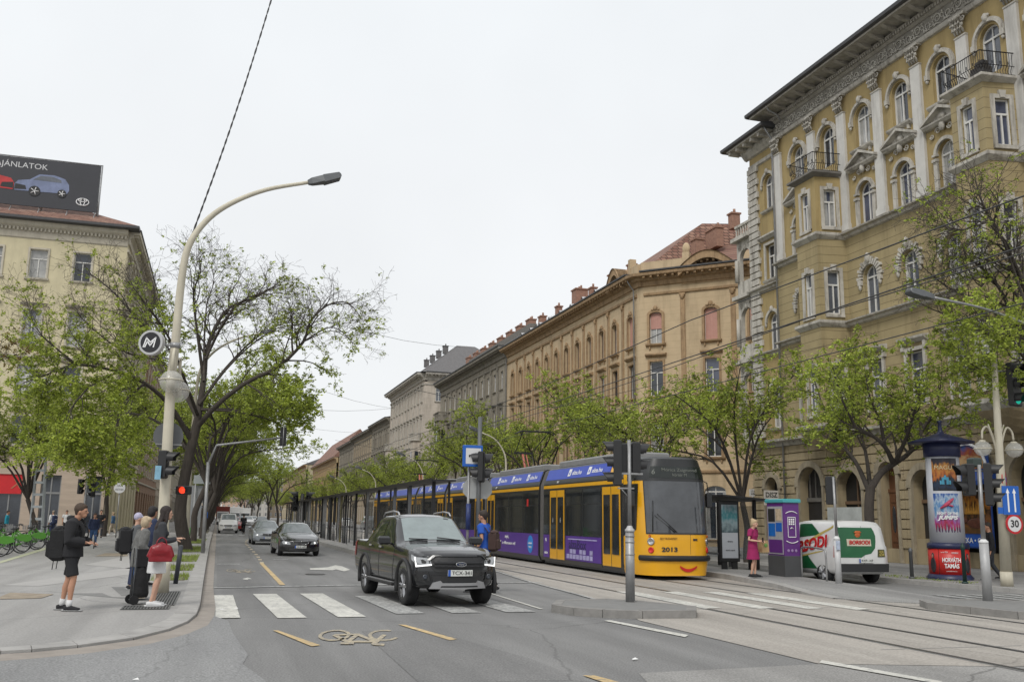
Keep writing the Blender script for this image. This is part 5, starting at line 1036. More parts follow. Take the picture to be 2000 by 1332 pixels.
# forked tree behind the white and green van, limbs read off the photograph
t2 = Tree(41); YT = 27.0
def pq(x, y, dy=0.): return onY(x, y, YT+dy)
b0_ = Vector(G(1707, 1126, .12)); YT = b0_.y
tk = [b0_, pq(1702, 1060), pq(1697, 1000), pq(1700, 950)]; t2.tube(spath(tk), [lerp(.17, .15, i/9) for i in range(10)], 9)
P2 = dict(BASE); P2.update(leaf_p=.6, step=[.32, .23, .19], len=[1.9, .9, .42], leaf=.10, tuft_step=.12, tuft_n=8, leaf_from=1)
for L_, ra, rb in [([(1700, 955, 0), (1722, 922, .1), (1748, 904, .2), (1778, 882, .4), (1800, 842, .6), (1786, 806, .8), (1758, 782, 1), (1722, 764, 1.2)], .13, .02),
  ([(1745, 905, .2), (1728, 872, -.4), (1700, 848, -.8), (1672, 836, -1.1), (1640, 820, -1.3)], .1, .015), ([(1728, 872, -.4), (1718, 820, -.6), (1700, 780, -.9), (1690, 730, -1)], .07, .012),
  ([(1748, 904, .2), (1772, 850, -.8), (1790, 790, -1.6), (1812, 740, -2)], .09, .012), ([(1698, 960, 0), (1670, 900, .8), (1640, 868, 1.6), (1590, 840, 2)], .1, .015), ([(1778, 882, .4), (1830, 850, .6), (1862, 820, .8)], .06, .012),
  ([(1640, 868, 1.6), (1610, 800, 1.8), (1590, 740, 2)], .06, .012), ([(1700, 955, 0), (1690, 880, 1.4), (1665, 790, 2.2), (1660, 720, 2.6)], .09, .012), ([(1800, 842, .6), (1830, 790, .2), (1840, 730, 0)], .06, .012), ([(1672, 836, -1.1), (1640, 770, -1.4), (1625, 710, -1.6)], .05, .012)]:
    t2.grow(spath([pq(*q) for q in L_]), ra, rb, 0, P2)
t2.build(b0_, 'forked dark tree between the white and green van and the advertising column')
# near tree whose trunk stands outside the frame at the right
t3 = Tree(43); YN = 23.6; P3 = dict(P2); P3['keep'] = lambda q, r: r.random() < (1 if q.z < 8.2 else .14)
def pn(x, y, dy=0.): return onY(x, y, YN+dy)
b1_ = Vector((25.0, 23.2, .12)); tk = [b1_, b1_+Vector((.1, 0, 2.4)), b1_+Vector((.1, .1, 4))]; t3.tube(spath(tk), [.2]*7, 9); T0 = tk[-1]
for L_, ra, rb in [([(2040, 720, 0), (1990, 640, .2), (1950, 560, .4), (1900, 510, .6), (1850, 500, .8)], .12, .02), ([(2040, 700, 0), (2000, 560, -.4), (1960, 470, -.8), (1920, 400, -1), (1905, 350, -1)], .12, .015),
  ([(2040, 710, 0), (1980, 680, .8), (1920, 650, 1.4), (1860, 620, 1.8), (1810, 600, 2)], .1, .015), ([(2050, 700, 0), (2020, 600, 1), (1990, 500, 1.4), (1985, 400, 1.6)], .1, .015), ([(1960, 470, -.8), (1880, 450, -1.2), (1820, 440, -1.4)], .06, .012), ([(1950, 560, .4), (1900, 580, .2), (1850, 560, 0), (1800, 520, 0)], .05, .012), ([(2040, 720, 0), (1985, 740, -.6), (1930, 730, -1), (1880, 700, -1.2)], .08, .012), ([(2040, 720, 0), (2000, 700, -1.4), (1960, 640, -2.4), (1900, 620, -3)], .08, .012)]:
    t3.grow(spath([T0]+[pn(*q) for q in L_]), ra, rb, 0, P3)
t3.build(b1_, 'bare topped tree reaching in from the right edge over the yellow building')
# ================================================================ tram
TYEL = pm('tram_yellow_paint', (.72, .36, .008), .32, var=.05, scale=1.5, coat=.3, spec=.5)
TBLK = pm('tram_dark_trim', (.022, .023, .024), .35, var=.15)
TGLS = pm('tram_window_glass', (.018, .021, .023), .06, var=.4, scale=.9, spec=.7)
TPUR = pm('purple_ad_vinyl', (.085, .03, .25), .35, var=.12, scale=2)
TBLU = pm('blue_ad_vinyl', (.012, .05, .40), .35, var=.08, scale=2)
TWHT = pm('white_lettering', (.75, .75, .75), .5, var=0); TGRY = pm('tram_underframe', (.03, .03, .03), .8, var=.3); RUB = pm('black_rubber', (.015, .015, .016), .55, var=.2)
BELL = pm('grey_bellows', (.09, .085, .08), .8, var=.3, scale=6, stretch=(1, 6, 1)); ROOFG = pm('roof_grey', (.22, .22, .22), .6, var=.15); RED = pm('signal_red_paint', (.55, .02, .02), .4, var=0)
tram = empty('tram', (13.7, 27, 0), label='yellow articulated tram with purple and blue advertising panels at the stop', cat='tram')
def TT(p): return (p[0], p[1]-27, p[2])   # local frame: x from the centre line, y along the street
HW = 1.2
PROF = [(1.12, .16), (1.2, .34), (1.2, 2.95), (1.19, 3.14), (1.16, 3.24), (.98, 3.72), (.85, 3.78)]
def sidept(side, y, z, off=0.):
    for i in range(len(PROF)-1):
        (x0, z0), (x1, z1) = PROF[i], PROF[i+1]
        if z <= z1 or i == len(PROF)-2: 
            t = (z-z0)/(z1-z0); x = lerp(x0, x1, t); nx, nz = (z1-z0), -(x1-x0); l = math.hypot(nx, nz); return (side*(x+off*nx/l), y-27, z+off*nz/l)
def sidebox(name, y0, y1, z0, z1, mat, par_, off=.006, th=.01, side=-1, gap=0.):
    s = MB(); 
    zs = [z0, z1]; v = []
    for o in (off-th, off):
        for y, z in ((y0, z0), (y1, z0), (y1, z1), (y0, z1)): v.append(sidept(side, y, z, o))
    s.add(v, [(4, 5, 6, 7), (0, 1, 5, 4), (1, 2, 6, 5), (2, 3, 7, 6), (3, 0, 4, 7)], False); return s.build(name, mat, par_)
def hull(y0, y1, name='body'):
    s = MB(); P = [(-x, z) for x, z in PROF]+[(x, z) for x, z in PROF[::-1]]
    s.rings([[(x, y-27, z) for x, z in P] for y in (y0, y1)], True, True, True, False); return s.build(name, TBLK, tram)
def side_T(y, z, off=.014, side=-1):
    a = Vector(sidept(side, y, z-.05)); c = Vector(sidept(side, y, z+.05)); up = (c-a).normalized(); o = Vector(sidept(side, y, z, off)); return plane_T(o, (0, -1 if side < 0 else 1, 0), up)
def tdoor(y0, y1, side=-1):
    f = sidebox('door', y0, y1, .3, 2.88, TYEL, tram, .02, .02, side); m = (y0+y1)/2
    for a, b2 in ((y0+.12, m-.09), (m+.09, y1-.12)): sidebox('door_glass', a, b2, .68, 2.62, TGLS, f, .026, .01, side)
    sidebox('door_seam', m-.012, m+.012, .3, 2.88, TBLK, f, .027, .01, side); sidebox('door_seam', y0-.02, y0+.0, .3, 2.9, TBLK, f, .022, .01, side)
def windows(y0, y1, n, side=-1):
    sidebox('window_band', y0, y1, 1.2, 2.86, TGLS, tram, .008, .01, side)
    for i in range(1, n): y = lerp(y0, y1, i/n); sidebox('window_post', y-.025, y+.025, 1.2, 2.86, TBLK, tram, .013, .01, side)
    sidebox('vent_bar', y0+.1, y1-.1, 2.32, 2.345, TBLK, tram, .014, .01, side)
mods = [(28.6, 36.55), (37.15, 45.1), (45.7, 53.8), (54.4, 62.5), (63.1, 71.2), (71.8, 80.5)]
for k, (a, c) in enumerate(mods):
    hull(a, c)
    for sd in (-1, 1):
        sidebox('yellow_stripe', a+.02, c-.02, 2.965, 3.085, TYEL, tram, .008, .01, sd)
        sidebox('roof_ad_panel', a+.1 if k else a+1.3, c-.1, 3.29, 3.70, TBLU, tram, .01, .01, sd)
        if k == 0: sidebox('roof_side_panel', 28.6, 29.85, 3.29, 3.70, TYEL, tram, .01, .01, sd)
    s = MB(); s.cbox((0, (a+c)/2-27, 3.9), (.75, (c-a)/2-.6, .14), .05); s.build('roof_equipment', ROOFG, tram)
    s = MB(); s.box(-1.12, 1.12, a-27, c-27, .1, .17)
    for yy in (lerp(a, c, .3), lerp(a, c, .7)):
        for xx in (-.9, .72): s.cyl((xx, yy-27, .3), (xx+.18, yy-27, .3), .28, None, 14)
        s.box(-1.05, 1.05, yy-27-.8, yy-27+.8, .12, .3)
    s.build('underframe', TGRY, tram)
for (a, c) in [(36.55, 37.15), (45.1, 45.7), (53.8, 54.4), (62.5, 63.1), (71.2, 71.8)]:
    s = MB(); n_ = 12
    s.rings([[(x*(.96 if i % 2 else .93), lerp(a, c, i/n_)-27, z*.985+.02) for x, z in [(-x, z) for x, z in PROF]+[(x, z) for x, z in PROF[::-1]]] for i in range(n_+1)], True, True, True, False); s.build('bellows', BELL, tram)
def skirt(y0, y1, mat, side=-1, nm='side_ad_panel'): return sidebox(nm, y0, y1, .33, 1.19, mat, tram, .012, .012, side)
# nose module sides
for sd in (-1, 1):
    tdoor(28.82, 30.36, sd); windows(30.5, 33.95, 2, sd); skirt(30.48, 33.98, TPUR, sd); tdoor(34.1, 35.75, sd); windows(35.85, 36.5, 1, sd); skirt(35.83, 36.5, TPUR, sd)
    windows(37.2, 43.5, 3, sd); skirt(37.2, 43.5, TPUR, sd); tdoor(43.65, 44.95, sd)
    for (a, c) in mods[2:]:
        tdoor(a+.15, a+1.6, sd); windows(a+1.7, c-1.7, 2, sd); skirt(a+1.7, c-1.7, TPUR if a < 60 else TYEL, sd); tdoor(c-1.6, c-.15, sd)
    sidebox('skirt_edge', 30.48, 33.98, .2, .32, TBLK, tram, .01, .01, sd)
# roof lettering, ad lettering
for y, sz in ((33.3, .26), (31.3, .26), (38.4, .24), (40.6, .24), (42.8, .24), (47.5, .22), (50, .22), (52.5, .22), (56, .22), (58.5, .22), (61, .22), (74.5, .22), (78, .22)):
    text('alza.hu', sz*.66, side_T(y-.18, 3.49), TWHT, tram, 'ad_lettering', bold=.003, width=.95)
    s = MB(); T_ = side_T(y+.58, 3.5, .012)
    F_ = lambda p, T_=T_: tuple(T_ @ Vector((p[0], p[1], p[2])))
    m_ = MB(F_); m_.add([(-.15, -.14, 0), (.13, -.12, 0), (.15, .15, 0), (-.13, .16, 0), (-.15, -.14, .004), (.13, -.12, .004), (.15, .15, .004), (-.13, .16, .004)], [(4, 5, 6, 7), (0, 1, 5, 4), (1, 2, 6, 5), (2, 3, 7, 6), (3, 0, 4, 7)], False); m_.build('ad_emblem', TWHT, tram)
    text('a', .14, side_T(y+.58, 3.5, .018), TBLU, tram, 'ad_lettering', bold=.012)
text('alzaBox', .34, side_T(32.75, .88), pm('ink_navy', (.03, .02, .09), .5, var=0), tram, 'ad_lettering', width=1.75, bold=.006)
s = MB()
for i in range(8):
    a = Vector(sidept(-1, 33.85-i*.33, .38, .014)); s.box(a.x-.002, a.x, a.y-.3, a.y-.02, .38, .54); s.box(a.x-.002, a.x, a.y-.3, a.y-.02, .57, .72) if i % 3 else None
s.box(-1.216, -1.213, 30.85-27, 33.7-27, 1.06, 1.1); s.build('ad_locker_print', pm('lilac_print', (.36, .33, .55), .5, var=.3, scale=5), tram)
text('megint,', .15, side_T(41.6, 1.0), TWHT, tram, 'ad_lettering', bold=.004); text('a villamoson mi!', .13, side_T(41.3, .72), TWHT, tram, 'ad_lettering', bold=.004, width=2.0)
s = MB(); a = Vector(sidept(-1, 38.2, .76, .016)); s.tube([(a.x-.002, a.y, a.z), (a.x+.01, a.y, a.z)], .36, 24, True, False); s.build('ad_disc', pm('ad_light_blue', (.02, .22, .62), .4, var=.1), tram)
text('az alzaBoxból', .09, side_T(38.2, .8, .026), TWHT, tram, 'ad_lettering', width=.5); text('megvagy', .09, side_T(38.2, .66, .026), TWHT, tram, 'ad_lettering', width=.4)
text('a', .2, side_T(36.2, 1.0), TWHT, tram, 'ad_lettering', bold=.02); text('alza.hu', .1, side_T(36.18, .5), TWHT, tram, 'ad_lettering', bold=.004)
for y in (34.5, 35.35): text('i', .2, side_T(y, 1.75, .034), TWHT, tram, 'door_pictogram')
text('BKV', .09, side_T(34.9, 3.19), TWHT, tram, 'operator_lettering'); text('BKV', .09, side_T(43.5, 3.19), TWHT, tram, 'operator_lettering')
s = MB(); a = sidept(-1, 38.6, 2.45, .018); s.box(a[0]-.002, a[0], a[1]-.11, a[1]+.11, 2.3, 2.6); s.build('red_notice', RED, tram)
# passengers as soft shapes behind the glass are left to the reflections; nose
NL = []
for i in range(121):
    ph = -math.pi/2+math.pi*i/120; x = HW*math.copysign(abs(math.sin(ph))**(2/4.2), math.sin(ph)); y = -1.72*abs(math.cos(ph))**(2/3.4); NL.append(Vector((x, y)))
cum = [0]
for i in range(120): cum.append(cum[-1]+(NL[i+1]-NL[i]).length)
HALF = cum[60]
def lean(z): return (.30*max(0, (z-1.35)/2.3)**1.3 if z > 1.35 else -.06*max(0, (.75-z)) + 0)
def nose(a, z, off=0.):
    """a = metres round the nose from the centre line (negative = door side), z height"""
    q = min(max(a+HALF, 0), cum[-1]); i = 0
    lo, hi = 0, 120
    while hi-lo > 1:
        m = (lo+hi)//2
        if cum[m] <= q: lo = m
        else: hi = m
    t = (q-cum[lo])/max(cum[hi]-cum[lo], 1e-9); p = NL[lo].lerp(NL[hi], t); tg = (NL[hi]-NL[lo]).normalized(); n = Vector((tg.y, -tg.x))
    fr = abs(p.y)/1.72; xs = 1-.04*max(0, (z-2.9)/.9)-(.13*max(0, (z-3.24)/.5) if z > 3.24 else 0)-.05*max(0, (.4-z)/.3)
    return (p.x*xs+n.x*off, 1.62+p.y+n.y*off+lean(z)*fr+.05*fr*max(0, min(1, (.5-z)/.2)), z)
ZS = [.14, .3, .5, .75, 1.0, 1.25, 1.42, 1.6, 1.9, 2.2, 2.5, 2.8, 3.0, 3.2, 3.35, 3.5, 3.62, 3.7]
nb = MB(); As = [(-HALF+2*HALF*i/72) for i in range(73)]
nb.rings([[nose(a, z) for a in As] for z in ZS], False, smooth=True)
rz_ = [nose(a, 3.7) for a in As]; rc = [(p[0]*.9, p[1]*.9+.15, 3.77) for p in rz_]; nb.m = 1; nb.rings([rz_, rc], False, smooth=True); nb.add(rc, [tuple(range(len(rc)))], False)
nb.build('nose_body', [TYEL, TBLK], tram)
def npatch(name, corners, mat, off=.012, n=48, m=10, par_=None, smooth=True):
    """corners: bl, br, tr, tl in (a,z)"""
    bl, br, tr_, tl = corners; s = MB()
    def P(i, j):
        u, v = i/n, j/m; a = lerp(lerp(bl[0], br[0], u), lerp(tl[0], tr_[0], u), v); z = lerp(lerp(bl[1], br[1], u), lerp(tl[1], tr_[1], u), v); return nose(a, z, off)
    s.rings([[P(i, j) for i in range(n+1)] for j in range(m+1)], False, smooth=smooth); return s.build(name, mat, par_ or tram)
npatch('windscreen', ((-1.13, 1.42), (1.13, 1.42), (1.15, 3.0), (-1.15, 3.0)), pm('windscreen_glass', (.06, .064, .07), .04, var=.5, scale=.8, spec=.7), .018)
npatch('screen_border', ((-1.17, 1.38), (1.17, 1.38), (1.2, 3.08), (-1.2, 3.08)), TBLK, .012)
npatch('destination_box', ((-2.2, 3.02), (2.2, 3.02), (2.2, 3.7), (-2.2, 3.7)), TBLK, .014)
npatch('destination_display', ((-.95, 3.1), (.95, 3.1), (.95, 3.46), (-.95, 3.46)), pm('display_black', (.016, .02, .018), .12, var=.2), .022)
for q in (-1, 1): npatch('cab_side_window', ((q*2.75, 1.25), (q*1.62, 1.5), (q*1.42, 2.92), (q*2.75, 2.92)), TGLS, .016)
def nose_T(a, z, off): 
    p = Vector(nose(a, z, off)); r_ = (Vector(nose(a+.05, z, off))-Vector(nose(a-.05, z, off))).normalized(); u_ = (Vector(nose(a, z+.05, off))-Vector(nose(a, z-.05, off))).normalized(); return plane_T(p, r_, u_)
DIM = pm('dim_display_text', (.16, .17, .15), .6, var=0)
text('6', .17, nose_T(-.82, 3.28, .032), DIM, tram, 'display_lettering'); text('Móricz Zsigmond', .1, nose_T(.05, 3.35, .032), DIM, tram, 'display_lettering', width=1.2); text('körtér M', .1, nose_T(.05, 3.2, .032), DIM, tram, 'display_lettering')
NAVY = pm('dark_lettering', (.03, .03, .03), .5, var=0)
text('2013', .13, nose_T(-.42, .92, .012), NAVY, tram, 'fleet_number', bold=.006, width=.52); text('BKV BUDAPEST', .06, nose_T(-.45, 1.25, .01), pm('brown_letter', (.25, .13, .02), .5, var=0), tram, 'operator_lettering', bold=.002); text('BKK', .06, nose_T(.45, 1.22, .01), NAVY, tram, 'operator_lettering', bold=.006)
npatch('seam', ((.28, .78), (.29, .78), (.29, 1.38), (.28, 1.38)), TBLK, .004, 1, 4)
npatch('seam', ((-1.3, .62), (1.3, .62), (1.3, .635), (-1.3, .635)), TBLK, .004)
for q in (-1, 1):
    for aa, zz, rr, mt, nm in ((1.0, 1.16, .095, pm('lamp_chrome', (.5, .5, .5), .15, .9, var=0), 'headlight'), (1.0, .9, .075, RED, 'tail_light'), (1.04, 1.32, .035, pm('orange_lamp', (.5, .12, .01), .3, var=0), 'indicator')):
        T_ = nose_T(q*aa, zz, .0); s = MB(lambda p, T_=T_: tuple(T_ @ Vector(p))); s.lathe([(rr*1.25, 0), (rr*1.25, .02), (rr, .035), (rr*.8, .02), (.01, .012)], (0, 0, 0), 16); s.build(nm, mt, tram)
# bumper and smile
s = MB(); pts = [nose(-1.42+2.84*i/24, .66, .05) for i in range(25)]
s.tube(pts, [(.05, .085)]*25, 8); s.build('bumper', RUB, tram)
s = MB(); sm = [(.2-.29+.58*i/20, .30+.12*((i-10)/10)**2) for i in range(21)]
s.rings([[nose(a, z+q*.048*(1-.35*abs((i-10)/10)**3), .022) for i, (a, z) in enumerate(sm)] for q in (-1, 1)], False, smooth=False); s.build('smile_mark', RED, tram)
# wiper, mirrors
s = MB(); s.tube([nose(-.25, 1.44, .05), nose(-.85, 1.95, .06)], .014, 5); s.tube([nose(-.18, 1.44, .05), nose(-.78, 2.0, .06)], .012, 5); s.tube([nose(-.93, 1.45, .04), nose(-.88, 2.4, .05)], .016, 5); s.build('wiper', TBLK, tram)
for q in (-1, 1):
    s = MB(); s.tube([nose(q*1.6, 3.1, 0), nose(q*1.55, 3.0, .18), nose(q*1.55, 2.7, .2)], .02, 6); s.cbox(tuple(Vector(nose(q*1.55, 2.45, .2))), (.09, .06, .24), .03); s.build('mirror', TBLK, tram)
# pantographs
for yc in (41.5, 66.0):
    s = MB(); yy = yc-27
    s.m = 1; s.tube([(-.05, yy+1.0, 3.9), (-.05, yy+1.6, 4.85)], .06, 6); s.tube([(.15, yy+1.0, 3.9), (.12, yy+1.6, 4.85)], .03, 6); s.m = 0
    s.box(-.45, .45, yy+1.5, yy+1.7, 4.8, 4.88)
    for q in (-1, 1): s.tube([(q*.4, yy+1.6, 4.85), (q*.62, yy-.2, 5.68)], .022, 5); s.tube([(q*.4, yy+1.6, 4.85), (q*.2, yy+.6, 4.3), (0, yy+.2, 3.95)], .015, 5)
    for d_ in (-.35, .0): s.tube([(-.95, yy+d_, 5.58), (-.7, yy+d_, 5.72), (.7, yy+d_, 5.72), (.95, yy+d_, 5.58)], .025, 6)
    s.tube([(-.62, yy-.35, 5.7), (-.62, yy, 5.7)], .02, 5); s.tube([(.62, yy-.35, 5.7), (.62, yy, 5.7)], .02, 5)
    s.build('pantograph', [RUB, pm('pantograph_red', (.42, .14, .10), .6, var=.15)], tram)
# ================================================================ cars
TYRE = pm('tyre_rubber', (.016, .016, .017), .85, var=.2); RIMM = pm('alloy_rim', (.35, .35, .36), .3, .8, var=.1); RIMD = pm('dark_rim', (.05, .05, .05), .4, .6, var=.1)
CGLS = pm('car_glass', (.022, .026, .027), .04, var=.15, spec=.8); PLAST = pm('black_plastic', (.018, .018, .019), .55, var=.2); CHROME = pm('chrome', (.55, .55, .55), .12, 1., var=0)
LAMPC = pm('lamp_glass', (.35, .36, .37), .08, .3, var=.3, scale=14, spec=.9); LAMPW = pm('lit_white', (.9, .9, .9), .3, var=0, emit=(1, 1, .95, .7)); ARCHM = pm('wheel_arch_black', (.008, .008, .008), .9, var=0)
PLATE = pm('plate_white', (.62, .63, .60), .4, var=0); PLBLUE = pm('plate_blue', (.02, .08, .35), .4, var=0); TAILR = pm('tail_lamp_red', (.30, .008, .01), .15, var=.2, spec=.8)
def interp(keys, x):
    if x >= keys[0][0]: return keys[0][1:]
    for i in range(len(keys)-1):
        if x >= keys[i+1][0]:
            t = (keys[i][0]-x)/(keys[i][0]-keys[i+1][0]); return tuple(lerp(a, b2, t) for a, b2 in zip(keys[i][1:], keys[i+1][1:]))
    return keys[-1][1:]
class Car:
    """keys: (x, zb, zbelt, zroof, wb, wbelt, wroof, crown) front to rear; bf/br = plan bulge of the ends"""
    def __init__(s, keys, bf=.35, br=.15, soft=.0, flean=None, rlean=None): s.k = keys; s.bf = bf; s.br = br; s.xf = keys[0][0]; s.xr = keys[-1][0]; s.soft = soft; s.fl = flean or (lambda z: 0); s.rl = rlean or (lambda z: 0)
    def st(s, x):
        if s.soft > 0:
            acc = None; n = 5
            for i in range(n):
                q = interp(s.k, x+s.soft*(i-2)/2); acc = q if acc is None else tuple(a+b2 for a, b2 in zip(acc, q))
            return tuple(a/n for a in acc)
        return interp(s.k, x)
    def prof(s, x):
        zb, zt, zr, wb, wt, wr, cr = s.st(x); h = zt-zb
        return [(0, zb), (wb*.8, zb), (wb-.03, zb+.05), (wb, zb+.15), (wb+.01, zb+h*.45), (wt+.012, zb+h*.75), (wt, zt-.03), (wt-.035, zt+.012), (lerp(wt-.05, wr+.04, .5), lerp(zt, zr, .5)), (wr+.03, zr-.06), (wr-.03, zr-.012), (wr*.6, zr+cr*.65), (0, zr+cr)]
    def warp(s, x, y, z):
        zb, zt, zr, wb, wt, wr, cr = s.st(x); w_ = max(wb, wt); d = 0
        f = max(0, min(1, (x-(s.xf-.75))/.75)); f = f*f*(3-2*f); r = max(0, min(1, ((s.xr+.5)-x)/.5)); r = r*r*(3-2*r)
        return (x-f*(s.bf*(abs(y)/w_)**2.2+s.fl(z))+r*(s.br*(abs(y)/w_)**2.2+s.rl(z)), y, z)
    def P(s, x, v, off=0.):
        pr = s.prof(x); sg = 1
        if v > 12: v = 24-v; sg = -1
        i = min(int(v), 11); t = v-i; a, c = pr[i], pr[i+1]; y, z = lerp(a[0], c[0], t), lerp(a[1], c[1], t)
        if off:
            p0 = Vector(s.P(x, v if sg > 0 else 24-v)); e1 = Vector(s.P(x+.03, v if sg > 0 else 24-v))-Vector(s.P(x-.03, v if sg > 0 else 24-v))
            va = (v if sg > 0 else 24-v); e2 = Vector(s.P(x, min(va+.15, 24)))-Vector(s.P(x, max(va-.15, 0))); n = e1.cross(e2).normalized()
            if n.dot(p0-Vector((x, 0, .6))) < 0: n = -n
            return tuple(p0+n*off)
        return s.warp(x, y*sg, z)
    def hull(s, nst=64):
        mb = MB(); xs = sorted(set([round(s.xf+(s.xr-s.xf)*i/nst, 4) for i in range(nst+1)]+[k[0] for k in s.k]), reverse=True)
        def ring(x):
            pr = s.prof(x); full = [(y, z) for y, z in pr]+[(-y, z) for y, z in pr[-2:0:-1]]
            return [s.warp(x, y, z) for y, z in full]
        R_ = [ring(x) for x in xs]; mb.rings(R_, True, False, False, True); N = len(R_[0])
        for x in (xs[0], xs[-1]):
            pr = s.prof(x); rows = []
            for i in range(0, 13): y, z = pr[i]; rows.append([s.warp(x, y*(1-2*j/10), z) for j in range(11)])
            mb.rings(rows, False, smooth=True)
        return mb
    def patch(s, name, c, mat, par_, off=.006, n=8, m=5, smooth=True):
        """corners (x,v): c = [bl, br, tr, tl]"""
        mb = MB(); bl, br, tr, tl = c
        mb.rings([[s.P(lerp(lerp(bl[0], br[0], i/n), lerp(tl[0], tr[0], i/n), j/m), lerp(lerp(bl[1], br[1], i/n), lerp(tl[1], tr[1], i/n), j/m), off) for i in range(n+1)] for j in range(m+1)], False, smooth=smooth)
        return mb.build(name, mat, par_)
    def both(s, name, c, mat, par_, **k):
        for q in (0, 1): s.patch(name, [(x, v if not q else 24-v) for x, v in c], mat, par_, **k)
    def F(s, y, z, off=0., rear=False):
        x = s.xr if rear else s.xf; zb, zt, zr, wb, wt, wr, cr = s.st(x); w_ = max(wb, wt)
        return (x+s.br*(min(abs(y), w_)/w_)**2.2+s.rl(z)-off, y, z) if rear else (x-s.bf*(min(abs(y), w_)/w_)**2.2-s.fl(z)+off, y, z)
    def fpoly(s, name, pts, mat, par_, off=.004, th=.02, mirror=False, rear=False, sub=0.12):
        P = []
        for i in range(len(pts)):
            a, b2 = Vector(pts[i]), Vector(pts[(i+1) % len(pts)]); k = max(1, int((b2-a).length/sub)); P += [tuple(a.lerp(b2, j/k)) for j in range(k)]
        for q in ((1, -1) if mirror else (1,)):
            mb = MB(); PP = [(y*q, z) for y, z in P]
            if q < 0: PP = PP[::-1]
            bm = bmesh.new(); vs = [bm.verts.new((y, z, 0)) for y, z in PP]; f = bm.faces.new(vs); bmesh.ops.triangulate(bm, faces=[f])
            bmesh.ops.subdivide_edges(bm, edges=[e_ for e_ in bm.edges if e_.calc_length() > .25], cuts=2)
            bmesh.ops.triangulate(bm, faces=bm.faces[:]); bm.verts.index_update()
            mb.add([s.F(v.co.x, v.co.y, off+th, rear) for v in bm.verts], [tuple(v.index for v in f_.verts) for f_ in bm.faces], False); bm.free()
            n_ = len(PP); mb.add([s.F(y, z, off+th, rear) for y, z in PP]+[s.F(y, z, off-.01, rear) for y, z in PP], [(i, (i+1) % n_, n_+(i+1) % n_, n_+i) for i in range(n_)], False)
            o = mb.build(name, mat, par_)
        return o
def wheel(par_, x, y, r, w_, rim=RIMM, spokes=6, style=0, name='wheel'):
    sg = 1 if y > 0 else -1; t = MB(); R_ = [[(x+rr*math.cos(a), y+sg*yy, r+rr*math.sin(a)) for a in [2*math.pi*k/28 for k in range(28)]] for rr, yy in ((r*.66, -.01), (r*.7, .005), (r*.92, 0), (r, -.03), (r, -w_+.03), (r*.92, -w_), (r*.6, -w_))]
    t.rings(R_, True, False, True, True); o = t.build(name, TYRE, par_)
    m = MB(); yy = y-sg*.035
    m.rings([[(x+rr*math.cos(a), y+sg*q, r+rr*math.sin(a)) for a in [2*math.pi*k/28 for k in range(28)]] for rr, q in ((r*.69, .004), (r*.64, .004), (r*.6, -.04), (r*.58, -.1), (.03, -.1))], True, False, True, True)
    m.lathe([(.001, 0)]) if False else None
    mr = MB()
    for k in range(spokes):
        a = 2*math.pi*k/spokes
        for da in ((-.13, .13) if style else (0,)):
            a2 = a+da; wd = .035 if style else .055
            p0 = (x+math.cos(a)*r*.12, yy, r+math.sin(a)*r*.12); p1 = (x+math.cos(a2)*r*.63, yy+sg*.02, r+math.sin(a2)*r*.63); mr.tube([p0, p1], [wd, wd*.7], 4, True, False)
    mr.cyl((x, yy-sg*.02, r), (x, yy+sg*.03, r), r*.16, None, 12); mr.v += []
    m.m = 0; o2 = m.build('rim_barrel', RIMD, o); mr.build('rim', rim, o); return o
def bool_arches(body, wheels, r, w_, mats):
    bpy.context.view_layer.update(); cs = []
    for x, z in wheels:
        c = MB(); c.cyl((x, -1.4, z), (x, 1.4, z), r, None, 36, False); co = c.build('cut', ARCHM)
        md = body.modifiers.new('b', 'BOOLEAN'); md.operation = 'DIFFERENCE'; md.object = co; md.solver = 'EXACT'; md.material_mode = 'TRANSFER'; cs.append(co)
    dg = bpy.context.evaluated_depsgraph_get(); me = bpy.data.meshes.new_from_object(body.evaluated_get(dg)); body.modifiers.clear(); body.data = me
    for c in cs: bpy.data.objects.remove(c)
def finish_hull(car, root, mat, wheels, ra):
    mb = car.hull(); o = mb.build('body', mat)
    bm = bmesh.new(); bm.from_mesh(o.data); bmesh.ops.remove_doubles(bm, verts=bm.verts, dist=.0008); bmesh.ops.recalc_face_normals(bm, faces=bm.faces); bm.to_mesh(o.data); bm.free()
    bool_arches(o, wheels, ra, 1.4, None)
    o.parent = root; return o
def seam(car, root, pts, w_=.006, mat=None):
    """thin door seam following (x,v) points on both sides"""
    for q in (0, 1):
        mb = MB(); P = []
        for i in range(len(pts)-1):
            for j in range(6): P.append((lerp(pts[i][0], pts[i+1][0], j/6), lerp(pts[i][1], pts[i+1][1], j/6)))
        P.append(pts[-1]); mb.tube([car.P(x, v if not q else 24-v, .001) for x, v in P], w_, 4, True, False); mb.build('door_seam', mat or PLAST, root)
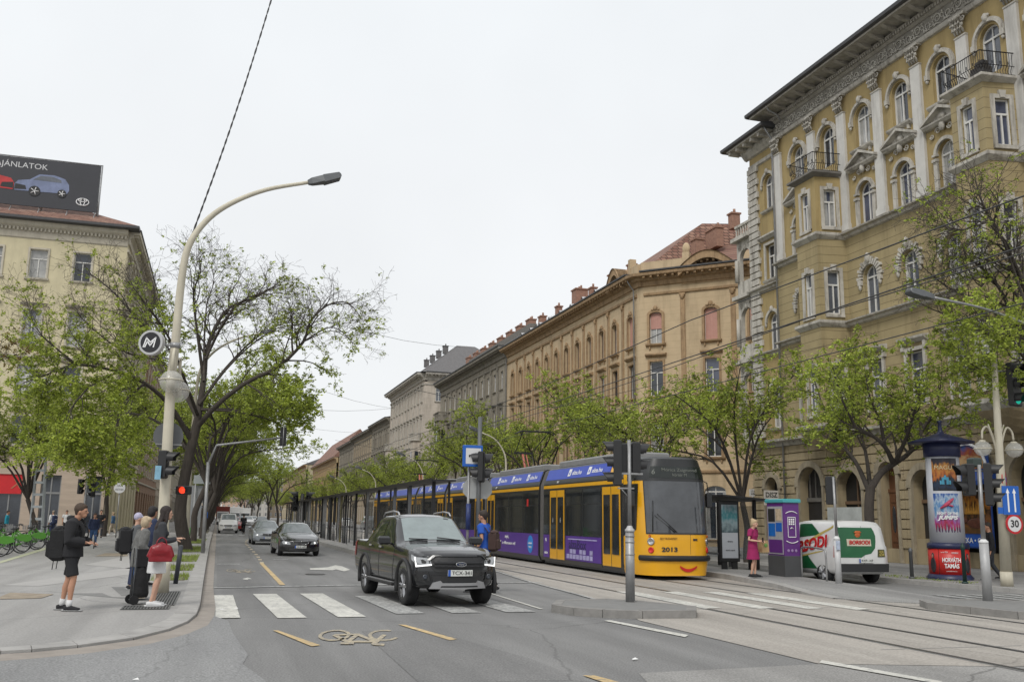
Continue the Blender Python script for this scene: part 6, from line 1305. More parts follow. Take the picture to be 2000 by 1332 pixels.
def plate(car, root, txt, y, z, w_=.52, h=.11, rear=False, off=.03, eu=True):
    o = car.fpoly('number_plate', [(y-w_/2, z-h/2), (y+w_/2, z-h/2), (y+w_/2, z+h/2), (y-w_/2, z+h/2)], PLATE, root, off, .012, rear=rear, sub=9)
    # for a viewer facing the car the right-hand direction is +y at the front of the car
    r_ = Vector((0, -1, 0)) if rear else Vector((0, 1, 0)); T_ = plane_T(Vector(car.F(y+(.03 if not rear else -.03), z, off+.016, rear)), r_, (0, 0, 1))
    text(txt, h*.62, T_, pm('plate_black', (.02, .02, .02), .6, var=0), o, 'plate_lettering', width=w_*.8)
    q = 1 if not rear else -1; mb = MB(); p = [Vector(car.F(y-q*(w_/2-.0), z-h/2, off+.015, rear)), Vector(car.F(y-q*(w_/2-.05), z-h/2, off+.015, rear)), Vector(car.F(y-q*(w_/2-.05), z+h/2, off+.015, rear)), Vector(car.F(y-q*(w_/2), z+h/2, off+.015, rear))]
    mb.add([tuple(v) for v in p], [(0, 1, 2, 3)]); mb.build('plate_band', PLBLUE, o)
def mirror(car, root, x, v, mat, sz=(.09, .13, .09), box=False):
    for q in (0, 1):
        p = Vector(car.P(x, v if not q else 24-v, .0)); s_ = 1 if p.y > 0 else -1; m = MB(); m.tube([tuple(p), tuple(p+Vector((0, s_*.1, .03)))], .025, 6); (m.cbox((p.x+.01, p.y+s_*(.1+sz[1]*.8), p.z+.08), sz, .04) if box else m.ball((p.x+.01, p.y+s_*(.1+sz[1]*.8), p.z+.06), sz, 12, 8)); m.build('wing_mirror', mat, root)
# ---------------------------------------------------------------- dark grey pickup
PGREY = pm('dark_grey_car_paint', (.022, .023, .025), .22, .4, var=.04, coat=.8); SILV = pm('silver_plastic', (.42, .42, .43), .35, .6, var=.06)
pk = Car([(2.62, .42, .98, 1.02, .80, .78, .66, .02), (2.45, .36, 1.03, 1.10, .88, .86, .74, .02), (1.9, .38, 1.09, 1.16, .91, .90, .78, .03), (1.12, .38, 1.13, 1.22, .92, .91, .78, .03), (.95, .38, 1.14, 1.27, .92, .91, .76, .03), (.25, .38, 1.15, 1.76, .92, .91, .64, .03), (-.1, .38, 1.15, 1.81, .92, .91, .64, .03), (-.9, .38, 1.16, 1.79, .92, .91, .64, .03), (-1.15, .38, 1.16, 1.74, .92, .91, .64, .02), (-1.55, .4, 1.17, 1.23, .92, .91, .86, 0), (-2.5, .45, 1.18, 1.23, .92, .91, .86, 0), (-2.62, .5, 1.17, 1.21, .90, .89, .84, 0)], bf=.30, br=.04, soft=.05, flean=lambda z: .10*max(0, (z-.8)/.3)**2+.12*max(0, .55-z))
pr_ = empty('pickup_truck', (0, 0, 0), label='dark grey double cab pickup truck driving over the zebra crossing', cat='pickup truck')
RW = .385; FA, RA_ = 1.72, -1.50
finish_hull(pk, pr_, PGREY, [(FA, RW+.04), (RA_, RW+.04)], .475)
for x in (FA, RA_):
    for y in (.925, -.925):
        wheel(pr_, x, y, RW, .26, RIMM, 6, 1)
        f = MB(); sg = 1 if y > 0 else -1
        f.tube([(x+.49*math.cos(a), .915*sg, RW+.04+.49*math.sin(a)) for a in [math.pi*(-.12+1.24*i/16) for i in range(17)]], [(.05, .035)]*17, 6); f.build('wheel_arch_flare', PLAST, pr_)
pk.patch('windscreen', [(.97, 10.15), (.97, 13.85), (.27, 13.9), (.27, 10.1)], pm('pickup_windscreen', (.20, .24, .24), .04, var=.2, spec=.8), pr_, n=16, m=10)
pk.both('front_side_window', [(.78, 7.2), (-.22, 7.15), (-.20, 8.9), (.25, 8.9)], CGLS, pr_); pk.both('rear_side_window', [(-.30, 7.15), (-1.10, 7.15), (-1.0, 8.7), (-.28, 8.9)], CGLS, pr_); pk.patch('rear_window', [(-1.2, 10.2), (-1.2, 13.8), (-1.45, 13.6), (-1.45, 10.4)], CGLS, pr_)
seam(pk, pr_, [(1.0, 7.0), (.95, 4.5), (.85, 2.3)]); seam(pk, pr_, [(-.25, 7.0), (-.25, 2.3)]); seam(pk, pr_, [(-1.2, 7.0), (-1.15, 5.2), (-.98, 4.3)]); seam(pk, pr_, [(1.0, 2.3), (-1.0, 2.3)])
for x in (-.12, -1.0):
    pk.both('door_handle', [(x+.1, 5.85), (x-.12, 5.85), (x-.12, 6.1), (x+.1, 6.1)], SILV, pr_, off=.03, n=3, m=2)
mirror(pk, pr_, .62, 7.2, PGREY, (.08, .13, .09), True)
# roof rails, side steps
for q in (-1, 1):
    m = MB(); m.tube([(.2, q*.60, 1.80), (.1, q*.60, 1.87), (-.3, q*.605, 1.9), (-1.0, q*.60, 1.86), (-1.15, q*.6, 1.77)], .02, 6); m.build('roof_rail', SILV, pr_)
    m = MB(); m.cbox((.1, q*.92, .38), (1.05, .09, .035), .02); m.build('side_step', PLAST, pr_); m = MB(); m.box(-.95, 1.1, q*.96-.04, q*.96+.04, .415, .425); m.build('step_trim', SILV, pr_)
    m = MB(); m.tube([(-1.3, q*.7, 1.25), (-1.7, q*.78, 1.22)], .03, 6); m.build('bed_rail', PLAST, pr_)
m = MB(); m.tube([(-.95, -.1, 1.82), (-1.05, -.1, 1.98)], .008, 4); m.build('aerial', PLAST, pr_)
# front end
gr_ = pk.fpoly('grille', [(-.50, .70), (.50, .70), (.58, .80), (.62, .90), (.50, 1.0), (-.50, 1.0), (-.62, .90), (-.58, .80)], PLAST, pr_, .005, .02)
for z0, z1 in ((.795, .83), (.87, .905)): pk.fpoly('grille_bar', [(-.52, z0), (.52, z0), (.54, z1), (-.54, z1)], pm('satin_black', (.03, .03, .032), .3, .4, var=0), gr_, .03, .03)
pk.fpoly('grille_surround', [(-.6, .93), (-.5, 1.005), (.5, 1.005), (.6, .93), (.66, .93), (.53, 1.035), (-.53, 1.035), (-.66, .93)], PGREY, pr_, .01, .04)
T_ = plane_T(Vector(pk.F(0, .85, .055)), (0, 1, 0), (0, 0, 1)); m = MB(lambda p: tuple(T_ @ Vector(p))); m.tube([(.11*math.cos(a), .042*math.sin(a), .01) for a in [2*math.pi*i/24 for i in range(25)]], .006, 5); m.build('badge_ring', CHROME, pr_); m = MB(lambda p: tuple(T_ @ Vector(p))); m.ball((0, 0, 0), (.105, .038, .012), 16, 6); bd = m.build('badge', pm('badge_dark_blue', (.02, .03, .07), .3, var=0), pr_)
text('Ford', .04, T_ @ Matrix.Translation((0, 0, .014)), CHROME, pr_, 'badge_lettering', shear=.3, bold=.002)
for q in (1, -1):
    h_ = pk.fpoly('headlight', [(q*a, z) for a, z in [(.56, .83), (.83, .80), (.865, .9), (.86, .985), (.6, .965)]], LAMPC, pr_, .006, .02)
    pk.fpoly('daytime_light', [(q*a, z) for a, z in [(.57, .825), (.85, .79), (.875, .985), (.855, .985), (.835, .82), (.57, .85)]], LAMPW, h_, .02, .02); pk.fpoly('lamp_surround', [(q*a, z) for a, z in [(.68, .86), (.78, .86), (.8, .92), (.72, .94), (.66, .9)]], PLAST, h_, .02, .012)
    pk.fpoly('fog_recess', [(q*a, z) for a, z in [(.58, .52), (.8, .54), (.83, .68), (.62, .69)]], PLAST, pr_, .004, .015); T3 = plane_T(Vector(pk.F(q*.68, .60, .03)), (0, 1, 0), (0, 0, 1)); m = MB(lambda p: tuple(T3 @ Vector(p))); m.lathe([(.05, 0), (.05, .015), (.035, .02), (.005, .01)], (0, 0, 0), 14); m.build('fog_lamp', GL[0], pr_)
    pk.patch('corner_lamp', [(2.3, 6.2 if q > 0 else 17.8), (2.55, 6.2 if q > 0 else 17.8), (2.5, 5.2 if q > 0 else 18.8), (2.35, 5.4 if q > 0 else 18.6)], LAMPC, pr_, .008, 4, 3)
    pk.patch('tail_lamp', [(-2.58, 6.6 if q > 0 else 17.4), (-2.4, 6.6 if q > 0 else 17.4), (-2.4, 4.3 if q > 0 else 19.7), (-2.58, 4.3 if q > 0 else 19.7)], TAILR, pr_, .01, 3, 4)
pk.fpoly('lower_intake', [(-.52, .50), (.52, .50), (.56, .62), (-.56, .62)], PLAST, pr_, .006, .012); pk.fpoly('skid_plate', [(-.60, .37), (.60, .37), (.54, .49), (.40, .53), (.36, .485), (-.36, .485), (-.40, .53), (-.54, .49)], SILV, pr_, .02, .035)
pk.fpoly('skid_slot', [(-.4, .40), (.4, .40), (.38, .43), (-.38, .43)], PLAST, pr_, .05, .01)
plate(pk, pr_, 'TCX-341', .0, .68, .52, .12, off=.035)
m = MB(); m.tube([pk.P(.99, 10.6, .02), pk.P(.93, 11.9, .03)], .012, 5); m.tube([pk.P(.99, 12.4, .02), pk.P(.93, 13.5, .03)], .012, 5); m.build('wiper', PLAST, pr_)
pk.patch('hood_crease', [(2.3, 10.9), (2.3, 10.94), (1.2, 10.8), (1.2, 10.76)], PLAST, pr_, .001, 2, 8) ; pk.patch('hood_crease', [(2.3, 13.1), (2.3, 13.06), (1.2, 13.2), (1.2, 13.24)], PLAST, pr_, .001, 2, 8)
pk.patch('headrest_shade', [(.32, 10.5), (.32, 11.0), (.29, 11.0), (.29, 10.5)], CGLS, pr_, .012, 2, 2)
fwd = Vector((.1, -.995)); pr_.rotation_euler = (0, 0, math.atan2(-.995, .1)); pr_.location = (4.66-fwd.x*FA, 19.95-fwd.y*FA, .01)
# ---------------------------------------------------------------- saloon builder
def saloon(name, lab, paint, kind='sedan', loc=(0, 0), rz=-math.pi/2, pl='ABC-123', W=.9, rim=RIMM, lit=False, gscale=1., group=None, cat='car', z=0.0, detail=True):
    if kind == 'sedan': keys = [(2.22, .22, .60, .63, .74, .72, .6, .02), (2.05, .18, .70, .74, W-.04, W-.07, .7, .03), (1.4, .2, .84, .88, W, W-.02, .75, .03), (.85, .2, .90, .96, W, W-.02, .72, .03), (.05, .2, .93, 1.39, W, W-.02, .56, .03), (-.3, .2, .94, 1.42, W, W-.02, .56, .03), (-.85, .2, .95, 1.39, W, W-.02, .56, .02), (-1.6, .22, .96, 1.05, W, W-.02, .70, .02), (-2.1, .26, .95, 1.0, W-.03, W-.05, .68, .01), (-2.26, .32, .88, .92, W-.1, W-.12, .6, .01)]; wz = (1.37, -1.37, .315); win = (.68, -.15, -.22, -1.15); ws = (.83, .08); rw = (-.92, -1.55)
    elif kind == 'van': keys = [(2.1, .28, .75, .80, .76, .74, .62, .02), (1.95, .22, .86, .92, W-.04, W-.06, .7, .03), (1.35, .24, 1.0, 1.12, W, W-.02, .74, .03), (.95, .24, 1.06, 1.26, W, W-.02, .72, .03), (.35, .24, 1.10, 1.78, W, W-.02, .66, .03), (0, .24, 1.1, 1.82, W, W-.02, .68, .03), (-1.7, .26, 1.1, 1.82, W, W-.02, .70, .03), (-1.98, .28, 1.1, 1.74, W-.02, W-.03, .68, .02), (-2.12, .32, 1.05, 1.2, W-.05, W-.06, .72, .01)]; wz = (1.3, -1.4, .32); win = (.8, .0, -.1, -1.0); ws = (.98, .38); rw = (-1.99, -2.1)
    else: keys = [(2.2, .25, .66, .70, .74, .72, .6, .02), (2.02, .2, .78, .82, W-.04, W-.07, .7, .03), (1.4, .22, .92, .98, W, W-.02, .75, .03), (.95, .22, .97, 1.05, W, W-.02, .72, .03), (.2, .22, 1.0, 1.50, W, W-.02, .58, .03), (-.2, .22, 1.0, 1.54, W, W-.02, .58, .03), (-1.5, .22, 1.02, 1.50, W, W-.02, .58, .02), (-1.9, .25, 1.02, 1.3, W, W-.02, .62, .02), (-2.15, .3, .98, 1.05, W-.06, W-.08, .64, .01)]; wz = (1.35, -1.35, .33); win = (.75, -.1, -.2, -1.35); ws = (.93, .22); rw = (-1.55, -2.0)
    c = Car(keys, bf=.28, br=.18, soft=.08, flean=lambda z: .08*max(0, (z-.5)/.3)**2); root = empty(name, (0, 0, 0), label=lab, cat=cat, group=group)
    finish_hull(c, root, paint, [(wz[0], wz[2]+.02), (wz[1], wz[2]+.02)], wz[2]+.06)
    for x in wz[:2]:
        for y in (W+.0, -W-.0): wheel(root, x, y, wz[2], .21, rim, 5 if kind != 'van' else 7)
    c.patch('windscreen', [(ws[0], 10.1), (ws[0], 13.9), (ws[1], 13.85), (ws[1], 10.15)], CGLS if kind == 'x' else pm('windscreen_sky', (.14, .16, .165), .04, var=.25, spec=.8), root, n=12, m=8)
    c.both('side_window', [(win[0], 7.2), (win[1], 7.15), (win[1], 8.9), (ws[1]+.02, 8.9)], CGLS, root)
    if kind != 'van' or lab.find('glazed') > 0: c.both('side_window', [(win[2], 7.15), (win[3]-.1, 7.15), (win[3]+.15, 8.8), (win[2], 8.9)], CGLS, root)
    if kind != 'van': c.patch('rear_window', [(rw[0], 10.2), (rw[0], 13.8), (rw[1], 13.8), (rw[1], 10.2)], CGLS, root, n=10)
    mirror(c, root, win[0]-.1, 7.3, paint, (.07, .11, .07))
    z0 = keys[1][2]
    for q in (1, -1):
        h_ = c.fpoly('headlight', [(q*a, zz) for a, zz in [(.44, z0-.20), (.74, z0-.18), (.80, z0-.08), (.72, z0-.03), (.46, z0-.1)]], LAMPC, root, .004, .015, sub=.08)
        if lit:
            T3 = plane_T(Vector(c.F(q*.62, z0-.125, .02)), (0, 1, 0), (0, 0, 1)); m = MB(lambda p: tuple(T3 @ Vector(p))); m.ball((0, 0, 0), (.055, .045, .015)); m.build('lit_lamp', LAMPW, h_)
        c.patch('tail_lamp', [(keys[-1][0]+.05, 6.7 if q > 0 else 17.3), (keys[-1][0]+.3, 6.7 if q > 0 else 17.3), (keys[-1][0]+.25, 5.3 if q > 0 else 18.7), (keys[-1][0]+.05, 5.3 if q > 0 else 18.7)], TAILR, root, .01, 3, 3)
    if lab.find('black') >= 0 and kind == 'sedan':
        for q in (1, -1): k_ = c.fpoly('grille', [(q*a, zz) for a, zz in [(.02, z0-.17), (.30, z0-.16), (.34, z0-.10), (.30, z0-.04), (.02, z0-.05)]], PLAST, root, .01, .015); m = MB(); m.tube([c.F(q*a, zz, .03) for a, zz in [(.02, z0-.17), (.30, z0-.16), (.34, z0-.10), (.30, z0-.04), (.02, z0-.05), (.02, z0-.17)]], .009, 4); m.build('grille_rim', CHROME, k_)
    else: c.fpoly('grille', [(-.36, z0-.2), (.36, z0-.2), (.4, z0-.08), (-.4, z0-.08)], PLAST, root, .008, .015)
    c.fpoly('lower_intake', [(-.5, keys[0][1]+.02), (.5, keys[0][1]+.02), (.46, keys[0][1]+.14), (-.46, keys[0][1]+.14)], PLAST, root, .004, .01)
    if detail:
        seam(c, root, [(win[0]+.1, 7.0), (win[0]+.1, 2.3)], .004); seam(c, root, [(win[1]-.05, 7.0), (win[1]-.05, 2.3)], .004); seam(c, root, [(win[3], 7.0), (win[3]+.15, 2.3)], .004)
        if pl: plate(c, root, pl, 0, z0-.29, .5, .11, off=.02)
    root.location = (loc[0], loc[1], z+.01); root.rotation_euler = (0, 0, rz); return root, c
BLKP = pm('black_car_paint', (.008, .008, .009), .2, .2, var=0, coat=1.); SILP = pm('silver_car_paint', (.28, .30, .32), .3, .6, var=.03, coat=.6); WHTP = pm('white_car_paint', (.62, .62, .61), .35, var=.03, coat=.5); REDP = pm('red_car_paint', (.35, .02, .02), .3, var=.03, coat=.6); DRKP = pm('dark_blue_car_paint', (.03, .035, .05), .3, .3, var=.03, coat=.6)
saloon('car', 'black saloon car with lit headlights driving ahead of the silver one', BLKP, 'sedan', (3.5, 45.9), -math.pi/2+.05, 'SKZ-609', lit=True)
saloon('car', 'silver grey saloon partly hidden behind the black car', SILP, 'sedan', (2.95, 62.5), -math.pi/2+.03, 'PTM-118', lit=True)
saloon('car', 'white compact van parked at the left kerb under the trees', WHTP, 'van', (1.05, 98), -math.pi/2, 'NLK-402', cat='van')
saloon('car', 'red car parked just behind the white compact van', REDP, 'hatch', (1.75, 112), -math.pi/2, None, detail=False)
hw, _ = saloon('car', 'white hatchback in the far queue of traffic right of the cyclist', WHTP, 'hatch', (4.4, 150), -math.pi/2, None, detail=False, lit=False)
hd, _ = saloon('car', 'dark car in the far queue beside the white lorries', DRKP, 'hatch', (4.0, 172), -math.pi/2, None, detail=False)
for src, x, y, lab in ((hw, 6.4, 185, 'far white car in the outer lane of the queue'), (hd, 6.0, 140, 'far dark car just above the roof of the silver saloon'), (hw, 3.6, 205, 'very distant white car in front of the lorries'), (hd, 1.8, 230, 'very distant dark car at the left kerb'), (hw, 5.2, 240, 'smallest white car at the end of the queue')):
    dup(src, (x, y, .01), -math.pi/2, label=lab)
sv, _ = saloon('car', 'silver people carrier seen between the tram stop posts beyond the tracks', SILP, 'van', (19, 126), math.pi/2, None, detail=False)
dup(hw, (19, 96, .01), math.pi/2, label='white car in the right lane glimpsed behind the tram stop posts'); dup(hd, (19, 110, .01), math.pi/2, label='dark car in the right lane behind the silver people carrier'); dup(hw, (19, 150, .01), math.pi/2, label='distant white car in the right lane far beyond the tram')
# lorries
def lorry(lab, x, y, col):
    g = empty('lorry', (x, y, 0), -math.pi/2, label=lab, cat='lorry'); m = MB(); m.cbox((-1.2, 0, 1.9), (2.6, 1.15, 1.25), .06); m.build('cargo_box', col, g); m = MB(); m.rings([[(1.5, -1, .5), (1.5, 1, .5), (1.5, 1, 2.3), (1.5, -1, 2.3)], [(3.0, -1, .5), (3.0, 1, .5), (2.6, .95, 2.2), (2.6, -.95, 2.2)]], True, True, True, False); m.build('cab', WHTP, g)
    m = MB(); m.add([(2.99, -.85, 1.25), (2.99, .85, 1.25), (2.7, .82, 2.05), (2.7, -.82, 2.05)], [(0, 1, 2, 3)]); w_ = m.build('windscreen', CGLS, g); w_.location.x = .08
    for xx in (2.2, -2.2):
        for yy in (1.0, -1.0): wheel(g, xx, yy, .42, .28, RIMD, 4)
lorry('white box lorry far down the road beyond the cyclist', 3.1, 190, WHTP); lorry('second white box lorry right behind the first at the street end', 5.6, 215, WHTP)
lorry('dark red lorry far down the road left of the white ones', .9, 180, pm('dark_red_box', (.22, .04, .03), .6, var=.1))
# ---------------------------------------------------------------- white and green delivery van seen from behind
KW = .915
kv = Car([(2.1, .3, .8, .84, .8, .78, .62, .02), (1.9, .24, .9, .98, KW-.03, KW-.05, .7, .03), (1.2, .24, 1.06, 1.18, KW, KW-.02, .74, .03), (.8, .24, 1.1, 1.32, KW, KW-.02, .74, .03), (.25, .24, 1.14, 1.78, KW, KW-.02, .72, .04), (-.2, .24, 1.15, 1.84, KW, KW-.02, .74, .04), (-1.95, .28, 1.15, 1.83, KW, KW-.02, .75, .03), (-2.08, .32, 1.13, 1.74, KW-.03, KW-.04, .73, .02), (-2.13, .36, 1.12, 1.70, KW-.05, KW-.06, .72, .02)], bf=.3, br=.06, soft=.05, rlean=lambda z: .12*max(0, (z-.9)/.9)**1.6)
kr = empty('delivery_van', (0, 0, 0), label='white and green delivery van with red lettering seen from behind', cat='van')
VW = pm('van_white', (.62, .62, .61), .35, var=.05, scale=2, coat=.4); VG = pm('van_green_vinyl', (.01, .10, .035), .35, var=.12, scale=3); VY = pm('van_gold_vinyl', (.45, .36, .10), .4, var=0); VR = pm('van_red_lettering', (.50, .015, .015), .4, var=0)
finish_hull(kv, kr, VW, [(1.3, .34), (-1.35, .34)], .38)
for x in (1.3, -1.35):
    for y in (KW, -KW): wheel(kr, x, y, .315, .22, RIMM, 8)
kv.fpoly('bumper', [(-.86, .36), (.86, .36), (.88, .60), (-.88, .60)], PLAST, kr, .01, .05, rear=True)
dr = kv.fpoly('rear_green_panel', [(-.0+.80, .78), (.78, 1.66), (-.38, 1.66), (-.34, 1.6), (-.44, 1.56), (-.36, 1.5), (-.48, 1.42), (-.34, 1.34), (-.46, 1.24), (-.36, 1.15), (-.42, 1.06), (-.22, 1.0), (-.26, .9), (-.05, .86), (.1, .78)], VG, kr, .004, .006, rear=True)
kv.fpoly('rear_sign', [(.55, 1.12), (-.28, 1.12), (-.28, 1.32), (.55, 1.32)], pm('cream_label', (.55, .5, .4), .5, var=0), dr, .014, .006, rear=True, sub=9)
def rT(y, z, off): return plane_T(Vector(kv.F(y, z, off, True)), (0, -1, 0), (-.12, 0, 1))
text('BORSODI', .12, rT(.13, 1.22, .035), VR, dr, 'rear_lettering', width=.72, bold=.006)
m = MB(lambda p, T_=rT(.16, 1.44, .02): tuple(T_ @ Vector(p))); m.ball((0, 0, 0), (.11, .10, .012), 6, 4); m.ball((0, .08, 0), (.14, .05, .012), 6, 4); m.build('crest', pm('crest_orange', (.5, .12, .03), .5, var=.2, scale=20), dr)
kv.fpoly('yellow_sticker', [(-.50, .80), (-.78, .80), (-.76, 1.02), (-.52, 1.02)], pm('dark_olive_label', (.06, .06, .02), .5, var=0), kr, .01, .006, rear=True, sub=9)
text('0,5L', .07, rT(-.64, .95, .03), VY, kr, 'sticker_lettering', bold=.003); text('SÖR', .07, rT(-.64, .86, .03), VY, kr, 'sticker_lettering', bold=.003)
kv.fpoly('door_split', [(.004, .6), (.004, 1.7), (-.004, 1.7), (-.004, .6)], PLAST, kr, .002, .006, rear=True, sub=9)
for q in (1, -1): kv.patch('tail_lamp', [(-2.1, 6.9 if q > 0 else 17.1), (-1.98, 6.9 if q > 0 else 17.1), (-1.98, 4.4 if q > 0 else 19.6), (-2.1, 4.4 if q > 0 else 19.6)], TAILR, kr, .012, 3, 5)
plate(kv, kr, 'RXP-147', -.05, .69, .5, .11, rear=True, off=.03)
# side graphics (left flank) and windows
kv.both('front_window', [(.72, 7.3), (.02, 7.2), (.02, 8.9), (.3, 8.9)], CGLS, kr); kv.patch('windscreen', [(.85, 10.1), (.85, 13.9), (.3, 13.9), (.3, 10.1)], CGLS, kr)
for s0 in (0, 1):
    V = (lambda v: v) if s0 == 0 else (lambda v: 24-v)
    kv.patch('side_green_panel', [(2.0, V(3.0)), (-1.1, V(3.0)), (-.6, V(4.6)), (1.8, V(4.2))], VG, kr, .005, 14, 6); kv.patch('side_green_panel', [(-.1, V(7.5)), (-1.2, V(7.8)), (-.6, V(9.2)), (-.05, V(9.2))], VG, kr, .005, 8, 4)
    kv.patch('gold_band', [(1.4, V(4.6)), (-1.9, V(8.6)), (-1.9, V(8.85)), (1.4, V(4.9))], VY, kr, .007, 14, 2); kv.patch('gold_band', [(1.4, V(3.3)), (-1.4, V(5.0)), (-1.4, V(5.15)), (1.4, V(3.5))], VY, kr, .007, 14, 2)
p = Vector(kv.P(-.5, 5.7, .02)); text('BORSODI', .34, plane_T(p, (-1, 0, .16), (.0, -.04, 1)), VR, kr, 'side_lettering', width=2.3, bold=.02, shear=.1)
seam(kv, kr, [(.85, 7), (.8, 2.3)]); seam(kv, kr, [(-.05, 7), (-.05, 2.3)]); mirror(kv, kr, .7, 7.3, PLAST, (.08, .1, .12))
kr.location = (18.6, 24.75+2.1, .01); kr.rotation_euler = (0, 0, math.pi/2)
# yellow and green emergency vehicle glimpsed behind the tram nose
ya, yc_ = saloon('car', 'yellow van with green band glimpsed between the tram nose and the shelter', pm('signal_yellow_paint', (.6, .5, .02), .4, var=.05), 'van', (19.2, 41), math.pi/2, None, detail=False, cat='van')
yc_.both('green_band', [(1.8, 5.2), (-1.9, 5.2), (-1.9, 6.4), (1.8, 6.4)], pm('teal_band', (.02, .22, .18), .4, var=.05), ya); yc_.both('orange_band', [(1.8, 3.6), (-1.9, 3.6), (-1.9, 4.4), (1.8, 4.4)], pm('orange_band', (.55, .12, .02), .4, var=.05), ya)
# ================================================================ street furniture
CREAM = pm('cream_lamp_paint', (.52, .48, .38), .6, var=.10, scale=3, grime=.25); GALV = pm('galvanised_steel', (.30, .30, .30), .45, .5, var=.25, scale=4, grime=.4); SIGB = pm('signal_black', (.014, .014, .015), .5, var=.15); LENS = pm('unlit_lens', (.02, .02, .02), .25, var=.2)
GLOBE = pm('lamp_globe_glass', (.6, .59, .55), .1, var=.2, scale=4, alpha=.42); SBACK = pm('sign_back_grey', (.12, .125, .13), .55, .3, var=.12); SBLUE = pm('sign_blue', (.01, .10, .42), .4, var=.05); SWHITE = pm('sign_white', (.6, .6, .6), .4, var=.04); ZINC = pm('lamp_head_grey', (.10, .105, .11), .45, .3, var=.2)
def signal(parent, o, az, n=3, on=None, s=.3, name='signal_head', visor=.26, w=.30):
    """az = compass angle (from +Y clockwise) the lenses face"""
    f = Vector((math.sin(az), math.cos(az), 0)); r_ = Vector((-f.y, f.x, 0)); T = lambda p: tuple(Vector(o)+r_*p[0]+f*p[1]+Vector((0, 0, p[2])))
    b_ = MB(T); h = n*s; b_.lozenge([(-w/2, -.12), (w/2, -.12), (w/2, .05), (-w/2, .05)], -h/2, h/2, .025); hd = b_.build(name, SIGB, parent)
    for k in range(n):
        z = h/2-s*(k+.5); v = MB(T); R_ = []
        for d in (0, visor): R_.append([((s*.40)*math.cos(a), .05+d*(1 if d == 0 else (.55+.45*max(0, math.sin(a)))), z+(s*.40)*math.sin(a)) for a in [math.pi*(-.18+1.36*i/14) for i in range(15)]])
        v.rings(R_, False, smooth=True); v.build('visor', SIGB, hd)
        l = MB(T); l.rings([[(rr*math.cos(2*math.pi*i/16), y_, z+rr*math.sin(2*math.pi*i/16)) for i in range(16)] for rr, y_ in ((s*.38, .052), (s*.3, .07), (.01, .08))], True, False, True, True)
        l.build('lens', (LENS if on is None or on[0] != k else on[1]), hd)
    return hd
def pole(parent, base, top, r0, r1, mat, name='pole', n=14): m = MB(); m.tube([base, top], [r0, r1], n); return m.build(name, mat, parent)
def disc(parent, o, az, r, mat, name, th=.02, n=36, tilt=0):
    f = Vector((math.sin(az), math.cos(az), 0)); m = MB(); o = Vector(o); m.tube([tuple(o), tuple(o+f*th)], r, n, True, False); return m.build(name, mat, parent)
def face_T(o, az, off=0.): f = Vector((math.sin(az), math.cos(az), 0)); return plane_T(Vector(o)+f*off, (-f.y, f.x, 0), (0, 0, 1))
TOCAM = math.pi+.29
GREEN_ON = pm('lit_green_lens', (.0, .25, .18), .3, var=0, emit=(.0, .55, .38, .5)); RED_ON = pm('lit_red_lens', (.6, .02, .01), .3, var=0, emit=(1, .06, .02, 1.1))
# ---- curved lamp posts
LP = [(-1.05, 0), (-1.08, .6), (-1.12, 1.9), (-1.18, 4.35), (-1.16, 5.4), (-1.14, 6.79), (-1.05, 7.63), (-.72, 8.27), (-.2, 8.76), (.58, 9.19), (1.58, 9.5)]
def lamp_post(name, lab, loc, pts, rad, group=None, flip=1, mat=CREAM, hz=1.):
    g = empty(name, loc, label=lab, cat='lamp post', group=group); x0 = pts[0][0]; m = MB(); P = smooth_path([(flip*(x-x0), 0, z) for x, z in pts], 5); n_ = len(P)
    m.tube(P, [max(.035, rad*(1-.72*(i/(n_-1))**.75)) for i in range(n_)], 14); m.build('pole', mat, g)
    m = MB(); m.tube([(0, 0, -.02), (0, 0, .58), (flip*-.01, 0, .62)], [rad*1.12, rad*1.06, rad*.9], 16); m.build('base_sleeve', mat, g)
    e_ = P[-1]; d = (P[-1]-P[-2]).normalized(); u_ = Vector((-d.z, 0, d.x))
    if u_.z < 0: u_ = -u_
    m = MB(); Q = lambda a, b2, c: tuple(e_+d*a+u_*c+Vector((0, b2, 0)))
    m.rings([[Q(a, -w_, -h0), Q(a, w_, -h0), Q(a, w_*.8, h1), Q(a, -w_*.8, h1)] for a, w_, h0, h1 in ((-.05, .05, .05, .05), (.05, .10, .07, .08), (.32, .15, .07, .09), (.34, .16, .09, .10), (.72, .15, .05, .1), (.76, .12, .0, .06))], True, True, True, False)
    m.build('lamp_head', ZINC, g); return g
lp = lamp_post('street_lamp', 'tall cream lamp post with long curved arm, round metro sign and glass globes', (-1.05, 22.1, .12), LP, .15)
def L3(x, z, dy=0.): return (x+1.05, dy, z-.12)
for (x, z, dy, hx) in ((-1.17, 4.62, -.22, -1.16), (-1.03, 4.45, .12, -1.12)):
    m = MB(); m.ball(L3(x, z, dy), .245, 20, 14); gl = m.build('globe', GLOBE, lp); m = MB(); m.tube([tuple(Vector(L3(x, z, dy))+Vector((.26*math.cos(a), .26*math.sin(a), .03))) for a in [2*math.pi*i/24 for i in range(25)]], .012, 5); m.ball(L3(x, z-.02, dy), (.09, .09, .13), 10, 8); m.build('globe_band', CREAM, gl)
    m = MB(); m.tube([L3(x, z+.22, dy), L3(x, z+.6, dy), L3(x+.01, z+.74, dy*.6), L3(hx, z+.7, 0)], [.05, .035, .03, .03], 8); m.build('globe_arm', CREAM, lp)
ms = (-1.61, 5.46-.0); o_ = Vector(L3(ms[0], ms[1], -.1)); dd_ = disc(lp, o_, TOCAM+.1, .275, pm('metro_sign_rim', (.45, .45, .45), .4, .3, var=.05), 'metro_sign', .14)
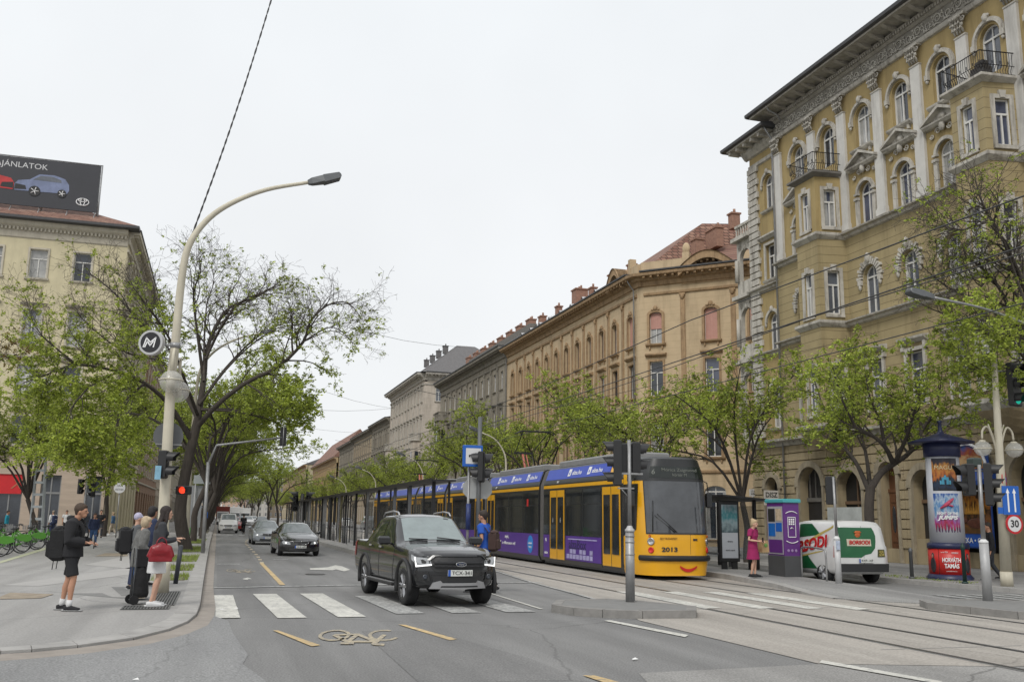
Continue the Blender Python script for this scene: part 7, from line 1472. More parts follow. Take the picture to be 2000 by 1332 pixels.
disc(dd_, o_+Vector((math.sin(TOCAM+.1), math.cos(TOCAM+.1), 0))*.142, TOCAM+.1, .225, pm('metro_sign_black', (.012, .012, .014), .3, var=0), 'sign_face', .004)
Tm = face_T(o_, TOCAM+.1, .152); m = MB(lambda p: tuple(Tm @ Vector(p)))
for dy_ in (.03, -.05):
    pts = [(-.15, -.10), (-.09, .10), (0, -.0), (.12, .10), (.08, -.10)] if dy_ > 0 else [(-.115, -.10), (-.065, .02), (0.0, -.07), (.07, .02)]
    for i in range(len(pts)-1): 
        a, c = Vector((*pts[i], 0)), Vector((*pts[i+1], 0)); d = (c-a).normalized(); n2 = Vector((-d.y, d.x, 0))*.014; m.add([tuple(a-d*.012+n2), tuple(c+d*.012+n2), tuple(c+d*.012-n2), tuple(a-d*.012-n2)], [(0, 1, 2, 3)])
m.build('metro_letter', TWHT, dd_); m = MB(); m.tube([tuple(o_+Vector((.2, .1, 0))), L3(-1.15, 5.46)], .025, 6); m.tube([tuple(Vector(L3(-1.155, 5.4))), tuple(Vector(L3(-1.155, 5.52)))], .11, 12); m.build('sign_bracket', GALV, lp)
o_ = Vector(L3(-1.16, 3.46, .22)); disc(lp, o_, 0, .315, SBACK, 'round_sign_back', .012); m = MB(); m.box(*[v for v in (o_.x-.25, o_.x+.3, o_.y-.04, o_.y-.01, o_.z-.2, o_.z-.17)]); m.build('sign_clamp', GALV, lp)
signal(lp, L3(-1.16, 2.82, -.2), math.pi/2+.25, 2, None, .3, w=.24); m = MB(); o2_ = Vector(L3(-1.27, 2.62, -.36)); m.box(o2_.x-.07, o2_.x+.05, o2_.y-.01, o2_.y+.01, o2_.z-.13, o2_.z+.16); m.build('blue_sticker', pm('sticker_pale_blue', (.2, .38, .5), .5, var=.3, scale=8), lp)
# pedestrian signal with its red lens facing the camera
g = empty('pedestrian_signal', (-.86, 22.4, .12), label='small pedestrian signal lit red beside the foot of the big lamp post', cat='traffic light'); signal(g, (.1, -.1, 2.17), TOCAM, 1, (0, RED_ON), .2, visor=.12, w=.3); m = MB(); m.tube([(-.1, 0, 2.2), (.1, -.0, 2.2)], .02, 6); m.build('bracket', GALV, g)
# other curved lamps
lamp_post('street_lamp', 'curved cream lamp post rising out of the gnarled tree on the left', (-1.3, 48.5, .12), [(x*1.05, z*1.12) for x, z in LP], .14)
LQ = [(0, 0), (0, 3), (0, 4.5), (-.12, 5.4), (-.7, 6.2), (-1.6, 6.6)]
for i, y in enumerate((54, 78, 103, 128)): lamp_post('street_lamp', ['curved white lamp post behind the blue framed sign', 'second curved white lamp post above the rear half of the tram', 'third curved white lamp post left of the tram tail', 'smallest curved white lamp post among the far trees'][i], (16.1, y, .16), LQ, .09, 'curved lamps behind the tram')
lamp_post('street_lamp', 'curved lamp with grey head hanging in front of the yellow building at the right edge', (22.7, 20.2, .12), [(0, 0), (0, 4), (-.1, 5.5), (-.9, 6.7), (-2.9, 7.35), (-4.95, 7.6)], .08, mat=GALV)
# ---- dark leaning bollard
g = empty('bollard', (-.86, 24.9, .12), label='dark slate bollard on the steel grating right of the two women', cat='bollard'); m = MB(); m.tube([(0, 0, 0), (.06, 0, .88)], .055, 12); m.build('post', pm('slate_paint', (.035, .04, .05), .5, var=.15), g); m = MB(); m.ball((.06, 0, .89), (.056, .056, .02), 12, 4); m.build('cap', SBACK, g)
# ---- signal on the middle island
g = empty('traffic_light', (8.2, 18.45, .144), label='traffic light on the middle island with three black heads on a galvanised pole', cat='traffic light')
pole(g, (0, 0, 0), (0, 0, 1.42), .098, .092, GALV, 'base_sleeve'); m = MB(); m.lathe([(.1, 1.40), (.1, 1.45), (.075, 1.47), (.05, 1.52), (.045, 1.53)], (0, 0, 0), 16); m.build('sleeve_cap', pm('cap_grey', (.4, .4, .4), .5, .3, var=.2), g); pole(g, (0, 0, 1.5), (0, 0, 3.3), .042, .038, GALV)
for z in (.95, 1.2, 1.32): m = MB(); m.lathe([(.099, z-.012), (.101, z-.012), (.101, z+.012), (.099, z+.012)], (0, 0, 0), 16); m.build('hose_clamp', GALV, g)
AZ = TOCAM
signal(g, (-.26, .1, 2.82), AZ+math.pi/2+.1, 3, None, .32, w=.28, visor=.24); signal(g, (.22, .1, 2.94), AZ-math.pi/2-.1, 2, None, .33, w=.28, visor=.24)
m = MB(); m.lozenge([(-.16, .02), (.27, .02), (.27, .2), (-.16, .2)], 2.6, 3.24, .03); m.build('backplate', SIGB, g)
m = MB(); m.box(-.3, .3, -.02, .02, 2.58, 2.62); m.box(-.26, .1, -.02, .02, 2.28, 2.31); m.tube([(-.2, 0, 2.3), (-.03, 0, 2.12)], .012, 5); m.build('bracket', GALV, g)
# ---- signal and signs at the platform end
g = empty('sign_post', (8.3, 31.0, .2), label='tall grey post with blue framed white sign, signals and an octagonal sign seen from behind', cat='sign post')
pole(g, (0, 0, 0), (0, 0, 4.95), .075, .07, SBACK); pole(g, (-.34, .05, 0), (-.34, .05, 3.3), .045, .045, GALV, 'second_pole')
m = MB(); m.cbox((-.26, -.08, 3.62), (.34, .035, .36), .02); fr_ = m.build('framed_sign', SBLUE, g); m = MB(); m.box(-.50, .02, -.122, -.118, 3.36, 3.88); m.build('sign_face', SWHITE, fr_); m = MB(); [m.box(-.40+k*.09, -.35+k*.09, -.126, -.123, 3.58+.02*(k % 2), 3.66) for k in range(3)]; m.build('sign_print', SIGB, fr_)
signal(g, (.0, -.15, 3.28), TOCAM+math.pi/2+.2, 2, None, .5, w=.34, visor=.34); signal(g, (.1, -.1, 3.26), TOCAM-math.pi/2-.2, 2, None, .5, w=.3, visor=.3)
for x in (-.22, .18):
    a = [(x+.34*math.cos(math.pi/8+k*math.pi/4), 2.55+.36*math.sin(math.pi/8+k*math.pi/4)) for k in range(8)]; m = MB(); m.extr(a, lambda p, q, d: (p, d+x*.2, q), .08, .1); m.build('octagonal_sign_back', pm('octagon_grey', (.33, .34, .34), .5, .3, var=.12), g)
m = MB(); m.tube([(-.34, .0, 1.2), (-.34, .0, 2.05)], .085, 12, True, True); m.build('wrapped_poster', pm('navy_poster', (.015, .03, .12), .5, var=.5, scale=9), g)
# ---- far left island and right island signals
g = empty('traffic_light', (16.5, 17.7, .144), label='traffic light on the right island beside the advertising column', cat='traffic light')
pole(g, (0, 0, 0), (0, 0, 1.27), .105, .098, pm('grey_sleeve', (.36, .36, .36), .5, .2, var=.15, grime=.4), 'base_sleeve'); pole(g, (0, 0, 1.27), (.03, 0, 3.0), .05, .045, GALV); m = MB(); m.lathe([(.1, 1.25), (.1, 1.29), (.05, 1.34)], (0, 0, 0), 16); m.build('sleeve_cap', SWHITE, g)
signal(g, (-.24, .1, 2.66), AZ+math.pi/2, 2, None, .36, w=.3); signal(g, (.26, -.05, 2.56), AZ-math.pi/2+.5, 3, None, .32, w=.26); m = MB(); m.lozenge([(-.12, .0), (.12, .0), (.12, .2), (-.12, .2)], 2.95, 3.16, .03); m.build('detector_box', pm('dark_green_box', (.03, .045, .04), .5, var=.1), g); m = MB(); m.box(-.3, .25, .03, .07, 2.4, 2.43); m.box(-.3, .25, .03, .07, 2.85, 2.88); m.build('bracket', GALV, g)
g = empty('traffic_light', (16.95, 23.7, .1), label='narrow traffic light pole with white sleeve in front of the delivery van', cat='traffic light')
pole(g, (0, 0, 0), (0, 0, 1.25), .09, .085, pm('white_sleeve', (.5, .5, .5), .5, .1, var=.12), 'base_sleeve'); pole(g, (0, 0, 1.25), (-.02, 0, 3.0), .04, .036, GALV); m = MB(); m.lathe([(.09, 1.22), (.09, 1.27), (.04, 1.33)], (0, 0, 0), 14); m.build('sleeve_cap', SWHITE, g)
signal(g, (-.02, .16, 2.62), 0.4, 3, None, .27, w=.26, visor=.2); m = MB(); m.box(-.1, .02, -.12, -.09, .95, 1.2); m.build('sticker', pm('pale_sticker', (.4, .45, .55), .6, var=.3, scale=15), g)
# ---- right lamp post with globes, signal and road signs
g = empty('street_lamp', (21.35, 22.15, .12), label='white lamp post with two glass globes and a 30 speed sign at the right', cat='lamp post'); LX = 21.35
pole(g, (0, 0, 0), (0, 0, .4), .17, .165, CREAM, 'base_sleeve', 18); pole(g, (0, 0, .4), (.08, -.1, 6.5), .15, .075, CREAM, n=18)
for q in (-1, 1):
    m = MB(); m.tube(smooth_path([(.05, 0, 3.3), (q*.13+.05, -.03, 4.0), (q*.33+.03, -.05, 4.45), (q*.52+.02, -.06, 4.35), (q*.56+.02, -.06, 4.1)], 4), .03, 8); m.build('globe_arm', CREAM, g); m = MB(); m.ball((q*.56+.02, -.06, 3.83), (.24, .24, .22), 20, 12); gl = m.build('globe', GLOBE, g); m = MB(); m.tube([(q*.56+.02+.25*math.cos(a), -.06+.25*math.sin(a), 3.82) for a in [2*math.pi*i/20 for i in range(21)]], .012, 5); m.ball((q*.56+.02, -.06, 4.03), (.1, .1, .05), 10, 6); m.build('globe_band', CREAM, gl); m = MB(); m.tube([(q*.05+.05, 0, 4.0), (q*.28+.05, 0, 4.55)], .02, 6); m.build('spike', CREAM, g)
signal(g, (.52, -.35, 5.7), TOCAM-.55, 3, (2, GREEN_ON), .42, w=.42, visor=.34); m = MB(); m.tube([(.08, -.1, 6.1), (.4, -.2, 6.1)], .025, 6); m.tube([(.7, -.1, 5.6), (1.6, .2, 5.3)], .05, 8); m.build('bracket', GALV, g)
def rsign(par_, o, az, r, base, rimm, nm):
    d_ = disc(par_, o, az, r, rimm, nm, .02); f = Vector((math.sin(az), math.cos(az), 0)); disc(d_, Vector(o)+f*.021, az, r*.78, base, 'sign_face', .003); return d_
SRED = pm('sign_red', (.45, .015, .02), .4, var=.05)
o_ = (.17, -.25, 1.72); d_ = rsign(g, o_, TOCAM-.2, .275, SWHITE, SRED, 'speed_sign'); text('30', .2, face_T(o_, TOCAM-.2, .028), SIGB, d_, 'sign_lettering', bold=.006, width=.26)
az_ = TOCAM-.2; Tm = face_T((.12, -.25, 2.38), az_, 0); m = MB(lambda p: tuple(Tm @ Vector(p))); m.box(-.27, .27, -.40, .40, 0, .02); bs_ = m.build('lane_sign', SBLUE, g); m = MB(lambda p: tuple(Tm @ Vector(p)))
for x in (-.1, .11): m.add([(x-.025, -.33, .024), (x+.025, -.33, .024), (x+.025, .2, .024), (x-.025, .2, .024)], [(0, 1, 2, 3)]); m.add([(x-.06, .2, .024), (x+.06, .2, .024), (x, .34, .024)], [(0, 1, 2)])
m.build('lane_arrows', TWHT, bs_); m = MB(lambda p: tuple(Tm @ Vector(p))); m.box(-.44, -.28, -.38, -.2, 0, .015); m.build('side_plate', SBLUE, g)
o_ = (.18, .0, 2.98); d_ = rsign(g, o_, TOCAM-.9, .28, SBLUE, SRED, 'no_stopping_sign'); Tm = face_T(o_, TOCAM-.9, .03); m = MB(lambda p: tuple(Tm @ Vector(p)))
for q in (-1, 1): a = Vector((.155, .155*q, 0)); n2 = Vector((-q, 1, 0)).normalized()*.028; m.add([tuple(a+n2), tuple(-a+n2), tuple(-a-n2), tuple(a-n2)], [(0, 1, 2, 3)])
m.build('sign_cross', SRED, d_)
# ---- advertising column
NAV = pm('navy_column_paint', (.02, .025, .075), .4, var=.15); CW_ = pm('white_column_vinyl', (.55, .56, .60), .5, var=.06)
g = empty('advertising_column', (22.1, 25.2, .06), label='round advertising column with navy hat roof, film posters and red base', cat='column')
def lat(prof, mat, nm, par_=None, n=36): m = MB(); m.lathe(prof, (0, 0, 0), n); return m.build(nm, mat, par_ or g)
lat([(.68, 0), (.69, .12), (.62, .2), (.6, .22)], NAV, 'plinth'); lat([(.6, .2), (.60, 1.0)], pm('red_poster_vinyl', (.50, .02, .015), .4, var=.06), 'base_drum'); lat([(.62, 1.0), (.62, 1.14), (.56, 1.18)], NAV, 'base_band'); lat([(.52, 1.12), (.50, 3.9)], CW_, 'drum'); lat([(.55, 3.86), (.56, 4.3), (.5, 4.33)], NAV, 'hat_band')
lat([(.98, 4.3), (1.0, 4.34), (.5, 4.5), (.12, 4.62), (.07, 4.7), (.05, 4.95), (.09, 5.0), (.01, 5.05)], NAV, 'hat_roof')
def cyl_patch(nm, az, half, r, z0, z1, mat, par_=None, n=14):
    m = MB(); m.rings([[(r*math.sin(az+half*(2*i/n-1)), r*math.cos(az+half*(2*i/n-1)), z) for i in range(n+1)] for z in (z0, z1)], False, smooth=True); return m.build(nm, mat, par_ or g)
def poster_mat(name, cols, sc=4., z0=0, z1=1):
    m = bpy.data.materials.new(name); m.use_nodes = True; n, L = tree_nodes(m); b_ = n['Principled BSDF']; b_.inputs['Roughness'].default_value = .35; t = n.new('ShaderNodeTexCoord'); no = n.new('ShaderNodeTexNoise'); no.inputs['Scale'].default_value = sc; no.inputs['Detail'].default_value = 4; L.new(t.outputs['Generated'], no.inputs['Vector']); s_ = n.new('ShaderNodeSeparateXYZ'); L.new(t.outputs['Generated'], s_.inputs[0])
    a = n.new('ShaderNodeMath'); a.operation = 'MULTIPLY_ADD'; a.inputs[1].default_value = .9; a.inputs[2].default_value = -.45; L.new(no.outputs['Fac'], a.inputs[0]); ad = n.new('ShaderNodeMath'); ad.operation = 'ADD'; L.new(a.outputs[0], ad.inputs[0]); L.new(s_.outputs['Z'], ad.inputs[1]); r = n.new('ShaderNodeValToRGB'); e_ = r.color_ramp.elements
    e_[0].color = (*cols[0], 1); e_[1].color = (*cols[-1], 1)
    for i, c in enumerate(cols[1:-1]): k = e_.new((i+1)/(len(cols)-1)); k.color = (*c, 1)
    L.new(ad.outputs[0], r.inputs[0]); L.new(r.outputs[0], b_.inputs['Base Color']); return m
PA = math.pi+.62
p1 = cyl_patch('poster', PA, .78, .512, 2.78, 3.8, poster_mat('circus_poster', [(.01, .012, .02), (.012, .03, .07), (.01, .015, .02), (.42, .12, .02), (.5, .22, .04), (.03, .02, .03), (.01, .01, .02)]))
p2 = cyl_patch('poster', PA+.02, .78, .516, 1.5, 2.7, poster_mat('motocross_poster', [(.03, .01, .06), (.35, .02, .06), (.3, .08, .3), (.35, .45, .55), (.05, .2, .45), (.4, .5, .6), (.03, .1, .35)], 5.))
def col_T(az, r, z): f = Vector((math.sin(az), math.cos(az), 0)); return plane_T(f*r+Vector((0, 0, z)), (-f.y, f.x, 0), (0, 0, 1))
text('MAGUS', .13, col_T(PA, .53, 3.5), pm('gold_text', (.6, .5, .3), .5, var=0), p1, 'poster_lettering', width=.6); m = MB(lambda p, T=col_T(PA, .525, 3.1): tuple(T @ Vector(p))); [m.box(a, c, b2, d, 0, .004) for a, c, b2, d in ((-.1, -.03, -.12, .1), (.03, .1, -.12, .1), (-.16, -.11, -.12, .0), (.11, .16, -.12, .0), (-.03, .03, .02, .16))]; m.build('poster_figure', pm('cold_blue_print', (.06, .3, .45), .5, var=.3, scale=9), p1)
text('NIGHT OF THE', .075, col_T(PA, .535, 2.08), TWHT, p2, 'poster_lettering', width=.6, bold=.004); text('JUMPS', .12, col_T(PA, .535, 1.95), TWHT, p2, 'poster_lettering', width=.6, bold=.008, shear=.3); m = MB(lambda p, T=col_T(PA, .53, 2.35): tuple(T @ Vector(p))); m.tube([(-.2, -.12, 0), (-.02, .0, 0), (.12, .12, 0), (.2, .2, 0)], [.02, .06, .05, .02], 6); m.tube([(.02, .0, .0), (.18, -.05, 0)], .03, 5); m.build('poster_figure', pm('pink_print', (.5, .06, .12), .5, var=.4, scale=12), p2)
text('HORVÁTH', .13, col_T(PA-.02, .615, .66), TWHT, g, 'base_lettering', width=.52, bold=.006); text('TAMÁS', .13, col_T(PA-.02, .615, .48), TWHT, g, 'base_lettering', width=.42, bold=.006); text('DUMASZÍNHÁZ', .05, col_T(PA-.2, .61, .88), TWHT, g, 'base_lettering', width=.2); text('turné 2024', .05, col_T(PA+.3, .61, .9), TWHT, g, 'base_lettering', width=.2); text('dumaszinhaz.hu', .035, col_T(PA, .61, .33), TWHT, g, 'base_lettering', width=.3)
for q in (-.95, .95):
    m = MB(lambda p, T=col_T(PA+q, .60, .55): tuple(T @ Vector(p))); m.ball((0, -.05, .0), (.12, .24, .02), 12, 8); m.ball((0, .24, .0), (.055, .085, .02), 10, 8); fg = m.build('printed_figure', pm('charcoal_print', (.03, .03, .035), .5, var=.5, scale=8), g); m = MB(lambda p, T=col_T(PA+q, .61, .55): tuple(T @ Vector(p))); m.ball((.01, .22, .012), (.035, .06, .008), 8, 6); m.build('printed_face', pm('print_skin', (.35, .2, .15), .5, var=0), g); cyl_patch('panel_joint', PA+q*.62, .012, .604, .22, 1.0, SIGB)
# ---- bollards
for x, y, mat, h, lab in ((21.0, 25.6, SBACK, .95, 'grey pointed bollard left of the advertising column'), (20.95, 23.3, pm('dark_green_paint', (.01, .035, .03), .5, var=.1), 1.15, 'dark green bollard right of the advertising column')):
    g = empty('bollard', (x, y, .12), label=lab, cat='bollard'); m = MB(); m.lathe([(.06, 0), (.055, h*.85), (.065, h*.86), (.065, h*.93), (.03, h*.97), (.035, h)], (0, 0, 0), 14); m.build('post', mat, g); m = MB(); m.lathe([(.09, 0), (.09, .04), (.06, .06)], (0, 0, 0), 14); m.build('foot', mat, g)
# ---- cycle hoops, kiosk, shelter
for i, (x0, y0, x1, y1) in enumerate(((17.05, 24.4, 17.3, 26.0), (17.0, 26.4, 17.2, 27.4))):
    m = MB(); a, c = Vector((x0, y0, .1)), Vector((x1, y1, .13)); m.tube(smooth_path([a, a+Vector((0, 0, .75)), a.lerp(c, .12)+Vector((0, 0, .93)), a.lerp(c, .88)+Vector((0, 0, .93)), c+Vector((0, 0, .75)), c], 4), .028, 8); m.build('cycle_hoop', GALV, label=('steel cycle hoop nearest the signal pole in front of the delivery van', 'steel cycle hoop next to the purple kiosk')[i], cat='cycle stand')
g = empty('ticket_kiosk', (16.75, 26.05, .16), -.04, label='purple ticket kiosk with turquoise roof at the end of the tram platform', cat='kiosk'); PUR = pm('kiosk_purple', (.10, .022, .17), .4, var=.06)
m = MB(); m.cbox((.27, .5, .3), (.28, .5, .32), .01); m.build('plinth', pm('kiosk_dark_grey', (.06, .062, .065), .5, var=.1), g); m = MB(); m.cbox((.27, .5, 1.42), (.27, .49, .82), .01); m.build('cabinet', PUR, g); m = MB(); m.cbox((.27, .5, 2.29), (.31, .55, .06), .02); m.build('roof', pm('kiosk_turquoise', (.06, .33, .36), .4, var=.05), g)
m = MB(); m.box(-.012, 0, .06, .95, .66, 2.12); fp = m.build('machine_front', pm('machine_grey', (.33, .33, .35), .4, var=.15, scale=5), g)
for nm, a, c, z0, z1, mt in (('screen', .1, .45, 1.35, 1.62, SBLUE), ('keypad_panel', .5, .9, 1.2, 1.6, pm('machine_blue', (.01, .12, .42), .4, var=.2)), ('poster', .1, .45, 1.68, 2.05, pm('beige_print', (.45, .36, .25), .5, var=.4, scale=9)), ('dark_slot', .5, .9, 1.65, 2.05, SIGB), ('lower_panel', .1, .9, .7, 1.1, PUR)): m = MB(); m.box(-.02, -.013, a, c, z0, z1); m.build(nm, mt, fp)
m = MB(); F2 = lambda p: (.27+p[0], -.002-p[2], 1.5+p[1])
m2 = MB(F2); [m2.box(a, c, b2, d, .0, .006) for a, c, b2, d in ((-.14, .14, .28, .30), (-.14, .14, -.32, -.30), (-.14, -.125, -.32, .30), (.125, .14, -.32, .30))]; [m2.box(-.1+k*.07, -.05+k*.07, .06+j*.07, .11+j*.07, 0, .006) for k in range(3) for j in range(3)]; m2.tube([(-.05, -.06, .003), (.0, -.02, .003), (.05, -.06, .003)], .015, 4); m2.build('phone_icon', TWHT, g)
for zz, sg in ((1.92, 1), (1.06, -1)): m3 = MB(); m3.tube([(.27+x, -.006, zz+sg*(.05-1.6*x*x)) for x in [-.2+.4*i/10 for i in range(11)]], .014, 5); m3.build('curved_mark', TWHT, g)
m = MB(); [m.ball((.13+.13*k, -.004, .78), (.045, .004, .045), 10, 6) for k in range(3)]; m.build('round_symbols', pm('lilac', (.3, .2, .38), .5, var=0), g)
g = empty('tram_shelter', (16.9, 30.3, .16), 0, label='dark tram stop shelter with an illuminated advertising panel behind the woman in the dress', cat='shelter')
m = MB(); m.cbox((.35, 0, 1.3), (.38, .07, 1.05), .02); m.box(.05, .25, -.04, .04, 0, .3); m.box(.45, .65, -.04, .04, 0, .3); ap = m.build('panel_frame', SIGB, g); m = MB(); m.box(.04, .66, -.082, -.076, .38, 1.25); m.build('poster_lower', pm('pale_grey_print', (.36, .38, .41), .3, var=.08), ap); m = MB(); m.box(.04, .66, -.082, -.076, 1.25, 2.22); m.build('poster_upper', poster_mat('teal_advert', [(.05, .08, .09), (.2, .26, .28), (.02, .14, .16), (.25, .3, .33)], 5.), ap)
text('divany', .06, plane_T((.35, -.09, .95), (1, 0, 0), (0, 0, 1)), SIGB, ap, 'poster_lettering'); text('akciós napok', .05, plane_T((.35, -.09, .65), (1, 0, 0), (0, 0, 1)), SIGB, ap, 'poster_lettering')
m = MB(); m.rings([[(-.1, y, 2.5), (-.1, y, 2.56), (1.9, y, 2.42), (1.9, y, 2.36)] for y in (-.5, 6)], True, True, True, False); m.build('roof', SIGB, g)
for y in (.2, 2.8, 5.6): m = MB(); m.box(1.5, 1.6, y, y+.1, 0, 2.4); m.build('post', SIGB, g); 
m = MB(); m.box(1.54, 1.56, .3, 5.6, .3, 2.2); m.build('glass_wall', pm('shelter_glass', (.25, .32, .33), .08, var=.1, alpha=.3), g); m = MB(); m.box(.9, 1.4, 1, 5, .42, .47); [m.box(1.1, 1.2, y, y+.1, 0, .42) for y in (1.3, 4.6)]; m.build('bench', SBACK, g); m = MB(); m.tube([(1.2, -.2, .0), (1.2, -.2, .7)], .2, 14); m.build('litter_bin', SIGB, g)
# ---- median stop canopy and fence
g = empty('tram_stop_canopy', (7.3, 33, .2), label='long black tram stop canopy with posts on the median beside the passing lane', cat='shelter'); 
m = MB(); m.box(-.15, .7, 0, 78, 2.85, 2.9); m.box(-.2, -.14, 0, 78, 2.8, 2.94); m.build('roof', SIGB, g)
y = .5; k = 0
while y < 78:
    m = MB(); m.box(-.05, .07, y-.05, y+.05, 0, 2.84); m.build('post', R.choice((SIGB, SIGB, SBACK, GALV)) if k % 9 != 7 else pm('weathered_yellow_post', (.16, .14, .07), .8, var=.3), g)
    m = MB(); m.box(.55, .62, y, y+.08, 0, 2.84); m.build('post', SIGB, g); y += R.choice((1.2, 2.2, 3.4, 4.4)); k += 1
for y0 in range(2, 76, 6):
    m = MB(); m.box(-.02, 0, y0+.3, y0+2.1, .25, 2.3); m.build('glass_screen', pm('smoked_glass', (.05, .06, .06), .1, var=.1, alpha=.45), g)
    m = MB(); m.tube([(-.1, y0+3, 0), (-.1, y0+3, 1.0), (-.1, y0+5, 1.0), (-.1, y0+5, 0)], .025, 6); m.tube([(-.1, y0+3, .5), (-.1, y0+5, .5)], .02, 6); [m.tube([(-.1, y0+3.3+j*.35, .05), (-.1, y0+3.3+j*.35, 1.0)], .012, 4) for j in range(5)]; m.build('railing', SBACK if (y0//6) % 2 else GALV, g)
g = empty('traffic_light', (7.5, 92, .2), label='dark cluster of signal heads at the far end of the median canopy', cat='traffic light'); pole(g, (0, 0, 0), (0, 0, 3.6), .2, .15, SIGB)
for q in (-1, 1): signal(g, (q*.6, 0, 2.7), math.pi, 3, None, .5, w=.5); signal(g, (q*.5, .2, 3.3), q*math.pi/2, 2, None, .5, w=.5, visor=.7)
# ---- overhead signal arm, lattice mast, small signs
g = empty('traffic_light', (-.5, 44, .12), label='overhead signal hanging from a long grey arm above the left lane', cat='traffic light'); pole(g, (0, 0, 0), (-.05, 0, 3.9), .09, .075, GALV); m = MB(); m.tube([(-.05, 0, 3.8), (.25, 0, 4.65), (3.05, 0, 5.1)], [.07, .055, .04], 8); m.build('arm', GALV, g); signal(g, (3.1, .1, 5.14), 0, 3, None, .28, w=.28); m = MB(); m.tube([(3.1, -.05, 4.65), (3.1, -.05, 5.62)], .025, 6); m.build('hanger', GALV, g)
g = empty('lattice_mast', (-9.75, 60, .12), label='pale grey lattice mast above the bicycles on the left square', cat='mast'); m = MB()
for q in (-1, 1): m.tube([(q*.32, 0, 0), (q*.12-.25, 0, 9.3)], .05, 4, True, False); m.tube([(q*.32, .5, 0), (q*.12-.25, .2, 9.3)], .05, 4, True, False)
for k in range(13): z = .5+k*.68; wd = .32-.2*z/9.3; cx_ = -.25*z/9.3; m.box(cx_-wd, cx_+wd, -.03, .03, z, z+.14)
m.build('mast', pm('pale_galvanised', (.42, .45, .46), .5, .3, var=.1), g)
g = empty('sign_post', (-6.45, 70, .12), label='small round white sign on a thin pole in front of the shop glass', cat='sign'); pole(g, (0, 0, 0), (-.02, 0, 3.6), .04, .035, GALV); d_ = disc(g, (-.02, -.05, 3.32), math.pi+.1, .36, SWHITE, 'round_sign', .04); text('HÁZI', .12, face_T((-.02, -.05, 3.46), math.pi+.1, .045), SIGB, d_, 'sign_lettering'); text('RÉTES', .12, face_T((-.02, -.05, 3.2), math.pi+.1, .045), SIGB, d_, 'sign_lettering', width=.5)
g = empty('traffic_light', (-8.85, 72, .12), label='pair of dark signal heads on a grey pole in front of the travertine wall', cat='traffic light'); pole(g, (0, 0, 0), (.05, 0, 4.3), .07, .06, GALV); signal(g, (-.3, -.1, 3.4), math.pi-.8, 3, None, .34, w=.34); signal(g, (.45, .1, 3.2), math.pi+.9, 3, None, .34, w=.34)
g = empty('bus_shelter', (-1.55, 66, .12), label='white framed shelter with blank pale sign panel under the left avenue trees', cat='shelter'); m = MB(); m.box(0, .06, 0, .06, 0, 4.0); m.box(-.5, -.44, 0, .06, 0, 4.2); m.build('frame', SWHITE, g); m = MB(); m.box(-.1, .95, -.02, .02, 3.6, 4.15); m.build('sign_panel', pm('pale_panel', (.38, .41, .42), .5, var=.06), g); m = MB(); m.box(-.4, .5, .2, .3, .8, 3.5); m.build('rear_panel', pm('dull_panel', (.3, .31, .32), .5, var=.1), g)
g = empty('sign_post', (-.75, 62, .12), label='blue grey post with small dark box beside the white framed shelter', cat='sign post'); pole(g, (0, 0, 0), (0, 0, 3.9), .07, .06, pm('blue_grey_paint', (.12, .2, .28), .5, var=.1)); m = MB(); m.cbox((0, -.1, 2.35), (.17, .1, .3), .03); m.build('box', SIGB, g); m = MB(); m.cbox((.05, -.1, 1.6), (.13, .06, .18), .02); m.build('blue_plate', SBLUE, g)
g = empty('bin', (-1.5, 68, .12), label='bright green waste container under the left trees', cat='bin'); m = MB(); m.cbox((0, 0, .5), (.25, .25, .5), .04); m.build('body', pm('bright_green_plastic', (.06, .35, .05), .4, var=.1), g); m = MB(); m.cbox((0, 0, 1.03), (.27, .27, .05), .02); m.build('lid', pm('green_lid', (.03, .2, .03), .4, var=.1), g)
# ---- wires
WIRE = pm('overhead_wire', (.03, .03, .03), .6, var=0)
def wire(lab, pts, r=.012, name='overhead_wire', group='overhead wires', mat=WIRE): m = MB(); m.tube(pts, r, 4, True, False); return m.build(name, mat, label=lab, cat='wire', group=group)
for x, z, lab in ((10.5, 5.62, 'contact wire over the near track'), (10.5, 6.5, 'upper catenary wire over the near track'), (13.7, 5.75, 'contact wire over the track of the tram'), (13.7, 6.78, 'upper catenary wire over the track of the tram')):
    wire(lab, [(x, y, z-(.25*math.sin(math.pi*((y+20) % 40)/40) if z > 6 else 0)) for y in range(-20, 420, 10)], .013)
for y in (38, 66, 94, 122):
    wire('cross span wire over both tracks, %s from the crossing' % {38: 'nearest', 66: 'second', 94: 'third', 122: 'fourth'}[y], [(7.4, y, 6.9), (10.5, y, 6.4), (13.7, y, 6.5), (XF, y, 10.5)], .01)
for (a, c, y0, lab) in (((610, 620), (900, 678), 75, 'long thin wire from the gnarled tree to the grey building'), ((560, 738), (770, 798), 100, 'thin wire sloping to the pale building cornice'), ((540, 795), (770, 797), 120, 'nearly level wire reaching the pale building'), ((520, 818), (700, 845), 150, 'lowest distant wire across the street')):
    p0, p1 = onY(*a, y0), onX(*c, XF-.5); mid = p0.lerp(p1, .5)-Vector((0, 0, .5)); wire(lab, [p0, p0.lerp(mid, .5)-Vector((0, 0, .1)), mid, p1.lerp(mid, .5)-Vector((0, 0, .1)), p1], .018)
p0, p1 = Vector((-1.1, 22.05, 7.6)), onY(548, -60, 25.5); P = [p0.lerp(p1, i/120)-Vector((0, 0, .35*math.sin(math.pi*i/120))) for i in range(121)]
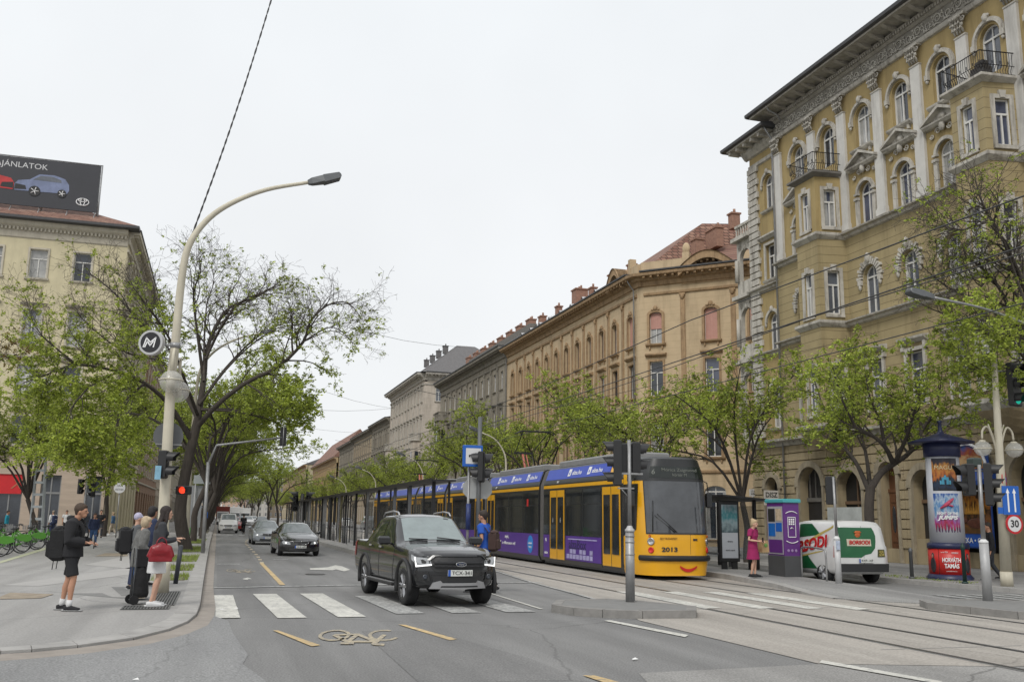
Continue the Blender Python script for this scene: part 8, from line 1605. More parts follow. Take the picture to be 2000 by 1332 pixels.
m = MB(); [m.tube([p+Vector((.012*math.cos(i*.9+q), .012*math.sin(i*.9+q), 0)) for i, p in enumerate(P)], .013, 5) for q in (0, math.pi)]; m.build('twisted_cable', WIRE, label='twisted black cable rising from the big lamp post to the top of the view', cat='cable')
g = MB(); q_ = Vector((-1.5, 22.3, 6.0)); 
# ---- billboard on the left roof
g = empty('billboard', (-16, 86.3, 27.3), label='large dark rooftop billboard with a blue car and a red car', cat='billboard'); BX = lambda p: (p[0], -p[2], p[1])
BBM = pm('charcoal_banner', (.032, .033, .04), .5, var=.12, scale=.6); m = MB(BX); m.box(-20, 4.1, 0.1, 4.35, -.1, .05); bb = m.build('banner', BBM, g)
m = MB(); [m.tube([(x, .5, -1.6), (x, .15, 4.5)], .06, 6) for x in [-18+4.42*k for k in range(6)]]; m.tube([(-20, .1, 4.5), (4.25, .1, 4.45)], .05, 6); m.tube([(4.25, .1, -1.4), (4.25, .1, 4.5)], .06, 6); m.tube([(-20, -.3, -.4), (4.2, -.3, -.5)], .05, 6); [m.tube([(x, .3, .3), (x, -.8, -.9)], .04, 5) for x in [-18+2.2*k for k in range(11)]]; m.build('scaffold', GALV, g)
text('AJÁNLATOK', .5, plane_T((-2.1, -.06, 3.66), (1, 0, 0), (0, 0, 1)), pm('banner_white', (.55, .55, .55), .5, var=0), bb, 'banner_lettering', width=4.1)
def bcar(x0, sc, col, fl=1):
    b1 = MB(lambda p: (x0+fl*p[0]*sc, -.055-p[2], 1.05+p[1]*sc)); out1 = [(-2.1, .35), (-2.15, .9), (-1.9, 1.25), (-1.0, 1.42), (-.3, 1.95), (.9, 2.0), (1.75, 1.75), (2.1, 1.25), (2.15, .75), (2.0, .45)]
    b1.extr(out1, lambda a, c, d: (a, c, d), 0, .02); o = b1.build('printed_car', col, bb)
    for nm, pts, mt, dz in (('printed_glass', [(-.75, 1.42), (-.2, 1.82), (.7, 1.86), (1.45, 1.62), (1.5, 1.38)], GL[1], .03), ('printed_grille', [(-2.1, .45), (-2.1, .95), (-1.3, .85), (-1.2, .5)], SIGB, .03)):
        m_ = MB(lambda p: (x0+fl*p[0]*sc, -.055-p[2], 1.05+p[1]*sc)); m_.extr(pts, lambda a, c, d: (a, c, d), 0, dz); m_.build(nm, mt, o)
    for wx, wr in ((-.55, .46), (1.6, .36)):
        m_ = MB(); m_.tube([(x0+fl*wx*sc, -.08, 1.05+.42*sc), (x0+fl*wx*sc, -.1, 1.05+.42*sc)], wr*sc, 20, True, False); w_ = m_.build('printed_wheel', SIGB, o); m_ = MB(); [m_.tube([(x0+fl*wx*sc, -.105, 1.05+.42*sc), (x0+fl*wx*sc+wr*sc*.75*math.cos(a), -.105, 1.05+.42*sc+wr*sc*.75*math.sin(a))], .035, 4) for a in [k*2*math.pi/5 for k in range(5)]]; m_.build('printed_rim', TWHT, w_)
bcar(-.35, 1.0, pm('printed_blue_grey', (.16, .19, .30), .4, var=.35, scale=1.2)); bcar(-4.9, 1.1, pm('printed_red', (.42, .03, .03), .4, var=.25, scale=1.2), -1)
m = MB(); ov = lambda cx, cz, rx, rz: m.tube([(cx+rx*math.cos(a), -.08, cz+rz*math.sin(a)) for a in [2*math.pi*i/28 for i in range(29)]], .045, 5); ov(2.95, .92, .5, .32); ov(2.95, .92, .17, .3); ov(2.95, 1.07, .33, .13); m.build('emblem', TWHT, bb)
# ---- shop banner, shop sign, street plate
g = empty('shop_banner', (28.4, 31.0, .12), label='blue edged food banner with steak, flames and bottle in a ground floor arch', cat='banner'); BT = lambda p: (-p[2], -p[0], p[1]); NB = pm('banner_blue', (.012, .05, .22), .5, var=.08)
m = MB(BT); m.box(-1.12, 1.12, .8, 4.4, .0, .03); bb = m.build('backing', NB, g); m = MB(BT); m.box(-1.05, 1.05, 1.35, 3.35, .031, .036); m.build('food_print', poster_mat('flame_print', [(.10, .05, .02), (.22, .09, .03), (.02, .012, .01), (.45, .16, .02), (.03, .015, .01), (.02, .015, .01)], 6.), bb)
m = MB(BT)
for k in range(8): x = -.2+k*.13; h = .35+.35*math.sin(k*1.7)**2; m.add([(x-.08, 2.1, .05), (x+.08, 2.1, .05), (x+.02, 2.1+h, .05)], [(0, 1, 2)])
m.build('printed_flames', pm('flame_yellow', (.6, .28, .04), .6, var=.3, scale=5), bb); m = MB(BT); m.ball((.35, 1.75, .05), (.55, .2, .02), 14, 8); m.ball((-.5, 1.85, .05), (.35, .14, .02), 12, 8); m.build('printed_steak', pm('steak_brown', (.12, .035, .02), .5, var=.5, scale=6), bb)
m = MB(BT); m.ball((-.35, 2.4, .05), (.13, .35, .015), 12, 8); m.box(-.39, -.31, 2.6, 3.0, .045, .055); m.build('printed_bottle', pm('bottle_amber', (.4, .22, .08), .3, var=.2), bb); m = MB(BT); m.box(-1.1, 1.1, .86, 1.3, .032, .04); bd = m.build('text_band', pm('band_blue', (.015, .08, .38), .5, var=.05), bb); text('MUSZKA • GROS', .2, plane_T((-.05, 0, 1.08), (0, -1, 0), (0, 0, 1)), TWHT, bd, 'banner_lettering', width=1.95, bold=.004)
m = MB(); m.rings([[(0, y, 3.75), (-.9, y, 3.35), (-.9, y, 3.18), (0, y, 3.5)] for y in (-1.6, 1.25)], True, True, True, False); m.build('awning', NB, g)
m = MB(BT); m.add([(.95*math.cos(a), 3.85+.95*math.sin(a), .04) for a in [math.pi*i/12 for i in range(13)]], [tuple(range(13))]); m.build('arch_print', poster_mat('arch_food', [(.3, .1, .03), (.45, .3, .15), (.25, .05, .02), (.02, .06, .2)], 6.), bb); m = MB(BT); m.tube([(1.0*math.cos(a), 3.85+1.0*math.sin(a), .05) for a in [math.pi*i/12 for i in range(13)]], .06, 5); m.build('arch_rim', TWHT, bb)
g = empty('shop_sign', (27.6, 44.0, 3.05), label='white shop sign board with black capitals above the purple kiosk', cat='sign'); m = MB(); m.box(-.42, .42, -.02, .02, -.38, .38); b_ = m.build('board', pm('board_cream', (.5, .47, .43), .6, var=.12), g); m = MB(); m.box(.42, 1.1, -.02, .02, .2, .24); m.build('bracket', SIGB, g)
text('DISZ', .26, plane_T((.0, -.03, .14), (1, 0, 0), (0, 0, 1)), NAVY, b_, 'sign_lettering', width=.7, bold=.006); text('CZ', .2, plane_T((.18, -.03, -.2), (1, 0, 0), (0, 0, 1)), NAVY, b_, 'sign_lettering'); m = MB(); m.ball((-.2, -.025, -.2), (.12, .01, .1), 8, 6); m.build('flower_mark', pm('lilac_mark', (.2, .15, .3), .6, var=.3), b_)
g = empty('street_plate', (28.6, 47.3, 3.4), label='small white street name plate on the corner quoins of the yellow building', cat='sign'); m = MB(); m.box(-.3, .3, -.02, .02, -.2, .2); b_ = m.build('plate', SWHITE, g); text('JÓZSEF', .09, plane_T((0, -.03, .08), (1, 0, 0), (0, 0, 1)), SIGB, b_, 'plate_lettering'); text('KÖRÚT', .09, plane_T((0, -.03, -.07), (1, 0, 0), (0, 0, 1)), SIGB, b_, 'plate_lettering', bold=.004)
# ---- share bicycles
BG = pm('bright_green_bike_paint', (.07, .24, .02), .35, var=.15, coat=.3)
def make_bike(lab):
    g = empty('share_bicycle', (0, 0, 0), label=lab, cat='bicycle', group='green share bicycles in the stand'); 
    for x, nm in ((-.52, 'rear_wheel'), (.56, 'front_wheel')):
        m = MB(); c = [2*math.pi*i/24 for i in range(25)]; m.tube([(x+.33*math.cos(a), 0, .35+.33*math.sin(a)) for a in c], .022, 6); w_ = m.build(nm, TYRE, g); m = MB(); [m.tube([(x, 0, .35), (x+.31*math.cos(a), 0, .35+.31*math.sin(a))], .004, 3, False, False) for a in c[::2]]; m.tube([(x+.3*math.cos(a), 0, .35+.3*math.sin(a)) for a in c], .008, 4); m.build('spokes', RIMM, w_)
    m = MB(); m.tube([(-.08, 0, .32), (-.18, 0, .8)], .03, 6); m.tube([(-.08, 0, .32), (.38, 0, .78)], .04, 6); m.tube([(.38, 0, .85), (.56, 0, .35)], .028, 6); m.tube([(-.08, 0, .32), (-.52, 0, .35)], .02, 6); m.tube([(-.16, 0, .7), (-.52, 0, .35)], .016, 6); m.build('frame', BG, g)
    m = MB(); m.extr([(-.84, .5), (-.78, .66), (-.6, .73), (-.4, .72), (-.24, .64), (-.45, .5), (-.7, .46)], lambda a, c, d: (a, d, c), -.035, .035); gd = m.build('skirt_guard', BG, g); m = MB(); m.ball((-.62, -.04, .58), (.07, .004, .05), 8, 6); m.build('round_badge', SRED, gd)
    m = MB(); m.tube([(.36, 0, .8), (.33, 0, 1.05)], .018, 6); m.tube(smooth_path([(.18, -.3, 1.05), (.3, -.2, 1.1), (.34, 0, 1.06), (.3, .2, 1.1), (.18, .3, 1.05)], 3), .016, 6); m.build('handlebar', SIGB, g); m = MB(); m.tube([(-.18, 0, .8), (-.2, 0, .92)], .014, 6); m.ball((-.2, 0, .95), (.14, .08, .035), 10, 6); m.build('saddle', SIGB, g)
    m = MB(); m.box(.42, .75, -.16, .16, .82, .84); [m.box(a, a+.012, b2, b2+.012, .84, 1.0) for a in (.42, .53, .64, .74) for b2 in (-.16, -.05, .05, .15)]; m.box(.42, .75, -.16, -.15, .99, 1.0); m.box(.42, .75, .15, .16, .99, 1.0); m.build('basket', GALV, g); m = MB(); m.ball((-.08, 0, .32), (.09, .03, .09), 12, 6); m.tube([(-.08, .05, .32), (.06, .06, .22)], .012, 5); m.tube([(-.08, -.05, .32), (-.2, -.06, .42)], .012, 5); m.build('crank', SIGB, g); return g
bk0 = make_bike('green share bicycle at the end of the stand nearest the camera'); bk0.location = (-8.1, 37.5, .12); bk0.rotation_euler = (0, 0, math.pi+.25)
pos = [(-8.05, 39.3), (-8.2, 41.0), (-7.95, 42.8), (-8.2, 44.6), (-8.0, 46.6), (-8.3, 48.8), (-8.1, 51), (-8.3, 53.5), (-10.4, 45), (-10.6, 48), (-10.2, 51.5), (-10.8, 55)]
bo = ['second', 'third', 'fourth', 'fifth', 'sixth', 'seventh', 'eighth', 'ninth', 'nearest back row', 'second back row', 'third back row', 'farthest back row']
for i, (x, y) in enumerate(pos): dup(bk0, (x, y, .12), math.pi+.25+(R.uniform(-.12, .12) if i < 8 else 2.9), label='green share bicycle in the stand, %s counted from the camera' % bo[i] if i < 8 else 'green share bicycle, %s beyond the front stand' % bo[i])
m = MB(); m.tube([(-8.9, 36.5, .12), (-8.9, 36.5, .85), (-8.9, 54, .85), (-8.9, 54, .12)], .03, 6); m.build('cycle_rail', GALV, label='low steel parking rail between the two rows of share bicycles', cat='cycle stand')
# ================================================================ people
SKIN = pm('skin_tan', (.42, .22, .14), .55, var=.06, scale=6); SKINP = pm('skin_pale', (.52, .31, .22), .55, var=.06, scale=6)
def cloth(n_, c, v=.12, b=.25): return pm('cloth_'+n_, c, .9, var=v, scale=7, bump=b, bscale=18)
def remesh(mb, name, mat, vox, parent, it=3):
    me = bpy.data.meshes.new('t'); me.from_pydata(mb.v, [], mb.f); o = bpy.data.objects.new('t', me); COL.objects.link(o)
    r_ = o.modifiers.new('r', 'REMESH'); r_.mode = 'VOXEL'; r_.voxel_size = vox; r_.use_smooth_shade = True; s_ = o.modifiers.new('s', 'SMOOTH'); s_.iterations = it; s_.factor = .5
    dg = bpy.context.evaluated_depsgraph_get(); m2 = bpy.data.meshes.new_from_object(o.evaluated_get(dg)); bpy.data.objects.remove(o); m2.materials.clear(); m2.materials.append(mat); m2.name = name
    m2.polygons.foreach_set('material_index', [0]*len(m2.polygons)); m2.polygons.foreach_set('use_smooth', [True]*len(m2.polygons)); o = bpy.data.objects.new(name, m2); COL.objects.link(o); o.parent = parent; return o
def person(lab, loc, rz, H=1.78, skin=SKIN, hair=('short', (.05, .03, .02)), top=None, sleeve='long', bottom=None, kind='trousers', shoe=None, sock=None, armL=None, armR=None, legL=None, legR=None, lean=.02, headp=.12, vox=.011, fem=False, bulk=1., hem=.0, group=None, hood=False):
    """local frame: +x forward, +y left; lengths for a 1.78 m body, scaled at the end"""
    g = empty('person', loc, rz, label=lab, cat='person', group=group); k = H/1.78; V = lambda *a: Vector(a)
    sh = .165 if fem else .19; hip = V(0, 0, .93); chest = V(lean*.7, 0, 1.30); neck = V(lean, 0, 1.50); head = neck+V(.015+headp*.12, 0, .145-headp*.03)
    arms = []
    for s_, a in ((1, armL), (-1, armR)):
        S = V(lean, s_*sh, 1.43); E = V(*(a[0] if a else (-.02, s_*(sh+.05), 1.14))); W = V(*(a[1] if a else (.06, s_*(sh+.05), .89)))
        arms.append((S, E, W, s_))
    legs = []
    for s_, a in ((1, legL), (-1, legR)):
        Hh = V(0, s_*.09, .92); K = V(*(a[0] if a else (.02, s_*.095, .5))); A = V(*(a[1] if a else (-.02, s_*.10, .085))); T = A+(V(*a[2]) if a and len(a) > 2 else V(.19, s_*.03, -.05)); legs.append((Hh, K, A, T, s_))
    f = .93 if fem else 1.
    b = MB(); b.tube([hip+V(0, 0, -.1), hip, V(lean*.3, 0, 1.1), chest, neck+V(0, 0, -.06), neck, head+V(-.01, 0, -.04)], [(.15*f, .10), (.165*f, .11), (.13*f, .09), (.16*f, .105), (.10, .07), (.055, .055), (.055, .06)], 14)
    b.ball(tuple(head+V(-.005, 0, .02)), (.098, .077, .112), 16, 12); b.ball(tuple(head+V(.045, 0, -.055)), (.045, .045, .05), 10, 8); b.ball(tuple(head+V(.098, 0, -.012)), (.018, .012, .022), 8, 6); b.ball(tuple(head+V(.082, 0, -.06)), (.014, .024, .012), 8, 6)
    for q in (-1, 1): b.ball(tuple(head+V(-.005, q*.078, -.005)), (.018, .01, .03), 8, 6); b.ball(tuple(head+V(.082, q*.03, .028)), (.012, .022, .008), 6, 5)
    for S, E, W, s_ in arms:
        d = (W-E).normalized(); side = d.cross(V(0, 0, 1)); side = side.normalized() if side.length > .1 else V(0, 1, 0); up_ = side.cross(d).normalized()
        b.tube([S+V(0, -s_*.03, 0), S, S.lerp(E, .5), E, E.lerp(W, .35), W, W+d*.02], [.05, .052*f, .045*f, .038*f, .04*f, .026*f, .026], 10)
        wd = side if abs(d.z) > .6 else up_.cross(d); pw = side
        b.tube([W+d*.01, W+d*.05, W+d*.09], [(.026, .018), (.038, .016), (.036, .014)], 10)
        for i in range(4):
            o_ = (i-1.5)*.019; L_ = (.075, .085, .08, .062)[i]; p0 = W+d*.085+pw*o_; cu = -up_*.5 if a else -up_*.25; p1 = p0+d*L_*.5-up_*.008; p2 = p1+(d*.75-up_*.65)*L_*.5; b.tube([p0-d*.015, p0, p1, p2], [.0095, .0095, .0085, .007], 6)
        th = pw*(-s_ if abs(d.z) > .6 else 1); b.tube([W+d*.03+th*.02, W+d*.055+th*.045-up_*.01, W+d*.085+th*.05-up_*.015], [.012, .011, .008], 6)
    for Hh, K, A, T, s_ in legs:
        b.tube([Hh+V(0, 0, .04), Hh.lerp(K, .3), K+V(0, 0, .06), K, K.lerp(A, .3)+V(-.012, 0, 0), K.lerp(A, .7), A], [.09*f, .08*f, .058*f, .052*f, .055*f, .038*f, .036*f], 12); b.tube([A+V(-.03, 0, -.03), A+V(.03, 0, -.03), A.lerp(T, .55)], [.03, .032, .018], 8)
    remesh(b, 'body', skin, vox*.75, g, 2)
    m = MB(); [m.ball(tuple(head+V(.082, q*.03, .012)), (.01, .013, .008), 8, 6) for q in (-1, 1)]; m.build('eyes', pm('eye_dark', (.02, .015, .012), .2, var=0), g)
    hs, hc = hair; hm = pm('hair_%s_%d' % (hs, int(hc[0]*1000)), hc, .7, var=.3, scale=12, bump=.5, bscale=60); h = MB()
    h.ball(tuple(head+V(-.022, 0, .052)), (.104, .09, .104), 16, 10)
    if hs == 'short': h.ball(tuple(head+V(.01, 0, .085)), (.085, .07, .05), 12, 8); h.ball(tuple(head+V(-.055, 0, .0)), (.055, .07, .075), 12, 8)
    if hs == 'bob': h.ball(tuple(head+V(-.04, 0, .0)), (.09, .105, .12), 14, 10); h.ball(tuple(head+V(.02, 0, .07)), (.085, .095, .07), 12, 8)
    if hs == 'long': h.tube([head+V(-.05, 0, .05), head+V(-.07, 0, -.08), neck+V(-.08, 0, -.1), neck+V(-.10, 0, -.26)], [(.085, .06), (.095, .06), (.11, .045), (.07, .03)], 12); h.tube([head+V(.01, -.07, .03), head+V(.0, -.085, -.12), neck+V(.04, -.09, -.14)], [.03, .03, .02], 8)
    if hs == 'bun': h.ball(tuple(head+V(-.07, 0, .13)), (.06, .06, .05), 10, 8); h.ball(tuple(head+V(-.05, 0, .0)), (.07, .092, .095), 12, 8); h.ball(tuple(head+V(.02, 0, .085)), (.085, .08, .05), 12, 8)
    if hs == 'cap': h.tube([head+V(.05, 0, .055), head+V(.17, 0, .04)], [(.07, .012), (.055, .01)], 10)
    remesh(h, 'hair' if hs != 'cap' else 'cap', hm, vox, g, 2)
    if top:
        t = MB(); e_ = .022*bulk+(.02 if hood else 0); z0 = .88-hem; t.tube([V(0, 0, z0), V(0, 0, .98), V(lean*.3, 0, 1.12), chest, neck+V(-.005, 0, -.085), neck+V(-.005, 0, -.02)], [(.17*f+e_, .125+e_), (.165*f+e_, .115+e_), (.145*f+e_, .10+e_), (.17*f+e_, .115+e_), (.13*f+e_, .08+e_), (.062+e_*.5, .062+e_*.5)], 16)
        if fem: [t.ball(tuple(chest+V(.085, q*.07, -.02)), (.06, .06, .06), 10, 8) for q in (-1, 1)]
        for S, E, W, s_ in arms:
            end = E.lerp(W, .93) if sleeve == 'long' else S.lerp(E, .62); P = [S+V(0, -s_*.05, 0), S, S.lerp(E, .5)]+([E, E.lerp(W, .5), end] if sleeve == 'long' else [end])
            t.tube(P, [.06+e_, .062+e_, .052+e_]+([.046+e_, .042+e_, .036+e_*.7] if sleeve == 'long' else [.05+e_]), 12)
        if hood: t.tube([neck+V(-.06, -.08, .03), neck+V(-.11, 0, .02), neck+V(-.06, .08, .03), neck+V(.04, .06, -.01)], [.04, .055, .04, .025], 10); t.tube([neck+V(-.06, .08, .03), neck+V(-.11, 0, .02), neck+V(-.06, -.08, .03), neck+V(.04, -.06, -.01)], [.04, .055, .04, .025], 10)
        remesh(t, 'dress' if kind == 'dress' else 'top', top, vox*1.2, g, 3)
    if bottom:
        t = MB()
        if kind in ('skirt', 'dress'):
            zl = .58 if kind == 'skirt' else .56; t.tube([V(0, 0, 1.0), V(0, 0, .9), V(.0, 0, zl)], [(.15*f, .115), (.19*f, .145), (.205*f, .17) if kind == 'skirt' else (.235, .20)], 20)
        else:
            t.tube([V(0, 0, 1.0), V(0, 0, .9), V(0, 0, .82)], [(.155*f, .12), (.185*f, .14), (.15*f, .11)], 14)
            for Hh, K, A, T, s_ in legs:
                if kind == 'shorts': en = Hh.lerp(K, .84); t.tube([Hh+V(0, 0, .03), Hh.lerp(K, .45), en], [.108, .096, .098], 14)
                else: t.tube([Hh+V(0, 0, .03), Hh.lerp(K, .5), K, K.lerp(A, .5), A+V(0, 0, .02)], [.11*f, .092*f, .075*f, .068*f, .062*f], 12)
        remesh(t, {'dress': 'dress_skirt'}.get(kind, kind), bottom, vox*1.2, g, 3)
    for Hh, K, A, T, s_ in legs:
        d = (T-A); d.z = 0; d.normalize(); z = A.z-.085
        if sock: t = MB(); t.tube([A+V(0, 0, -.02), A.lerp(K, .24)], [.043, .048], 10); t.build('sock', sock, g)
        if shoe:
            t = MB(); B_ = A+V(0, 0, -.085); t.tube([B_-d*.075+V(0, 0, .04), B_+V(0, 0, .05), B_+d*.09+V(0, 0, .038), B_+d*.19+V(0, 0, .028)], [(.042, .042), (.05, .056), (.052, .043), (.036, .03)], 12); remesh(t, 'shoe', shoe[0], vox, g, 1)
            t = MB(); t.tube([B_-d*.11+V(0, 0, .014), B_+V(0, 0, .014), B_+d*.1+V(0, 0, .014), B_+d*.235+V(0, 0, .016)], [(.036, .014), (.048, .014), (.053, .014), (.026, .014)], 10); t.build('sole', shoe[1], g)
    g.scale = (k, k, k); return g
def W2(g_loc, rz, k, p): c, s_ = math.cos(rz), math.sin(rz); return (g_loc[0]+k*(p[0]*c-p[1]*s_), g_loc[1]+k*(p[0]*s_+p[1]*c), g_loc[2]+k*p[2])
def backpack(lab, gl, rz, k, mat, sc=1.):
    b = empty('backpack', W2(gl, rz, k, (-.22, 0, 1.14)), rz, label=lab, cat='backpack'); m = MB(); m.lozenge([(-.13*sc, -.16*sc), (.1*sc, -.16*sc), (.1*sc, .16*sc), (-.13*sc, .16*sc)], -.30*sc, .27*sc, .06); m.ball((-.02, 0, .24*sc), (.11, .15, .06), 12, 8); m.build('bag', mat, b)
    m = MB(); m.lozenge([(-.19*sc, -.12*sc), (-.12*sc, -.12*sc), (-.12*sc, .12*sc), (-.19*sc, .12*sc)], -.24*sc, .05, .03); m.build('front_pocket', mat, b)
    for q in (-1, 1): m = MB(); m.tube(smooth_path([(.09, q*.12, .2), (.2, q*.13, .33), (.38, q*.13, .28), (.40, q*.14, .08), (.26, q*.17, -.1), (.1, q*.15, -.2)], 3), [(.024, .009)]*16, 6); m.build('strap', mat, b); m = MB(); m.tube([(-.05, q*.1, -.3), (-.06, q*.1, -.44)], .008, 5); m.build('strap_end', mat, b)
    m = MB(); m.box(-.196, -.19, -.03, .03, .0, .02); m.build('logo_tag', TWHT, b); return b
def phone(lab, p): m = MB(); m.cbox((0, 0, 0), (.006, .036, .075), .004); m.build('phone', SIGB, loc=p, label=lab, cat='phone')
BLK = cloth('black', (.014, .014, .016)); GRY = cloth('grey_knit', (.13, .13, .125), .35, .8); CHA = cloth('charcoal', (.035, .037, .042)); WHI = cloth('white', (.6, .6, .6), .05); JEA = cloth('jeans', (.03, .07, .16)); NVY = cloth('navy', (.02, .03, .07)); MAG = cloth('magenta', (.26, .012, .085)); BLU = cloth('bright_blue', (.02, .09, .42)); DEN = cloth('denim_jacket', (.06, .13, .24)); BEI = cloth('beige', (.45, .38, .3))
SHB = (BLK, pm('grey_sole', (.3, .3, .3), .7, var=.1)); SHW = (WHI, pm('white_sole', (.6, .6, .6), .6, var=.05))
ph = lambda s_: ((-.0, s_*.25, 1.15), (.24, s_*.13, 1.12))
l1 = (-2.36, 18.3, .12); r1 = -.18
person('young man in black hoodie and black shorts looking at his phone on the left pavement', l1, r1, 1.82, SKIN, ('short', (.05, .03, .018)), BLK, 'long', BLK, 'shorts', SHB, WHI, ph(1), ph(-1), ((-.06, .12, .5), (-.14, .13, .085)), ((.09, -.11, .5), (.06, -.12, .085)), lean=.01, headp=.5, bulk=1.3, hood=True)
backpack('large black backpack worn by the man in the hoodie', l1, r1, .99, cloth('backpack_black', (.012, .012, .013), .3, .5), 1.0); phone('black phone in the hands of the man in the hoodie', W2(l1, r1, .99, (.35, .0, 1.13)))
l3 = (-1.0, 18.95, .12); r3 = .12
person('young woman with long dark hair, dark top and white skirt beside the big lamp post', l3, r3, 1.80, SKINP, ('long', (.022, .014, .012)), CHA, 'long', WHI, 'skirt', SHW, None, ((.02, .21, 1.16), (.24, .12, 1.16)), ((.05, -.21, 1.14), (.30, -.13, 1.19)), ((.06, .07, .5), (-.01, .07, .085)), ((.04, -.07, .5), (-.06, -.08, .085)), lean=.03, headp=.45, fem=True, bulk=.7, hem=-.03)
phone('phone held up by the young woman in the white skirt', W2(l3, r3, .98, (.40, -.1, 1.22)))
g = empty('handbag', W2(l3, r3, .98, (.03, -.30, .98)), r3, label='dark red leather handbag hanging from the arm of the woman in the white skirt', cat='handbag'); REDL = pm('red_leather', (.22, .008, .015), .35, var=.15, scale=9, bump=.5, bscale=14)
m = MB(); m.tube([(-.19, 0, -.1), (-.1, 0, .02), (0, 0, .05), (.1, 0, .02), (.19, 0, -.1)], [(.05, .07), (.085, .13), (.09, .15), (.085, .13), (.05, .07)], 14); m.box(-.2, .2, -.06, .06, -.16, -.02); remesh(m, 'bag', REDL, .014, g, 5); m = MB(); [m.tube(smooth_path([(-.1, q*.04, .08), (-.07, q*.04, .22), (.0, q*.03, .27), (.07, q*.04, .22), (.1, q*.04, .08)], 3), .008, 6) for q in (-1, 1)]; m.build('handle', REDL, g)
l2 = (-1.42, 20.3, .12); r2 = .35
person('elderly woman with curly blond hair and grey knitted jacket waiting with a shopping trolley', l2, r2, 1.60, SKINP, ('bob', (.42, .33, .22)), GRY, 'long', JEA, 'trousers', (BEI, SHW[1]), None, None, ((-.02, -.24, 1.16), (.16, -.24, .95)), lean=.06, headp=.3, fem=True, bulk=1.9, hem=.18)
g = empty('shopping_trolley', (-1.3, 19.45, .12), .3, label='black wheeled shopping trolley bag next to the elderly woman', cat='shopping trolley'); m = MB(); m.tube([(0, 0, .12), (0, 0, .2), (0, 0, .45), (0, 0, .62), (0, 0, .7)], [(.17, .15), (.19, .17), (.16, .14), (.11, .1), (.09, .08)], 16); remesh(m, 'bag', cloth('nylon', (.012, .012, .013), .3, .9), .015, g, 3); m = MB(); m.tube([(-.13, .1, .1), (-.13, .1, 1.02), (-.13, -.1, 1.02), (-.13, -.1, .1)], .011, 6); m.box(-.15, .16, -.13, .13, .07, .09); m.build('frame', SBACK, g)
m = MB(); m.box(-.1, .1, -.1, .1, .68, 1.0); m.build('top_bag', BLK, g); [MB().tube([(-.12, q, .085), (-.12, q*1.2, .085)], .085, 16, True, False).build('wheel', TYRE, g) for q in (-.15, .15)]
l4 = (-1.72, 23.1, .12); person('person in grey jacket and pale cap standing behind the elderly woman', l4, .2, 1.66, SKINP, ('cap', (.40, .38, .5)), cloth('mid_grey', (.09, .095, .1)), 'long', NVY, 'trousers', SHB, vox=.014, bulk=1.5); backpack('black backpack of the person in the pale cap', l4, .2, .93, BLK)
person('tall dark haired person in navy behind the waiting women', (-1.5, 24.2, .12), .5, 1.82, SKIN, ('bob', (.015, .012, .012)), NVY, 'long', BLK, 'trousers', SHB, vox=.014, bulk=1.3)
walkL, walkR = ((.16, .09, .52), (.20, .09, .085)), ((-.02, -.09, .5), (-.26, -.09, .13))
l5 = (6.3, 22.9, .008); person('man in bright blue t-shirt walking behind the pickup towards the tram', l5, 2.5, 1.96, SKIN, ('short', (.03, .02, .015)), BLU, 'short', BLK, 'trousers', SHB, None, ((-.04, .26, 1.16), (.08, .26, .93)), None, walkL, walkR, bulk=1.1); b_ = backpack('brown backpack slung behind the man in the blue t-shirt', l5, 2.5, 1.08, cloth('brown_bag', (.06, .035, .03)), .85)
l6 = (15.4, 25.65, .15); r6 = -1.0
person('woman in magenta dress looking at her phone at the platform end', l6, r6, 1.72, SKINP, ('bun', (.40, .30, .18)), MAG, 'short', MAG, 'dress', (BLK, BLK), None, ph(1), ph(-1), ((.03, .07, .5), (.02, .06, .12)), ((.05, -.06, .5), (-.05, -.05, .12)), fem=True, headp=.4, bulk=1.2, vox=.012); phone('phone in the hands of the woman in the magenta dress', W2(l6, r6, .97, (.34, 0, 1.15)))
m = MB(); m.rings([[(-.14, -.1, 0), (.14, -.1, 0), (.14, .1, 0), (-.14, .1, 0)], [(-.13, -.06, .34), (.13, -.06, .34), (.13, .06, .34), (-.13, .06, .34)]], True, True, True, False); g = empty('paper_bag', W2(l6, r6, .97, (.22, .28, .78)), r6+1.2, label='brown paper bag with a green mark hanging from her forearm in front of the kiosk', cat='paper bag'); m.build('bag', pm('kraft_paper', (.36, .24, .12), .8, var=.12, scale=5), g); m = MB(); [m.tube([(-.05, q, .34), (-.03, q, .42), (.03, q, .42), (.05, q, .34)], .006, 5) for q in (-.05, .05)]; m.build('handle', pm('kraft_paper', (.36, .24, .12)), g); m = MB(); m.ball((.02, -.085, .2), (.07, .008, .06), 10, 6); m.build('printed_mark', pm('leaf_print', (.12, .26, .06), .7, var=0), g)
FAR = dict(vox=.022)
person('man in dark clothes walking on the far pavement behind the right signal pole', (23.0, 24.4, .12), 2.6, 1.76, SKIN, ('short', (.03, .02, .015)), BLK, 'long', CHA, 'trousers', SHB, None, None, None, walkL, walkR, **FAR)
l7 = (-11.3, 76, .12); person('distant man in white shirt with a bag near the red awning', l7, 2.2, 1.75, SKIN, ('short', (.25, .2, .15)), WHI, 'long', NVY, 'trousers', SHB, **FAR); backpack('blue backpack of the distant man in the white shirt', l7, 2.2, .98, NVY)
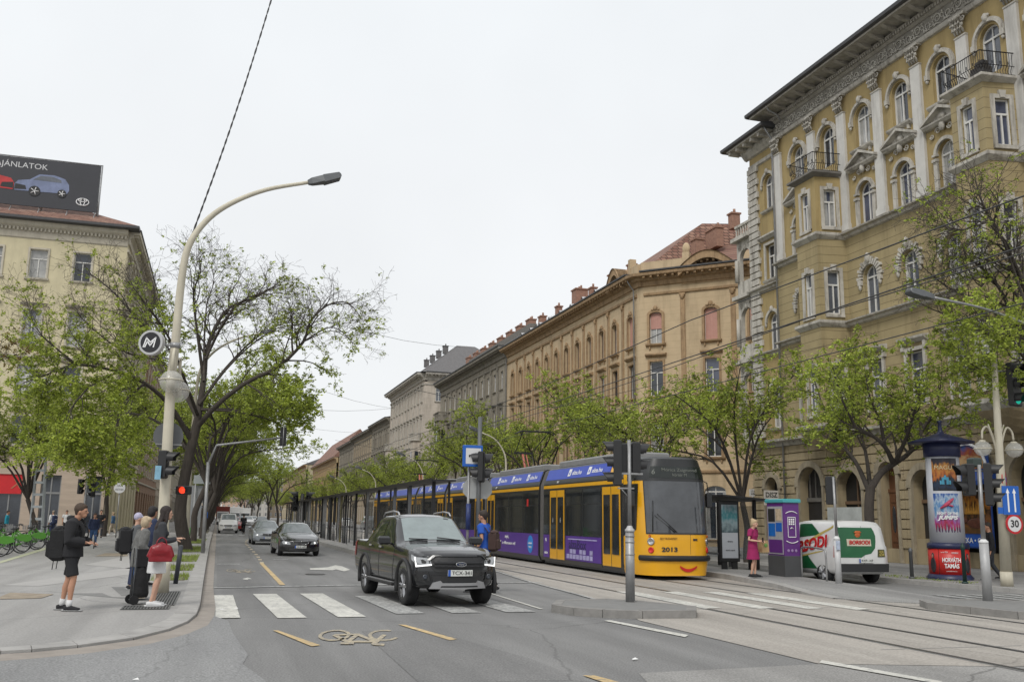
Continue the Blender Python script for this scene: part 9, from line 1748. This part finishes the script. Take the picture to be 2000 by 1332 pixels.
person('distant man in white t-shirt facing the street by the travertine pillar', (-10.5, 76.5, .12), -1.3, 1.78, SKIN, ('short', (.02, .015, .012)), WHI, 'short', BLK, 'trousers', SHB, **FAR)
person('distant man in black t-shirt walking towards the camera on the left square', (-7.45, 69.7, .12), -1.4, 1.84, SKIN, ('short', (.02, .015, .012)), BLK, 'short', CHA, 'trousers', SHB, None, ph(1), None, walkL, walkR, **FAR)
person('youngster in dark jacket and jeans right of the man in the hoodie', (-5.75, 51.2, .12), -1.2, 1.62, SKIN, ('short', (.06, .03, .02)), NVY, 'long', JEA, 'trousers', SHB, None, None, None, walkL, walkR, **FAR)
person('distant blond person in blue denim jacket and beige trousers', (-7.45, 77.9, .12), 2.9, 1.72, SKINP, ('bob', (.4, .3, .18)), DEN, 'long', BEI, 'trousers', SHW, None, None, None, walkL, walkR, **FAR)
person('distant person in turquoise top at the left edge behind the bicycles', (-12.7, 67.5, .12), 0, 1.7, SKIN, ('short', (.03, .02, .015)), cloth('turquoise', (.02, .26, .36)), 'long', BLK, 'trousers', SHB, **FAR)
person('distant pedestrian in black near the shop glass under the avenue trees', (-5.2, 84, .12), 1.4, 1.75, SKIN, ('short', (.02, .015, .012)), BLK, 'long', BLK, 'trousers', SHB, None, None, None, walkL, walkR, **FAR)
cb = dup(bk0, (2.35, 92.5, .01), math.pi/2, label='dark bicycle ridden away from the camera in the cycle lane', cat='bicycle'); del cb['group']
for ch in list(cb.children):
    if ch.name.split('.')[0] in ('skirt_guard', 'basket'): [bpy.data.objects.remove(c2) for c2 in list(ch.children)]; bpy.data.objects.remove(ch)
    elif ch.name.split('.')[0] == 'frame': ch.data = ch.data.copy(); ch.data.materials[0] = SIGB
person('cyclist in black riding away down the cycle lane', (2.35, 92.3, .01), math.pi/2, 1.80, SKIN, ('short', (.02, .015, .012)), BLK, 'long', BLK, 'trousers', SHB, None, ((.28, .22, 1.25), (.46, .24, 1.12)), ((.28, -.22, 1.25), (.46, -.24, 1.12)), ((.30, .1, .62), (.2, .1, .26)), ((.22, -.1, .5), (.12, -.1, .14)), lean=.18, **FAR)
